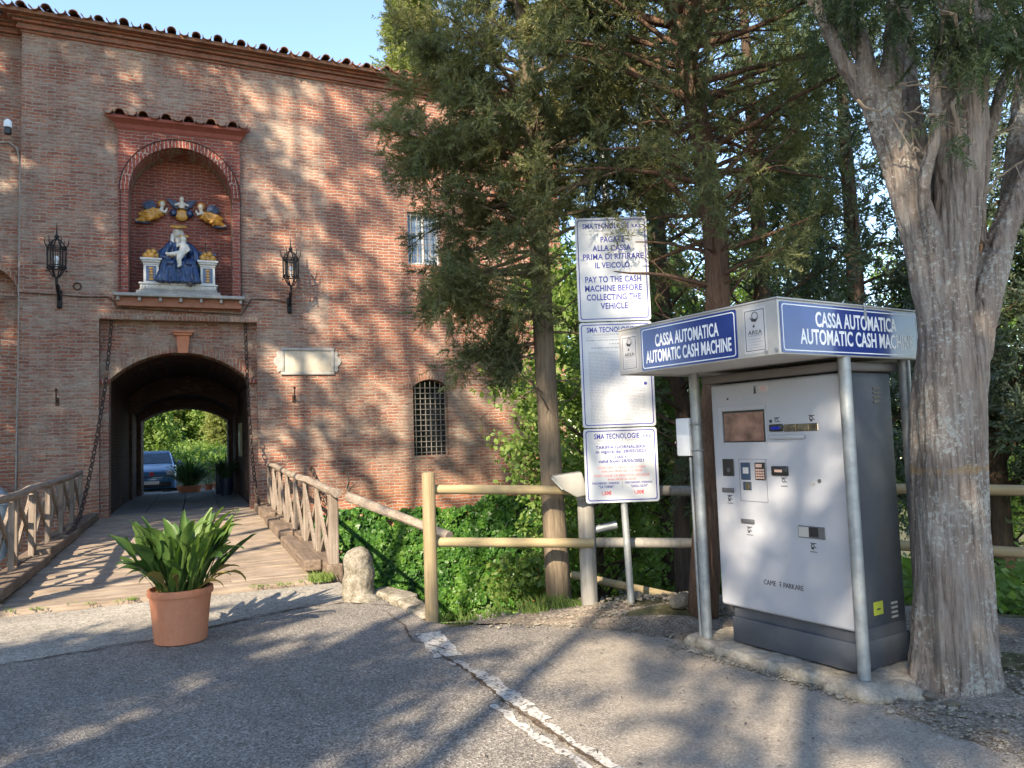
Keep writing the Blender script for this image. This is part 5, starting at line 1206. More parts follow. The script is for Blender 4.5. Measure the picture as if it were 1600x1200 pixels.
MB().rbox(0.30, 0.42, -0.02, 0.2, 0.0, 0.62, 0.03).build('chair_arm', M['glazegreen'], mo, smooth=True)
MB().ball((0.22, -0.27, 0.07), (0.10, 0.06, 0.15), 12, 8).build('robe_lining', M['dkgrey'], mo, smooth='all')

def feather(s, a, L):
    mb = MB(); c, q = math.cos(a), math.sin(a)
    pts = [(s * (0.02 + c * L * t), 0.05 - 0.05 * t, 0.05 + q * L * t) for t in (0, .35, .7, 1)]
    mb.tube(pts, [.02, .034, .028, .006], 6); return mb.v, mb.f
def angel(s, label):
    o = fig('angel_relief', label, 'relief', 0.07 + s * 0.50, 0.60, 6.85, 'glazed angel reliefs at the back of the niche'); mb = MB()
    mb.ball((0, 0, 0), (0.15, 0.09, 0.11), 14, 8).tube([(s * 0.02, -0.02, 0.02), (s * 0.2, -0.03, -0.08), (s * 0.36, 0, -0.17)], [0.10, 0.09, 0.05], 12).tube([(0, -0.03, -0.04), (s * 0.16, -0.07, -0.12), (s * 0.40, 0, -0.20)], [0.09, 0.085, 0.05], 12).tube([(0, -0.06, 0.0), (s * 0.14, -0.10, -0.16), (s * 0.18, -0.08, -0.22)], [0.07, 0.06, 0.03], 10).tube([(s * .05, -0.05, 0.06), (s * 0.24, -0.08, 0.0), (s * 0.38, -0.04, -0.06)], [0.05, 0.04, 0.03], 10)
    mb.build('robe', M['glazegold'], o, remesh=0.012, soft=1, smooth='all', disp=lambda p: 0.02 * mnoise.noise(Vector((p.x * 9, p.y * 9, p.z * 26))))
    mb = MB()
    for k in range(7):
        a = 0.25 + 0.16 * k; L = 0.34 - 0.02 * abs(k - 2); mb.add(*feather(s, a, L))
    mb.build('wing', M['glazeblue2'], o)
    MB().ball((s * 0.30, 0.0, -0.235), (0.17, 0.06, 0.03), 10, 6).build('cloud', M['glazeblue2'], o, smooth='all')
    mb = MB().ball((-s * 0.10, -0.05, 0.19), (0.06, 0.06, 0.072), 12, 8).tube([(-s * 0.08, -0.03, 0.06), (-s * 0.10, -0.05, 0.14)], [0.05, 0.035], 10).tube([(-s * 0.05, -0.05, 0.06), (-s * 0.17, -0.1, 0.0), (-s * 0.20, -0.1, 0.10)], [0.045, 0.036, 0.026], 8).ball((s * 0.40, -0.02, -0.2), (0.06, 0.04, 0.03), 8, 6)
    mb.build('figure', M['skinwhite'], o, remesh=0.014, soft=1, smooth='all')
    MB().ball((-s * 0.09, 0.0, 0.22), (0.085, 0.04, 0.09), 12, 8).build('halo', M['glazegold'], o, smooth='all')
angel(-1, 'orange robed glazed angel with blue wing above the fruit without a cross'); angel(1, 'orange robed glazed angel with blue wing above the iron cross')
o = fig('cherub_relief', 'glazed winged cherub over a golden disc between the two angels', 'relief', 0.07, 0.62, 6.93)
MB().ball((0, 0.02, -0.08), (0.14, 0.05, 0.14), 18, 10).build('disc', M['glazegold'], o, smooth='all')
MB().ball((0, -0.04, 0.27), (0.055, 0.055, 0.065), 12, 8).tube([(0, -0.02, 0.06), (0, -0.03, 0.21)], [0.07, 0.05], 10).tube([(-0.04, -0.03, 0.17), (-0.15, -0.06, 0.12)], [0.035, 0.025], 8).tube([(0.04, -0.03, 0.17), (0.15, -0.06, 0.12)], [0.035, 0.025], 8).build('figure', M['skinwhite'], o, remesh=0.014, soft=1, smooth='all')
for s in (-1, 1): MB().add([(s * 0.04, 0.0, 0.1), (s * 0.10, -0.04, 0.22), (s * 0.32, -0.02, 0.29), (s * 0.26, 0, 0.2), (s * 0.2, -0.03, 0.1), (s * 0.1, 0, 0.05), (s * 0.04, 0.04, 0.1), (s * 0.10, 0.03, 0.22), (s * 0.32, 0.02, 0.29), (s * 0.26, 0.04, 0.2), (s * 0.2, 0.03, 0.1), (s * 0.1, 0.04, 0.05)], [(0, 1, 2, 3, 4, 5), (11, 10, 9, 8, 7, 6)] + [(i, (i + 1) % 6, 6 + (i + 1) % 6, 6 + i) for i in range(6)]).build('wing', M['glazeblue2'], o)
MB().ball((-0.17, 0.0, -0.04), (0.08, 0.05, 0.09), 10, 6).ball((0.17, 0.0, -0.04), (0.08, 0.05, 0.09), 10, 6).build('cloud', M['glazeblue'], o, smooth='all')

# ------------------------------------------------------------------ duct and wall lamp on the recessed part of the wall
dk = thing('zinc_duct', 'zinc duct elbow coming out of the brick wall behind the railing', 'duct', W(-3.05, -0.05, 0.75), TH)
pts = [(-1.4, -0.02, 0.12)] + [(-0.42 + 0.28 * math.sin(a), -0.02, -0.16 + 0.28 * math.cos(a)) for a in [i * math.pi / 16 for i in range(9)]] + [(-0.14, -0.02, -2.2)]
MB().tube(pts, 0.15, 18, flute=lambda a, t: 1.0).build('elbow', M['galv'], dk, smooth=True)
mb = MB()
for i in (1, 5, 9): mb.torus(pts[i], 0.155, 0.012, 'x' if i < 3 else ('z' if i > 7 else 'x'), 20, 5)
mb.build('seam_ring', M['alu'], dk)
wl_ = thing('wall_spotlight', 'small spotlight on a bracket high on the recessed wall by the drain pipe', 'spotlight', W(-3.22, 0.3, 8.35), TH)
MB().tube([(0, 0, 0), (0.0, -0.2, 0.1), (0.02, -0.3, 0.02)], 0.018, 8).build('bracket', M['galv'], wl_); MB().lathe([(0.03, 0.05), (0.075, 0.0), (0.08, -0.12), (0.07, -0.125)], 14, (0.04, -0.32, 0.0)).build('lamp_head', M['bulb'], wl_, smooth=True); MB().rbox(-0.02, 0.1, -0.38, -0.26, -0.27, -0.127, 0.02).build('holder', M['black'], wl_)

# ------------------------------------------------------------------ courtyard seen through the arch: car, plants, bin
car = thing('parked_car', 'small blue hatchback parked facing the arch in the courtyard', 'car', at(237, 772, 27.0).xy.to_3d(), R_(24.5))
car.location.z = -0.02
def ring_car(y, w0, w1, z0, z1, sh):   # rounded section at station y
    return [(-w0, y, z0), (-w0 * 1.02, y, z0 + (z1 - z0) * sh * .6), (-w0, y, z0 + (z1 - z0) * sh), (-w1, y, z1 - 0.03), (-w1 * .8, y, z1), (w1 * .8, y, z1), (w1, y, z1 - 0.03), (w0, y, z0 + (z1 - z0) * sh), (w0 * 1.02, y, z0 + (z1 - z0) * sh * .6), (w0, y, z0)]
st_ = [(0.0, .62, .55, .28, .70, .7), (0.05, .74, .66, .22, .82, .75), (0.25, .80, .70, .20, .92, .8), (0.85, .81, .70, .20, 1.03, .84), (0.98, .81, .70, .20, 1.08, .8), (1.55, .81, .60, .20, 1.52, .60), (2.0, .81, .60, .20, 1.56, .58), (3.2, .80, .58, .20, 1.52, .6), (3.55, .76, .56, .25, 1.15, .8), (3.62, .7, .5, .3, .9, .8)]
V = []; F = []
for r in st_: V += ring_car(*r)
for i in range(len(st_) - 1):
    for k in range(10): F.append((i * 10 + k, i * 10 + (k + 1) % 10, (i + 1) * 10 + (k + 1) % 10, (i + 1) * 10 + k))
F += [tuple(range(9, -1, -1)), tuple(90 + k for k in range(10))]
MB().add(V, F).build('body', M['carblue'], car, bevel=0.03, smooth=True)
MB().add([(-.66, 0.985, 1.10), (.66, 0.985, 1.10), (.55, 1.50, 1.48), (-.55, 1.50, 1.48), (-.66, 1.02, 1.09), (.66, 1.02, 1.09), (.55, 1.53, 1.47), (-.55, 1.53, 1.47)], [(0, 1, 2, 3), (7, 6, 5, 4), (0, 4, 5, 1), (1, 5, 6, 2), (2, 6, 7, 3), (3, 7, 4, 0)]).build('windscreen', M['carglass'], car)
for s in (-1, 1):
    MB().add([(s * x, y, z) for x, y, z in ((.815, 1.1, 1.02), (.815, 3.0, 1.02), (.64, 2.95, 1.45), (.64, 1.6, 1.45), (.79, 1.1, 1.02), (.79, 3.0, 1.02), (.61, 2.95, 1.45), (.61, 1.6, 1.45))], [(0, 1, 2, 3), (7, 6, 5, 4), (0, 4, 5, 1), (1, 5, 6, 2), (2, 6, 7, 3), (3, 7, 4, 0)]).build('side_window', M['carglass'], car)
    MB().rbox(s * 0.60 - 0.14, s * 0.60 + 0.14, 0.0, 0.2, .66, .85, 0.05, 3).build('headlight', M['lens'], car, smooth=True)
    MB().rbox(s * 0.92 - 0.08, s * 0.92 + 0.08, 1.12, 1.22, 1.02, 1.16, 0.03, 3).build('mirror', M['carblue'], car, smooth=True)
    for y in (0.75, 3.0):
        w = MB().tube([(s * 0.66, y, 0.29), (s * 0.83, y, 0.29)], 0.29, 24).build('wheel', M['rubber'], car, smooth=True)
        MB().tube([(s * 0.832, y, 0.29), (s * 0.845, y, 0.29)], 0.18, 16).build('rim', M['alu'], w, smooth=True)
MB().rbox(-.64, .64, -0.045, 0.1, .27, .44, 0.03).build('bumper', M['black'], car, smooth=True)
MB().rbox(-.5, .5, -0.03, 0.06, .46, .60, 0.02).build('bumper_panel', M['carblue'], car, smooth=True)
MB().rbox(-.24, .24, -0.06, -0.046, .38, .49, 0.006).build('number_plate', M['white'], car)
MB().rbox(-.45, .45, -0.012, 0.05, .625, .66, 0.01).build('grille', M['black'], car); MB().lathe([(0.0, 0), (.075, 0), (.07, .02), (0, .025)], 20, M=Matrix.Translation((0, 0.0, .74)) @ Matrix.Rotation(R_(90), 4, 'X')).build('badge', M['redink'], car)

def strap_plant(name, label, loc, rp, hp, nl, L, mat, potm, group=None, seed=1, cat='potted plant'):
    o = thing(name, label, cat, loc, 0, group); rnd = random.Random(seed)
    MB().lathe([(rp * .72, 0), (rp * .95, hp * .85), (rp * 1.05, hp * .86), (rp * 1.05, hp), (rp * .9, hp), (0, hp * .92)], 24).build('pot', M[potm], o, smooth=True)
    V = []; F = []
    for i in range(nl):
        az = rnd.uniform(0, 6.283); blade_leaf(V, F, (rp * .6 * math.cos(az) * rnd.random(), rp * .6 * math.sin(az) * rnd.random(), hp * .9), az, rnd.uniform(0.05, 0.9), L * .2, L * rnd.uniform(.6, 1), L * .045, rnd.uniform(0.6, 1.9), 0.3, 0, rnd)
    me = bpy.data.meshes.new('foliage'); me.from_pydata([tuple(v) for v in V], [], F); me.update(); link('foliage', me, M[mat], o); return o
v = at(296, 768, 25.5); strap_plant('potted_plant', 'large strap-leaved plant in a tub in the courtyard beside the blue car', (v.x, v.y, -.05), 0.40, 0.40, 170, 0.95, 'strap', 'terracotta', None, 3)
v = at(326, 768, 27); o = strap_plant('flower_pot', 'small terracotta pot in the courtyard, the nearer to the big tub', (v.x, v.y, 0), 0.15, 0.3, 22, 0.4, 'strap', 'terracotta', 'small pots in the courtyard', 5, 'flower pot')
v = at(341, 768, 27); o = strap_plant('flower_pot', 'small terracotta pot in the courtyard, the nearer to the bin', (v.x, v.y, 0), 0.17, 0.36, 22, 0.4, 'strap', 'terracotta', 'small pots in the courtyard', 6, 'flower pot')
b = thing('waste_bin', 'dark waste bin standing inside the tunnel end', 'bin', W(1.05, 7.3, 0.165), TH)
MB().rbox(-0.16, 0.16, -0.2, 0.2, 0.0, 0.85, 0.03).build('body', M['bin'], b, smooth=True); MB().rbox(-0.18, 0.18, -0.22, 0.22, 0.852, 0.92, 0.02).build('lid', M['bin'], b, smooth=True)
o = strap_plant('potted_plant', 'dark leafy plant in a pot inside the tunnel near the bin', W(1.15, 6.2, 0.165), 0.2, 0.5, 60, 0.75, 'strap', 'bin', None, 9)
nb_ = thing('notice_board', 'dim framed notice board on the wall inside the tunnel', 'notice board', W(1.5, 4.6, 1.75), TH)
MB().box(-0.04, 0.0, -0.6, 0.6, -0.45, 0.45).build('board', M['poster'], nb_); MB().box(-0.05, -0.041, -0.4, -0.02, -0.3, 0.2).box(-0.05, -0.041, 0.06, 0.45, -0.3, 0.25).build('sheet', M['dkgrey'], nb_)
# ------------------------------------------------------------------ trees
def norm(a): return a / np.maximum(1e-9, np.linalg.norm(a, axis=-1, keepdims=True))
def spray_template(rng, n=11, spread=0.9, lw=0.055, ll=0.42, up=0.25):
    """a feathery twig along +z of unit length: little pointed leaflets set all round the stem."""
    V = []; F = []
    for i in range(n):
        t = (i + rng.uniform(0, .6)) / n
        for s in (0, 1):
            a = rng.uniform(0, 2 * math.pi) if spread > 1 else (math.pi * s + rng.normal(0, 0.45))
            l = ll * (1 - 0.62 * t) * rng.uniform(.7, 1.2); w = lw * rng.uniform(.8, 1.25)
            d = np.array([math.cos(a) * .75, math.sin(a) * .75, rng.uniform(.45, .9)]); d /= np.linalg.norm(d)
            q = np.cross(d, [0, 0, 1.0]); q = q / np.linalg.norm(q); tw = rng.normal(0, .8)
            nn = np.cross(d, q); q = q * math.cos(tw) + nn * math.sin(tw)
            b = np.array([0, 0, t]); k = len(V)
            V += [b + d * l * .25 - q * w * .5, b + d * l * .25 + q * w * .5, b + d * l, b]; F += [(k + 3, k, k + 2), (k + 3, k + 2, k + 1)]
    k = len(V); V += [np.array([-lw * .3, 0, .5]), np.array([lw * .3, 0, .5]), np.array([0, 0, 1.12])]; F.append((k, k + 1, k + 2))
    return np.array(V), np.array(F)
def leaf_template(rng, n=8):
    """a sprig of small oval leaves."""
    V = []; F = []
    for i in range(n):
        a = rng.uniform(0, 6.28); t = rng.uniform(.1, 1); d = norm(np.array([math.cos(a), math.sin(a), rng.uniform(-.2, .8)])); q = norm(np.cross(d, rng.normal(size=3)))
        b = np.array([0, 0, t]) + d * .06; k = len(V); l = rng.uniform(.22, .34)
        V += [b, b + d * l * .5 - q * l * .3, b + d * l, b + d * l * .5 + q * l * .3]; F += [(k, k + 1, k + 2), (k, k + 2, k + 3)]
    return np.array(V), np.array(F)
_rng0 = np.random.default_rng(5)
TPL_CYP = [spray_template(_rng0) for _ in range(6)]
TPL_FAR = [spray_template(_rng0, 9, 2, 0.075, 0.45) for _ in range(5)]
TPL_SHADE = [spray_template(_rng0, 7, 2, 0.13, 0.5) for _ in range(5)]
TPL_BROAD = [leaf_template(_rng0) for _ in range(5)]
def place(tpls, pos, dirs, size, rng):
    pos = np.asarray(pos); dirs = norm(np.asarray(dirs)); size = np.asarray(size)
    V = []; F = []; base = 0; which = rng.integers(0, len(tpls), len(pos))
    for k, (tv, tf) in enumerate(tpls):
        m = which == k
        if not m.any(): continue
        p, z, s = pos[m], dirs[m], size[m]; n = len(p)
        r = norm(rng.normal(size=(n, 3))); x = norm(np.cross(z, r)); y = np.cross(z, x)
        v = (tv[None, :, 0, None] * x[:, None] + tv[None, :, 1, None] * y[:, None] + tv[None, :, 2, None] * z[:, None]) * s[:, None, None] + p[:, None]
        f = tf[None] + (np.arange(n) * len(tv))[:, None, None] + base
        V.append(v.reshape(-1, 3)); F.append(f.reshape(-1, 3)); base += n * len(tv)
    return np.concatenate(V), np.concatenate(F)
def segs(mb, items, n=3):
    """many thin tapering twigs at once: (p0, p1, r0, r1) each."""
    if not items: return
    A = np.array([i[0] for i in items]); B = np.array([i[1] for i in items]); r = np.array([(i[2], i[3]) for i in items])
    t = norm(B - A); x = norm(np.cross(t, np.array([.31, .77, .55]))); y = np.cross(t, x); out = []
    for P_, k in ((A, 0), (B, 1)):
        for j in range(n):
            a = 2 * math.pi * j / n; out.append(P_ + (x * math.cos(a) + y * math.sin(a)) * r[:, k, None])
    V = np.stack(out, 1).reshape(-1, 3); b = len(mb.v); N_ = len(items)
    q = np.array([(j, (j + 1) % n, n + (j + 1) % n, n + j) for j in range(n)])
    F = (q[None] + (np.arange(N_) * 2 * n)[:, None, None] + b).reshape(-1, 4)
    mb.v += [tuple(p) for p in V.tolist()]; mb.f += [tuple(f) for f in F.tolist()]
def spline(pts, n):
    P_ = [np.array(p, float) for p in pts]; P_ = [2 * P_[0] - P_[1]] + P_ + [2 * P_[-1] - P_[-2]]; out = []
    segs = len(P_) - 3
    for i in range(n + 1):
        t = i / n * segs; k = min(int(t), segs - 1); t -= k; a, b, c, d = P_[k:k + 4]
        out.append(0.5 * ((2 * b) + (-a + c) * t + (2 * a - 5 * b + 4 * c - d) * t * t + (-a + 3 * b - 3 * c + d) * t ** 3))
    return np.array(out)

def conifer(name, label, cat, base, trunk, radii, seed, nb, t0, t1, length, lift, mat, bark, tw_n=4, sp_n=4, sp_size=0.26, droop=0.3, tpl=None, group=None, extra=(), twig_len=0.45, inner=0.3, dead=0, lean=(0, 0), thin=None, tubes=True, nside=12, tl_sp=3):
    """trunk with limbs (one mesh) and a crown of feathery twigs (one mesh). trunk: points relative to base; length(t): limb length up the trunk."""
    rng = np.random.default_rng(seed); tpl = tpl or TPL_CYP
    root = thing(name, label, cat, base, 0, group)
    T = spline(trunk, 24); R = np.interp(np.linspace(0, 1, 25), np.linspace(0, 1, len(radii)), radii)
    tb = MB(); ph = rng.uniform(0, 6)
    tb.tube(T, list(R), nside, flute=lambda a, t: 1 + 0.07 * math.sin(3 * a + ph + t * 4) + 0.05 * math.sin(7 * a + t * 9))
    pos = []; dr = []; sz = []; tws = []
    limbs = []
    for k in range(nb):
        t = t0 + (t1 - t0) * ((k + rng.uniform(0, .9)) / nb); az = k * 2.39996 + rng.normal(0, .35)
        L = length(t) * rng.uniform(.65, 1.2); limbs.append((t, az, L, lift + rng.normal(0, .18), None))
    for e in extra: limbs.append(tuple(e) + ((None,) if len(e) == 4 else ()))
    for t, az, L, lf, dens in limbs:
        p = T[0] * 0 + np.array([np.interp(t, np.linspace(0, 1, 25), T[:, i]) for i in range(3)]); r0 = float(np.interp(t, np.linspace(0, 1, 25), R))
        d = np.array([math.cos(az) + lean[0], math.sin(az) + lean[1], lf]); d /= np.linalg.norm(d)
        n = max(5, int(L / .16)); pts = [p]; cur = d.copy()
        for i in range(n):
            cur = cur + rng.normal(0, .09, 3) + np.array([0, 0, -droop * (i / n) * .22 + 0.02]); cur /= np.linalg.norm(cur); pts.append(pts[-1] + cur * L / n)
        pts = np.array(pts); rb = min(r0 * .55, .010 + .016 * L)
        if tubes: tb.tube(pts, list(np.linspace(rb, .005, len(pts))), 6 if L > .8 else 5, caps=False)
        if dens == 0: continue
        for i in range(1, n + 1):
            fr = i / n
            if fr < inner: continue
            nt = rng.poisson(tw_n * (1.0 if dens is None else dens) * (0.55 + 0.6 * fr))
            for _ in range(nt):
                td = norm((pts[i] - pts[i - 1]) / (L / n) * .8 + rng.normal(0, .75, 3) + np.array([0, 0, .25 - droop * .5])); tl = twig_len * rng.uniform(.5, 1.15)
                q = pts[i] + td * tl
                if thin is not None and not thin(q + np.array(base)): continue
                if tubes and rng.random() < .5: tws.append((pts[i], pts[i] + td * tl * .6, .006, .003))
                for j in range(tl_sp):
                    f = (j + rng.random()) / tl_sp
                    for _ in range(max(1, sp_n // tl_sp)):
                        pos.append(pts[i] + td * tl * f); dr.append(td * .8 + rng.normal(0, .5, 3) + np.array([0, 0, .15 - droop * .45])); sz.append(sp_size * rng.uniform(.65, 1.25))
    for k in range(dead):
        t = rng.uniform(max(0.15, t0 - .25), t1); p = np.array([np.interp(t, np.linspace(0, 1, 25), T[:, i]) for i in range(3)]); az = rng.uniform(0, 6.28)
        d = np.array([math.cos(az), math.sin(az), rng.uniform(-.1, .6)]); L = rng.uniform(.3, 1.1); pts = [p]
        for i in range(5): d = norm(d + rng.normal(0, .25, 3)); pts.append(pts[-1] + d * L / 5)
        tb.tube(pts, list(np.linspace(.011, .003, 6)), 4, caps=False)
        for i in (2, 3, 4): tws.append((pts[i], pts[i] + norm(d + rng.normal(0, .6, 3)) * .22, .005, .002))
    segs(tb, tws)
    tb.build('trunk', M[bark], root, smooth='all')
    V, F = place(tpl, pos, dr, sz, rng)
    link('crown', np_mesh('crown', V, 3, F), M[mat], root)
    return root

def rel(px, py, y, b): v = at(px, py, y); return (v.x - b[0], v.y - b[1], v.z - b[2])
# the cypress between the fence and the gatehouse
b = (0.37, 7.30, -0.06)
tr = [(0, 0, 0), rel(855, 640, 7.3, b), rel(843, 420, 7.3, b), rel(832, 250, 7.35, b), rel(815, 0, 7.4, b), (-0.25, 0.15, 7.6), (-0.3, 0.2, 9.0)]
rx = np.random.default_rng(404)
def top_limbs(n, a, b, L, dens): return [(rx.uniform(a, b), k * 2.399 + rx.normal(0, .3), L * rx.uniform(.7, 1.15), rx.uniform(.1, .5), dens) for k in range(n)]
def L1(t): return .85 if t < .46 else (1.1 if t < .6 else 1.15 * (1.3 - t))
ex = [(.44, math.pi * 1.02, 1.5, -.10, 1.3), (.44, 3.4, 1.45, .1, 1.2), (.40, 2.9, 1.35, -.28, 1.1), (.36, 3.5, 1.25, -.25, 1.2), (.36, 2.6, 1.1, .0, .6), (.33, 3.1, 1.1, -.15, .9), (.48, 3.0, 1.55, .0, 1.4), (.52, 3.4, 1.55, .15, 1.4), (.56, 2.9, 1.6, .2, 1.4), (.60, 3.2, 1.5, .3, 1.4), (.5, 3.8, 1.4, .2, 1.2), (.55, 3.6, 1.4, .25, 1.2),
      (.44, .05, 1.0, .35, .9), (.5, -.3, 1.15, .35, 1.0), (.55, -.6, 1.2, .35, 1.1), (.58, .3, 1.25, .3, 1.1), (.46, 4.4, .7, .3, .9), (.52, 4.9, .8, .3, .9), (.34, 4.6, .75, -.05, 0), (.3, 3.3, .9, .35, 0), (.32, 2.8, 1.0, .3, 0), (.38, 3.9, 1.0, .45, 0), (.3, .2, .6, .5, 0), (.40, 3.05, 1.3, -.25, 1.0), (.30, 3.2, .95, -.05, 1.0), (.27, 3.9, .5, -.1, 1.5), (.24, 3.1, 1.0, .0, 1.0), (.27, 2.9, 1.25, .0, 1.3), (.29, 3.6, 1.15, -.1, 1.4), (.22, 3.6, .5, .1, 1.5), (.26, 4.4, .6, .1, 1.1), (.25, .1, .5, .1, 1.2), (.31, 4.9, .6, .1, 1.2), (.23, 2.6, .5, -.1, 1.6), (.34, 3.0, 1.5, .1, 1.6), (.33, 3.5, 1.4, -.05, 1.6), (.36, 4.6, .6, .0, 1.2), (.4, 4.8, .7, .1, 1.2), (.47, .1, 1.3, .1, 1.1), (.45, -.35, 1.35, .05, 1.0), (.5, .5, 1.2, .1, 1.0), (.54, 2.7, 1.6, .05, 1.5), (.5, 3.2, 1.75, .0, 1.5)] + top_limbs(34, .47, .76, 1.15, 1.25)
ex = [(t, a, L * (.76 if math.cos(a) < -.5 else 1.0), f, d) for t, a, L, f, d in ex]
conifer('cypress_tree', 'cypress with lit trunk right in front of the gatehouse wall, beside the notice panels', 'cypress tree', b, tr, [.118, .10, .092, .086, .075, .055, .03], 1, 62, .36, .99, L1, .38, 'cyp', 'bark_grey', 3.7, 9, .18, .4, extra=ex, twig_len=.34, inner=.42, dead=40, thin=lambda q: not (.45 < q[0] < 1.4 and q[1] < 7.0 and q[2] < 3.28) and not (-1.0 < q[0] < -.62 and 3.1 < q[2] < 3.75 and rx.random() < .8))
# the cypress behind the pay machine
b = (1.50, 6.42, -0.05)
tr = [(0, 0, 0), rel(1122, 480, 6.5, b), rel(1100, 250, 6.5, b), rel(1066, 60, 6.5, b), (0.05, .1, 5.9), (-0.02, .15, 8.0)]
ex = [(.56, 2.9, 1.25, .55, .35), (.48, 3.0, 1.1, .45, .35), (.52, 3.3, .9, .1, .5), (.62, 2.9, 1.1, .5, .7), (.64, .25, 1.0, .35, .5), (.6, .0, .9, .2, .6), (.66, 3.3, 1.0, .6, .9), (.44, .5, 1.0, .0, .7), (.4, 3.4, .8, .55, 0), (.5, .4, 1.1, .3, .5), (.22, 3.4, 1.0, .25, .4), (.30, 2.7, 1.5, .7, .5), (.36, 3.0, 1.3, .5, .5), (.25, 4.4, .5, .2, .5), (.36, 4.0, .6, .2, .5), (.48, 4.3, .7, .2, .5), (.45, .3, 1.4, .15, .8), (.38, .1, 1.3, .1, .8), (.52, -.2, 1.3, .2, .9)] + top_limbs(26, .5, .88, 1.35, .75)
conifer('cypress_tree', 'reddish trunked open cypress right behind the pay machine', 'cypress tree', b, tr, [.125, .105, .10, .092, .07, .03], 2, 70, .2, .99, lambda t: .95 if t < .4 else (1.3 if t < .7 else 3.2 * (1.07 - t)), .3, 'cyp', 'bark_red', 2.5, 6, .175, .5, extra=ex, twig_len=.34, inner=.42, dead=80, thin=lambda q: not (.45 < q[0] < 1.4 and q[1] < 7.0 and q[2] < 3.28))
# slim tree behind the fence
b = (2.13, 10.0, -1.1)
conifer('pine_tree', 'slim dark trunked tree behind the fence, seen beside the white box', 'tree', b, [(0, 0, 0), (0, 0, 1.6), (.09, 0, 2.9), (-.05, 0, 3.7), (-.1, 0, 5.5), (0, 0, 8)], [.12, .11, .10, .09, .07, .02], 3, 30, .2, .98, lambda t: 1.3, .25, 'cyp_dark', 'bark_dark', 2.2, 4, .26, .4, twig_len=.4, dead=20)

# the big many-stemmed cypress
bt = thing('big_cypress_tree', 'massive many-stemmed cypress with lichened bark, right beside the pay machine', 'cypress tree', (2.5, 4.62, 0))
def BP(px, py, y=4.6): v = at(px, py, y); return (v.x - 2.5, v.y - 4.62, v.z)
k_ = 4.6 / 1200
tb = MB()
def limb(pts, ws, n=22, amp=.06): 
    q = spline(pts, 20); w = np.interp(np.linspace(0, 1, 21), np.linspace(0, 1, len(ws)), ws); ph = len(tb.v)
    tb.tube(q, list(w), n, flute=lambda a, t: 1 + amp * math.sin(4 * a + ph + 3 * t) + amp * .6 * math.sin(9 * a - 2 * t))
limb([BP(1498, 1150), BP(1496, 1080), BP(1482, 900), BP(1478, 620), BP(1478, 500), BP(1480, 420)], [0.218, 0.188, 0.167, 0.159, 0.142, 0.108])
limb([BP(1545, 1120, 4.62), BP(1530, 1060, 4.62), BP(1515, 880, 4.66), BP(1512, 620, 4.68), BP(1530, 480, 4.72), BP(1550, 400, 4.74)], [0.167, 0.129, 0.117, 0.108, 0.101, 0.084])
limb([BP(1440, 1120, 4.62), BP(1448, 1060, 4.62), BP(1448, 900, 4.68), BP(1440, 640, 4.72), BP(1450, 540, 4.7)], [0.134, 0.101, 0.075, 0.071, 0.042])
limb([BP(1472, 560), BP(1458, 450), BP(1432, 350), BP(1400, 240), BP(1365, 150), BP(1345, 100)], [0.108, 0.122, 0.108, 0.099, 0.087, 0.071])
limb([BP(1362, 165), BP(1325, 110), BP(1300, 60), BP(1262, -20), BP(1200, -140)], [0.059, 0.044, 0.038, 0.033, 0.017])
limb([BP(1375, 190), BP(1350, 90), BP(1315, 0), BP(1280, -120)], [0.084, 0.060, 0.050, 0.025])
limb([BP(1385, 220), BP(1395, 100), BP(1400, -30), BP(1380, -300)], [0.075, 0.067, 0.059, 0.025])
limb([BP(1485, 520), BP(1492, 400), BP(1500, 260), BP(1505, 100), BP(1515, -60), BP(1520, -300)], [0.108, 0.125, 0.129, 0.134, 0.117, 0.059])
limb([BP(1470, 430, 4.72), BP(1450, 330, 4.8), BP(1425, 200, 4.9), BP(1410, 80, 4.95), BP(1400, -100, 5)], [0.067, 0.084, 0.080, 0.075, 0.042])
limb([BP(1458, 400, 4.5), BP(1447, 320, 4.45), BP(1445, 280, 4.42), BP(1462, 200, 4.42), BP(1462, 110, 4.45), BP(1475, 30, 4.45)], [0.025, 0.035, 0.038, 0.035, 0.030, 0.025], 12)
limb([BP(1528, 560, 4.72), BP(1545, 440, 4.74), BP(1572, 350, 4.78), BP(1625, 230, 4.85), BP(1700, 60, 4.9)], [0.067, 0.092, 0.075, 0.071, 0.042])
limb([BP(1535, 380, 4.75), BP(1540, 250, 4.7), BP(1565, 140, 4.7), BP(1610, 40, 4.65), BP(1660, -60, 4.6)], [0.025, 0.033, 0.035, 0.030, 0.017], 12)
limb([BP(1560, 420, 4.9), BP(1590, 240, 5.1), BP(1610, 60, 5.2), BP(1620, -120, 5.2)], [0.067, 0.071, 0.067, 0.042])
def dbark(p): return 0.011 * mnoise.noise(Vector((p.x * 18, p.y * 18, p.z * 1.3))) + 0.011 * mnoise.noise(Vector((p.x * 42, p.y * 42, p.z * 2.6))) - 0.012 * max(0, 0.12 - abs(mnoise.noise(Vector((p.x * 26 + 9, p.y * 26, p.z * 1.1))))) / .12
tb.build('trunk', M['bark_big'], bt, remesh=.012, soft=2, smooth='all', disp=dbark)
rng = np.random.default_rng(77)
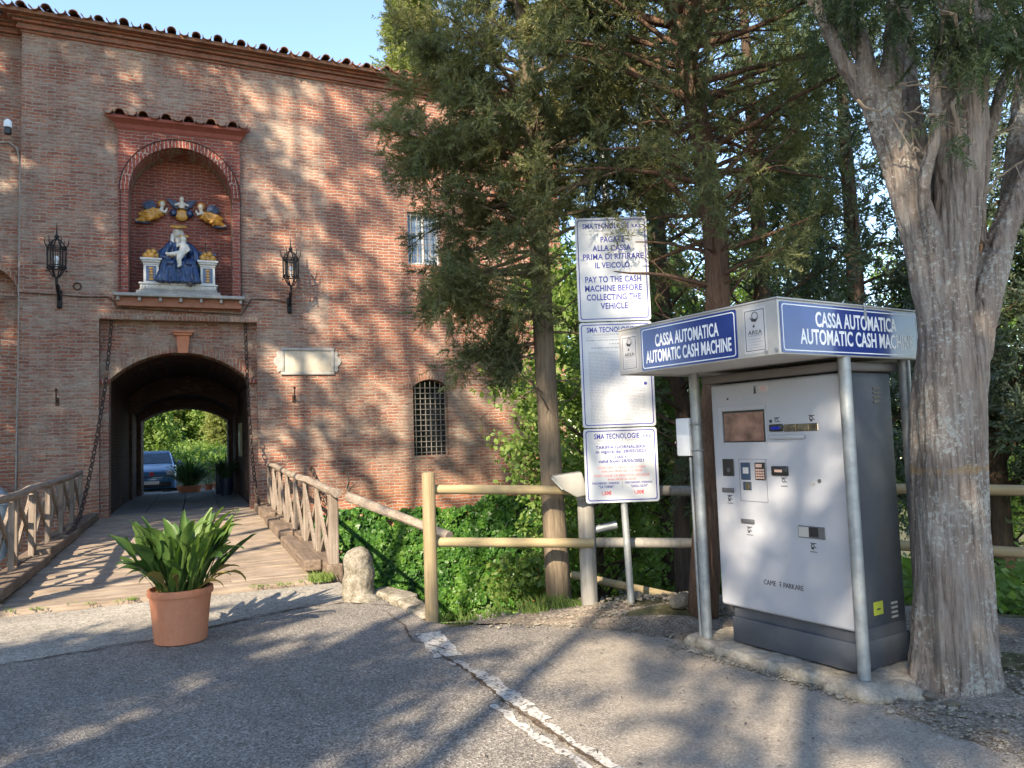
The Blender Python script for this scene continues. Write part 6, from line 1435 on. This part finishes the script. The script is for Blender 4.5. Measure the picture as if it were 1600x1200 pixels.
for a, b2 in ((BP(1338, 165, 4.4), BP(1452, 172, 4.4)), (BP(1400, 130, 4.4), BP(1450, 135, 4.4)), (BP(1452, 180, 4.4), BP(1500, 200, 4.38)), (BP(1410, 200, 4.4), BP(1400, 160, 4.38)), (BP(1530, 220, 4.6), BP(1600, 195, 4.5)), (BP(1440, 240, 4.4), BP(1425, 225, 4.35)), (BP(1540, 300, 4.6), BP(1595, 250, 4.5))):
    tw = MB(); a, b2 = np.array(a), np.array(b2); pts = [a + (b2 - a) * i / 6 + rng.normal(0, .012, 3) for i in range(7)]; tw.tube(pts, list(np.linspace(.009, .003, 7)), 5)
    for i in (2, 4, 5): tw.tube([pts[i], pts[i] + norm(b2 - a) * .1 + rng.normal(0, .06, 3)], [.005, .002], 4)
    tw.build('dead_twig', M['twig'], bt)
pos, dr, sz = [], [], []
def clump_branch(p0, p1, n, r, size, droop=.4):
    p0, p1 = np.array(p0), np.array(p1); ax = norm(p1 - p0); twb.tube([p0, (p0 + p1) / 2 + rng.normal(0, .04, 3), p1], [.018, .012, .005], 5, caps=False)
    for _ in range(n):
        f = rng.uniform(.15, 1.05); c = p0 + (p1 - p0) * f; d = norm(ax * .6 + rng.normal(0, .8, 3) + np.array([0, 0, -droop * .5])); l = r * rng.uniform(.2, 1)
        for j in range(3): pos.append(c + d * l * (j + 1) / 3); dr.append(d + rng.normal(0, .45, 3) + np.array([0, 0, -droop])); sz.append(size * rng.uniform(.6, 1.25))
twb = MB()
for _ in range(150):     # crown of the big tree, mostly over the top of the picture
    a = rng.uniform(0, 6.283); rr0 = rng.uniform(.1, .7); z0 = rng.uniform(4.2, 9.0); rr1 = rr0 + rng.uniform(.5, 1.5) * (1.15 - z0 / 14)
    p0 = (.25 + rr0 * math.cos(a), .1 + rr0 * math.sin(a), z0); z1 = z0 + rng.uniform(-.15, .75)
    clump_branch(p0, (.25 + rr1 * math.cos(a), .1 + rr1 * math.sin(a), z1), 15, .34, .2)
for px, py, qx, qy, y, n in ((1480, -20, 1470, 90, 4.3, 26), (1400, -40, 1410, 60, 4.3, 22), (1560, -60, 1570, 70, 4.35, 30), (1340, -60, 1330, 40, 4.45, 18), (1600, -20, 1600, 110, 4.4, 20), (1520, -40, 1530, 120, 4.2, 26), (1440, -60, 1440, 40, 4.2, 22), (1500, 150, 1500, 230, 4.3, 5), (1300, -80, 1290, 20, 4.5, 14), (1560, 0, 1590, 90, 4.3, 18), (1470, 20, 1500, 90, 4.25, 14)):
    clump_branch(BP(px, py, y), BP(qx, qy - 20, y), int(n * .9), .22, .16, .7)
twb.build('branch', M['twig'], bt)
V, F = place(TPL_CYP, pos, dr, sz, rng)
link('crown', np_mesh('crown', V, 3, F), M['cyp_dark'], bt)

# dark cypresses beyond the fence
def spire(L, pw=0.8): return lambda t: L * (0.35 + 0.65 * min(1, (t - .02) * 5)) * max(.12, (1 - t) ** pw)
def gz(x, y): return float(terrain_z(x, y)) - 0.05
def far_tree(name, label, cat, x, y, h, L, seed, mat, bark='bark_dark', nb=70, tw=2.6, spn=3, ss=.42, lift=.55, t0=.03, tl=.55, group=None, tpl=None, droop=.25, r=.16, pw=.8, tubes=True, inner=.25, length=None):
    z = gz(x, y)
    return conifer(name, label, cat, (x, y, z), [(0, 0, 0), (.05, 0, h * .4), (0, .05, h)], [r, r * .7, .02], seed, nb, t0, .99, length or spire(L, pw), lift, mat, bark, tw, spn, ss, droop, tpl or TPL_FAR, group, (), tl, inner, 0, tubes=tubes, nside=8)
GT = 'dark cypresses beyond the fence'
far_tree('cypress_tree', 'tall dark cypress directly above the pay machine canopy', 'cypress tree', 3.15, 9.6, 10.5, 1.5, 11, 'cyp_dark', 'bark_dark', 64, 2.5, 3, .34, group=GT, tl=.5, t0=.12)
far_tree('cypress_tree', 'bluish dense cypress between the canopy and the big lichened trunk', 'cypress tree', 4.7, 10.4, 11.5, 1.7, 12, 'cyp_blue', 'bark_dark', 78, 2.7, 3, .34, group=GT, tl=.5, t0=.14)
far_tree('cypress_tree', 'bluish cypress behind the big lichened trunk', 'cypress tree', 6.3, 10.2, 12, 1.8, 13, 'cyp_blue', 'bark_dark', 92, 3.0, 3, .34, group=GT, tl=.5, t0=.16)
far_tree('cypress_tree', 'dark cypress at the picture edge past the big lichened trunk', 'cypress tree', 7.4, 9.4, 11, 1.7, 14, 'cyp_dark', 'bark_dark', 92, 3.0, 3, .40, group=GT, tl=.5)
far_tree('cypress_tree', 'cypress filling the gap between signpost trees and canopy, further back', 'cypress tree', 2.6, 13.5, 12, 1.5, 15, 'cyp', 'bark_dark', 50, 2.1, 3, .38, group=GT, tl=.5, t0=.2)
far_tree('cypress_tree', 'furthest dark cypress, behind the pay machine', 'cypress tree', 5.6, 14.5, 14, 1.9, 16, 'cyp_dark', 'bark_dark', 56, 2.2, 3, .42, group=GT, tl=.55, t0=.2)
# broadleaf trees down the slope, lit
GB = 'green trees on the slope below the fence'
def bl(label, x, y, h, L, seed, nb=46, mat='broad', ss=.4): return far_tree('broadleaf_tree', label, 'tree', x, y, h, L, seed, mat, 'bark_dark', nb, 2.6, 3, ss, .5, .12, .6, GB, TPL_BROAD, .2, .14, .5, True, .3, lambda t: L * (0.6 + .6 * math.sin(math.pi * min(1, t * .9))))
bl('leafy green tree behind the notice panels, near the wall corner', 1.35, 13.5, 7.0, 1.7, 31)
bl('leafy green tree behind the signpost pole', 2.3, 17.0, 7.5, 2.0, 32)
bl('leafy tree low on the slope behind the white box', 4.2, 18.0, 7.0, 2.0, 33)
bl('pale green tree deep behind the pay machine', 7.0, 20.0, 8.0, 2.4, 34, 50)
bl('pale green tree far past the big trunk', 11.0, 19.0, 7.5, 2.4, 35, 50)
bl('pale green tree at the far edge past the big trunk', 14.0, 22.0, 8.0, 2.6, 36, 50)
bl('young leafy tree at the wall corner beside the trunk', 2.0, 22.5, 9.5, 2.2, 37, 50)
# courtyard: bright cypresses and leafy trees seen through the arch, one tall one above the roof
GC_ = 'sunlit trees behind the courtyard'
def cy(label, x, y, h, L, seed, mat='cyp_bright', **k): return far_tree('cypress_tree', label, 'cypress tree', x, y, h, L, seed, mat, 'bark_dark', k.pop('nb', 80), 3.2, 3, .6, .9, .04, .5, GC_, TPL_FAR, .15, .16, .7, False, .3)
v = at(253, 700, 44); cy('sunlit cypress behind the blue car', v.x, v.y, 11, .8, 41, nb=130)
v = at(350, 700, 43); cy('sunlit cypress at the notice board side of the arch view', v.x, v.y, 11, .85, 42, nb=130)
v = at(232, 700, 35); far_tree('broadleaf_tree', 'dark green tree at the car side edge of the arch view', 'tree', v.x, v.y, 4.2, 1.3, 43, 'broad', nb=60, tpl=TPL_BROAD, ss=.5, group=GC_, tubes=False, t0=.05)
YT = ((274, 58, 9.5, 2.8, 'leafy tree behind the cypress by the blue car'), (300, 55, 6.5, 2.4, 'low leafy tree in the middle of the arch view'), (328, 58, 9.0, 2.8, 'leafy tree behind the small pots'), (312, 68, 15, 3.8, 'tall leafy tree topmost in the arch view'), (268, 70, 16, 4.0, 'tall leafy tree behind the blue car side'), (342, 70, 16, 3.8, 'tall leafy tree behind the notice board side cypress'))
for i, (px, yy, h, L, lb) in enumerate(YT):
    v = at(px, 700, yy); far_tree('broadleaf_tree', lb, 'tree', v.x, v.y, h, L, 44 + i, 'cyp_bright' if i in (0, 2, 3) else 'broad', 'bark_dark', 70, 3.2, 3, .8, .4, .04, .8, GC_, TPL_BROAD, .2, .14, .5, True, .25, (lambda L: lambda t: L * (0.6 + .5 * math.sin(math.pi * min(1, t * .9))))(L))
for i, (px, yy) in enumerate(((262, 47), (287, 49), (311, 46), (336, 48))):
    v = at(px, 700, yy); far_tree('leafy_bush', ['low bush between car and tub plant', 'low bush right above the tub plant', 'low bush above the small pots', 'low bush above the dark bin'][i] + ', behind the courtyard', 'bush', v.x, v.y, (5.2, 3.4, 4.6, 3.0)[i], 1.9, 94 + i, ('broad', 'cyp_bright', 'broad', 'cyp_bright')[i], 'bark_dark', 60, 3.0, 3, .6, .4, .02, .8, 'low bushes behind the courtyard', TPL_BROAD, .2, .06, .5, True, .2, lambda t: 1.8 * (0.6 + .5 * math.sin(math.pi * min(1, t * .9))))
rng = np.random.default_rng(19); n = 5000; uu = rng.uniform(-6, 5, n); dd = rng.uniform(17, 40, n); x = FO.x + UD.x * uu + ND.x * dd; y = FO.y + UD.y * uu + ND.y * dd; V, F = place(TPL_BROAD, np.stack([x, y, terrain_z(x, y) + .1], 1), np.stack([rng.normal(0, .6, n), rng.normal(0, .6, n), np.ones(n)], 1), rng.uniform(.3, .7, n), rng)
tag(link('ground_cover', np_mesh('ground_cover', V, 3, F), M['broad']), 'leafy ground cover under the courtyard trees', None, None, 'stuff')
v = at(640, 400, 31); far_tree('cypress_tree', 'tall bright cypress rising above the gatehouse roof', 'cypress tree', v.x + .3, v.y, 22.5, 2.4, 51, 'cyp_bright', 'bark_dark', 190, 3.6, 3, .65, .9, .35, .6, None, TPL_FAR, .15, .25, .55, False, .3)
# tall trees behind the camera: they throw the dappled shade
GS = 'shade cypresses across the forecourt'
def sh(label, x, y, h, L, seed, t0=.35, nb=60, tw=2.2): return far_tree('cypress_tree', label, 'cypress tree', x, y, h, L, seed, 'cyp', 'bark_grey', nb, tw, 3, .55, .35, t0, .7, GS, TPL_FAR, .3, .22, .55, True, .3)
LBS = ['shade cypress by the moat, nearest the railing', 'second shade cypress by the moat', 'third shade cypress by the moat', 'shade cypress furthest along the moat', 'lofty shade cypress, the nearest the bridge', 'lofty shade cypress, the middle one', 'lofty shade cypress, the furthest back', 'low shade cypress nearest the bridge', 'low shade cypress, second from the bridge', 'low shade cypress, third from the bridge', 'low shade cypress on the pay machine side', 'sparse shade cypress behind the photographer', 'sparse shade cypress furthest behind the photographer', 'high crowned shade cypress behind the photographer', 'shade cypress facing the big lichened trunk']
#        across, along the light, crown base, height, limb, limbs, twigs
SHADE = [(-12.4, 0, 7.5, 21, 1.4, 64, 2.0), (-13.7, -1, 6.5, 22, 1.6, 100, 2.2), (-15.2, 0, 5.0, 22, 1.7, 100, 2.2), (-16.9, 1, 4.0, 21, 1.7, 90, 2.2),
         (-11.0, -3, 14.0, 23, 1.5, 26, 1.6), (-9.2, -5, 16.0, 24, 1.4, 20, 1.4), (-7.8, -6, 14.3, 18.5, 1.1, 14, 1.6),
         (-5.4, -6.5, 0.8, 6.9, 0.9, 50, 2.4), (-4.7, -7.5, 0.8, 7.7, .9, 50, 2.4), (-3.05, -7, 0.8, 7.4, .9, 54, 2.4), (-1.5, -7.5, 0.8, 6.2, 0.7, 22, 1.2),
         (-0.2, -9, 9.3, 14.5, 1.1, 32, 1.3), (-1.9, -10.5, 11.3, 15.5, 1.2, 18, 0.9), (-3.6, -9, 11.9, 14.8, 1.2, 36, 2.0), (1.2, -8, 8.7, 15, 1.1, 50, 2.0)]
for i, (w, al, zl, h, L, nb, tw) in enumerate(SHADE):
    x = .3746 * al + .9272 * w; y = .9272 * al - .3746 * w
    far_tree('cypress_tree', LBS[i], 'cypress tree', x, y, h, L, 60 + i, 'cyp', 'bark_grey', nb, tw, 3, .55, .35, zl / h, .7, GS, TPL_SHADE, .3, .18, .45, False, .25, (lambda L, tz: lambda t: L * (.55 + .45 * min(1, (t - tz) / (1 - tz) * 3)) * max(.2, (1 - (t - tz) / (1 - tz)) ** .4))(L, zl / h))

# ------------------------------------------------------------------ ivy, grass
rng = np.random.default_rng(9)
def ivy_leaf_mesh(P_, Nn, size):
    n = len(P_); t = np.array([[0, 0, 0], [.35, -.12, .05], [.5, .25, -.06], [.22, .5, .02], [0, .9, -.12], [-.22, .5, .02], [-.5, .25, -.06], [-.35, -.12, .05]]); t[:, 1] -= .3
    tf = np.array([[0, 1, 2], [0, 2, 3], [0, 3, 4], [0, 4, 5], [0, 5, 6], [0, 6, 7]])
    z = norm(Nn); dn = np.tile([0, 0, -1.0], (n, 1)) + rng.normal(0, .5, (n, 3)); y = norm(dn - z * (dn * z).sum(1, keepdims=True)); x = np.cross(y, z)
    v = (t[None, :, 0, None] * x[:, None] + t[None, :, 1, None] * y[:, None] + t[None, :, 2, None] * z[:, None]) * size[:, None, None] + P_[:, None]
    f = tf[None] + (np.arange(n) * 8)[:, None, None]
    return v.reshape(-1, 3), f.reshape(-1, 3)
def fb(x, y, s=1.0): return np.array([mnoise.fractal(Vector((a * s, b * s, 3.3)), 1.0, 2.0, 4) for a, b in zip(x, y)])
PP = []; NN = []; SZ = []
n = 38000
u = rng.uniform(1.9, 9.9, n); v = rng.uniform(-2.9, 0.35, n); lump = fb(u, v, .9); fine = fb(u, v, 3.0)
top = -0.02 + 0.25 * fb(u, u * 0 + 4, .8)
bare = (np.hypot((u - 7.9) / .55, (v + 2.2) / .6) < 1) 
keep = (v < top + 0.1 * fine) & ~bare & (fine + .6 * rng.random(n) > -.3)
u, v, lump, fine = u[keep], v[keep], lump[keep], fine[keep]
d = -(0.22 - v) * 0.30 - 0.12 - .38 * np.clip(lump + .3, 0, 1.2) - .10 * fine - rng.random(len(u)) * .12
p = np.stack([FO.x + UD.x * u + ND.x * d, FO.y + UD.y * u + ND.y * d, v], 1)
nn = np.tile(-np.array(ND), (len(u), 1)) + np.array([0, 0, .55]) + rng.normal(0, .45, (len(u), 3)); PP.append(p); NN.append(nn); SZ.append(rng.uniform(.06, .13, len(u)))
# ivy and weeds climbing the near bank up to the forecourt's edge
n = 16000
s_ = rng.uniform(0, 1, n); along = np.array([(-1.8, 8.6), (-1.2, 7.75), (-.75, 7.05), (-.5, 6.85), (.1, 7.1), (.3, 7.2)]); t = s_ * (len(along) - 1); k = np.minimum(t.astype(int), len(along) - 2)
e = along[k] + (along[k + 1] - along[k]) * (t - k)[:, None]; out = rng.uniform(0.0, 1.6, n); ex_ = e + np.stack([out * .32, out * .95], 1)
z = np.minimum(-.03, terrain_z(ex_[:, 0], ex_[:, 1])) + .05 + .22 * np.clip(fb(ex_[:, 0], ex_[:, 1], 2.0) + .2, 0, 1) * np.clip(out * 2, 0.1, 1)
kp = (out > .03)
p = np.stack([ex_[:, 0], ex_[:, 1], z], 1)[kp]; nn = np.tile([0, -.35, .9], (len(p), 1)) + rng.normal(0, .45, (len(p), 3)); PP.append(p); NN.append(nn); SZ.append(rng.uniform(.03, .065, len(p)))
# moat floor and round the wall corner
n = 14000; x = rng.uniform(-2.5, 4.0, n); y = rng.uniform(8.3, 20, n); uu = (x - FO.x) * UD.x + (y - FO.y) * UD.y; dd = (x - FO.x) * ND.x + (y - FO.y) * ND.y
kp = (uu > 2.2) & (dd < -.8) ; x, y = x[kp], y[kp]; z = terrain_z(x, y) + .05 + .35 * np.clip(fb(x, y, .8) + .3, 0, 1)
p = np.stack([x, y, z], 1); nn = np.tile([0, -.2, 1.0], (len(p), 1)) + rng.normal(0, .45, (len(p), 3)); PP.append(p); NN.append(nn); SZ.append(rng.uniform(.07, .14, len(p)))
V, F = ivy_leaf_mesh(np.concatenate(PP), np.concatenate(NN), np.concatenate(SZ))
tag(link('ivy', np_mesh('ivy', V, 3, F), M['ivy']), 'thick green ivy over the foot of the wall and the moat bank', None, None, 'stuff')
# undergrowth on the slope beyond the fence
n = 26000; x = rng.uniform(.6, 26, n); y = rng.uniform(7.2, 40, n); kp = (seg_dist(x, y, EDGE) > .25) & (((x - FO.x) * UD.x + (y - FO.y) * UD.y) > 9.5 - np.clip(16 - y, 0, 9)) & (rng.random(n) < np.clip(9 / y, 0, 1) ** .5)
x, y = x[kp], y[kp]; z = terrain_z(x, y) + .1; up = np.stack([rng.normal(0, .5, len(x)), rng.normal(0, .5, len(x)), np.ones(len(x))], 1)
V, F = place(TPL_BROAD, np.stack([x, y, z + .3 * np.clip(fb(x, y, .5), 0, 1)], 1), up, rng.uniform(.25, .6, len(x)), rng)
tag(link('undergrowth', np_mesh('undergrowth', V, 3, F), M['broad']), 'leafy undergrowth on the slope beyond the fence', None, None, 'stuff')
def tuft(x, y, z, r, n, h):
    out = []
    for _ in range(n):
        a = rng.uniform(0, 6.28); q = r * math.sqrt(rng.random()); bx, by = x + q * math.cos(a), y + q * math.sin(a); hh = h * rng.uniform(.4, 1); lx, ly = rng.normal(0, .4) * hh, rng.normal(0, .4) * hh; w = .004
        out.append([(bx - w, by, z), (bx + w, by, z), (bx + lx * .5 + w * .7, by + ly * .5, z + hh * .6), (bx + lx, by + ly, z + hh)])
    return out
tufts = []
for x, y, z, r, nn_, h in [(-2.22, 8.78, .02, .14, 260, .12), (-.45, 6.72, -.02, .12, 90, .10), (-.2, 6.85, -.02, .12, 90, .12), (.12, 6.95, 0, .14, 120, .13), (.3, 7.05, 0, .15, 120, .15), (.5, 7.1, 0, .1, 60, .1), (2.95, 5.4, 0.02, .2, 80, .1), (-.7, 6.85, -.02, .1, 90, .1)]: tufts += tuft(x, y, z, r, nn_, h)
for i in range(26):
    q = W(rng.uniform(-1.7, 1.6), -8.92 + rng.normal(0, .03), 0.01); tufts += tuft(q.x, q.y, .005, .05, 12, .035)
V = np.array(tufts).reshape(-1, 3); F = np.arange(len(V)).reshape(-1, 4)
tag(link('grass', np_mesh('grass', V, 4, F), M['grass']), 'short grass tufts along edges', None, None, 'stuff')
# needle litter on the asphalt and the dirt
n = 5200; x = rng.uniform(-1.2, 3.4, n); y = rng.uniform(3.0, 7.1, n); kp = (np.abs(y - (6.9 - .62 * x - .25 * x * 0)) < rng.exponential(.35, n)) & (seg_dist(x, y, EDGE) < 0); x, y = np.concatenate([x[kp], rng.uniform(-4.5, 2.2, 420)]), np.concatenate([y[kp], rng.uniform(3.2, 6.2, 420)]); kp = seg_dist(x, y, EDGE) < -.3; x, y = x[kp], y[kp]
z = np.maximum(.0045, terrain_z(x, y) + .022) + .003; a = rng.uniform(0, 6.28, len(x)); l = rng.uniform(.008, .03, len(x)); w = rng.uniform(.002, .006, len(x))
c, s = np.cos(a), np.sin(a); V = np.stack([np.stack([x - c * l, y - s * l, z], 1), np.stack([x + s * w, y - c * w, z + .002], 1), np.stack([x + c * l, y + s * l, z], 1), np.stack([x - s * w, y + c * w, z + .002], 1)], 1).reshape(-1, 3)
tag(link('leaf_litter', np_mesh('leaf_litter', V, 4, np.arange(len(V)).reshape(-1, 4)), M['crack']), 'dry twig and leaf litter along the dirt edge', None, None, 'stuff')
# climbing stems on the wall
vs = MB()
for u0, v0, u1, v1 in ((8.6, 0.0, 8.3, 2.6), (8.3, 2.6, 7.2, 4.3), (8.3, 2.6, 8.7, 4.4), (7.4, 1.4, 6.3, 2.7), (8.4, 0.6, 7.4, 1.4), (8.8, 0.2, 8.9, 3.0), (3.6, 0.2, 3.5, 1.2)):
    pts = [(u0 + (u1 - u0) * i / 8 + rng.normal(0, .04), -.02, v0 + (v1 - v0) * i / 8 + rng.normal(0, .03)) for i in range(9)]; vs.tube(pts, list(np.linspace(.016, .007, 9)), 5)
    for i in (2, 4, 6, 7): vs.tube([pts[i], (pts[i][0] + rng.normal(0, .15), -.02, pts[i][2] + rng.uniform(.05, .3))], [.008, .004], 4)
o = vs.build('dry_vine', M['twig']); o.location = FO; o.rotation_euler = (0, 0, TH); tag(o, 'thin bare vine stems climbing the brick wall beside the barred window', 'vine')
# grey lamp pole far behind
p = thing('lamp_pole', 'grey lamp pole beyond the fence, partly hidden in the branches', 'pole', (at(946, 300, 16).x, 16, gz(2.1, 16)))
MB().tube([(0, 0, 0), (0, 0, 11.2)], [.11, .07], 12).build('shaft', M['galv'], p, smooth=True); MB().tube([(0, 0, 11.1), (.1, -.1, 11.35), (.5, -.4, 11.45)], [.04, .035, .03], 8).build('arm', M['galv'], p, smooth=True)
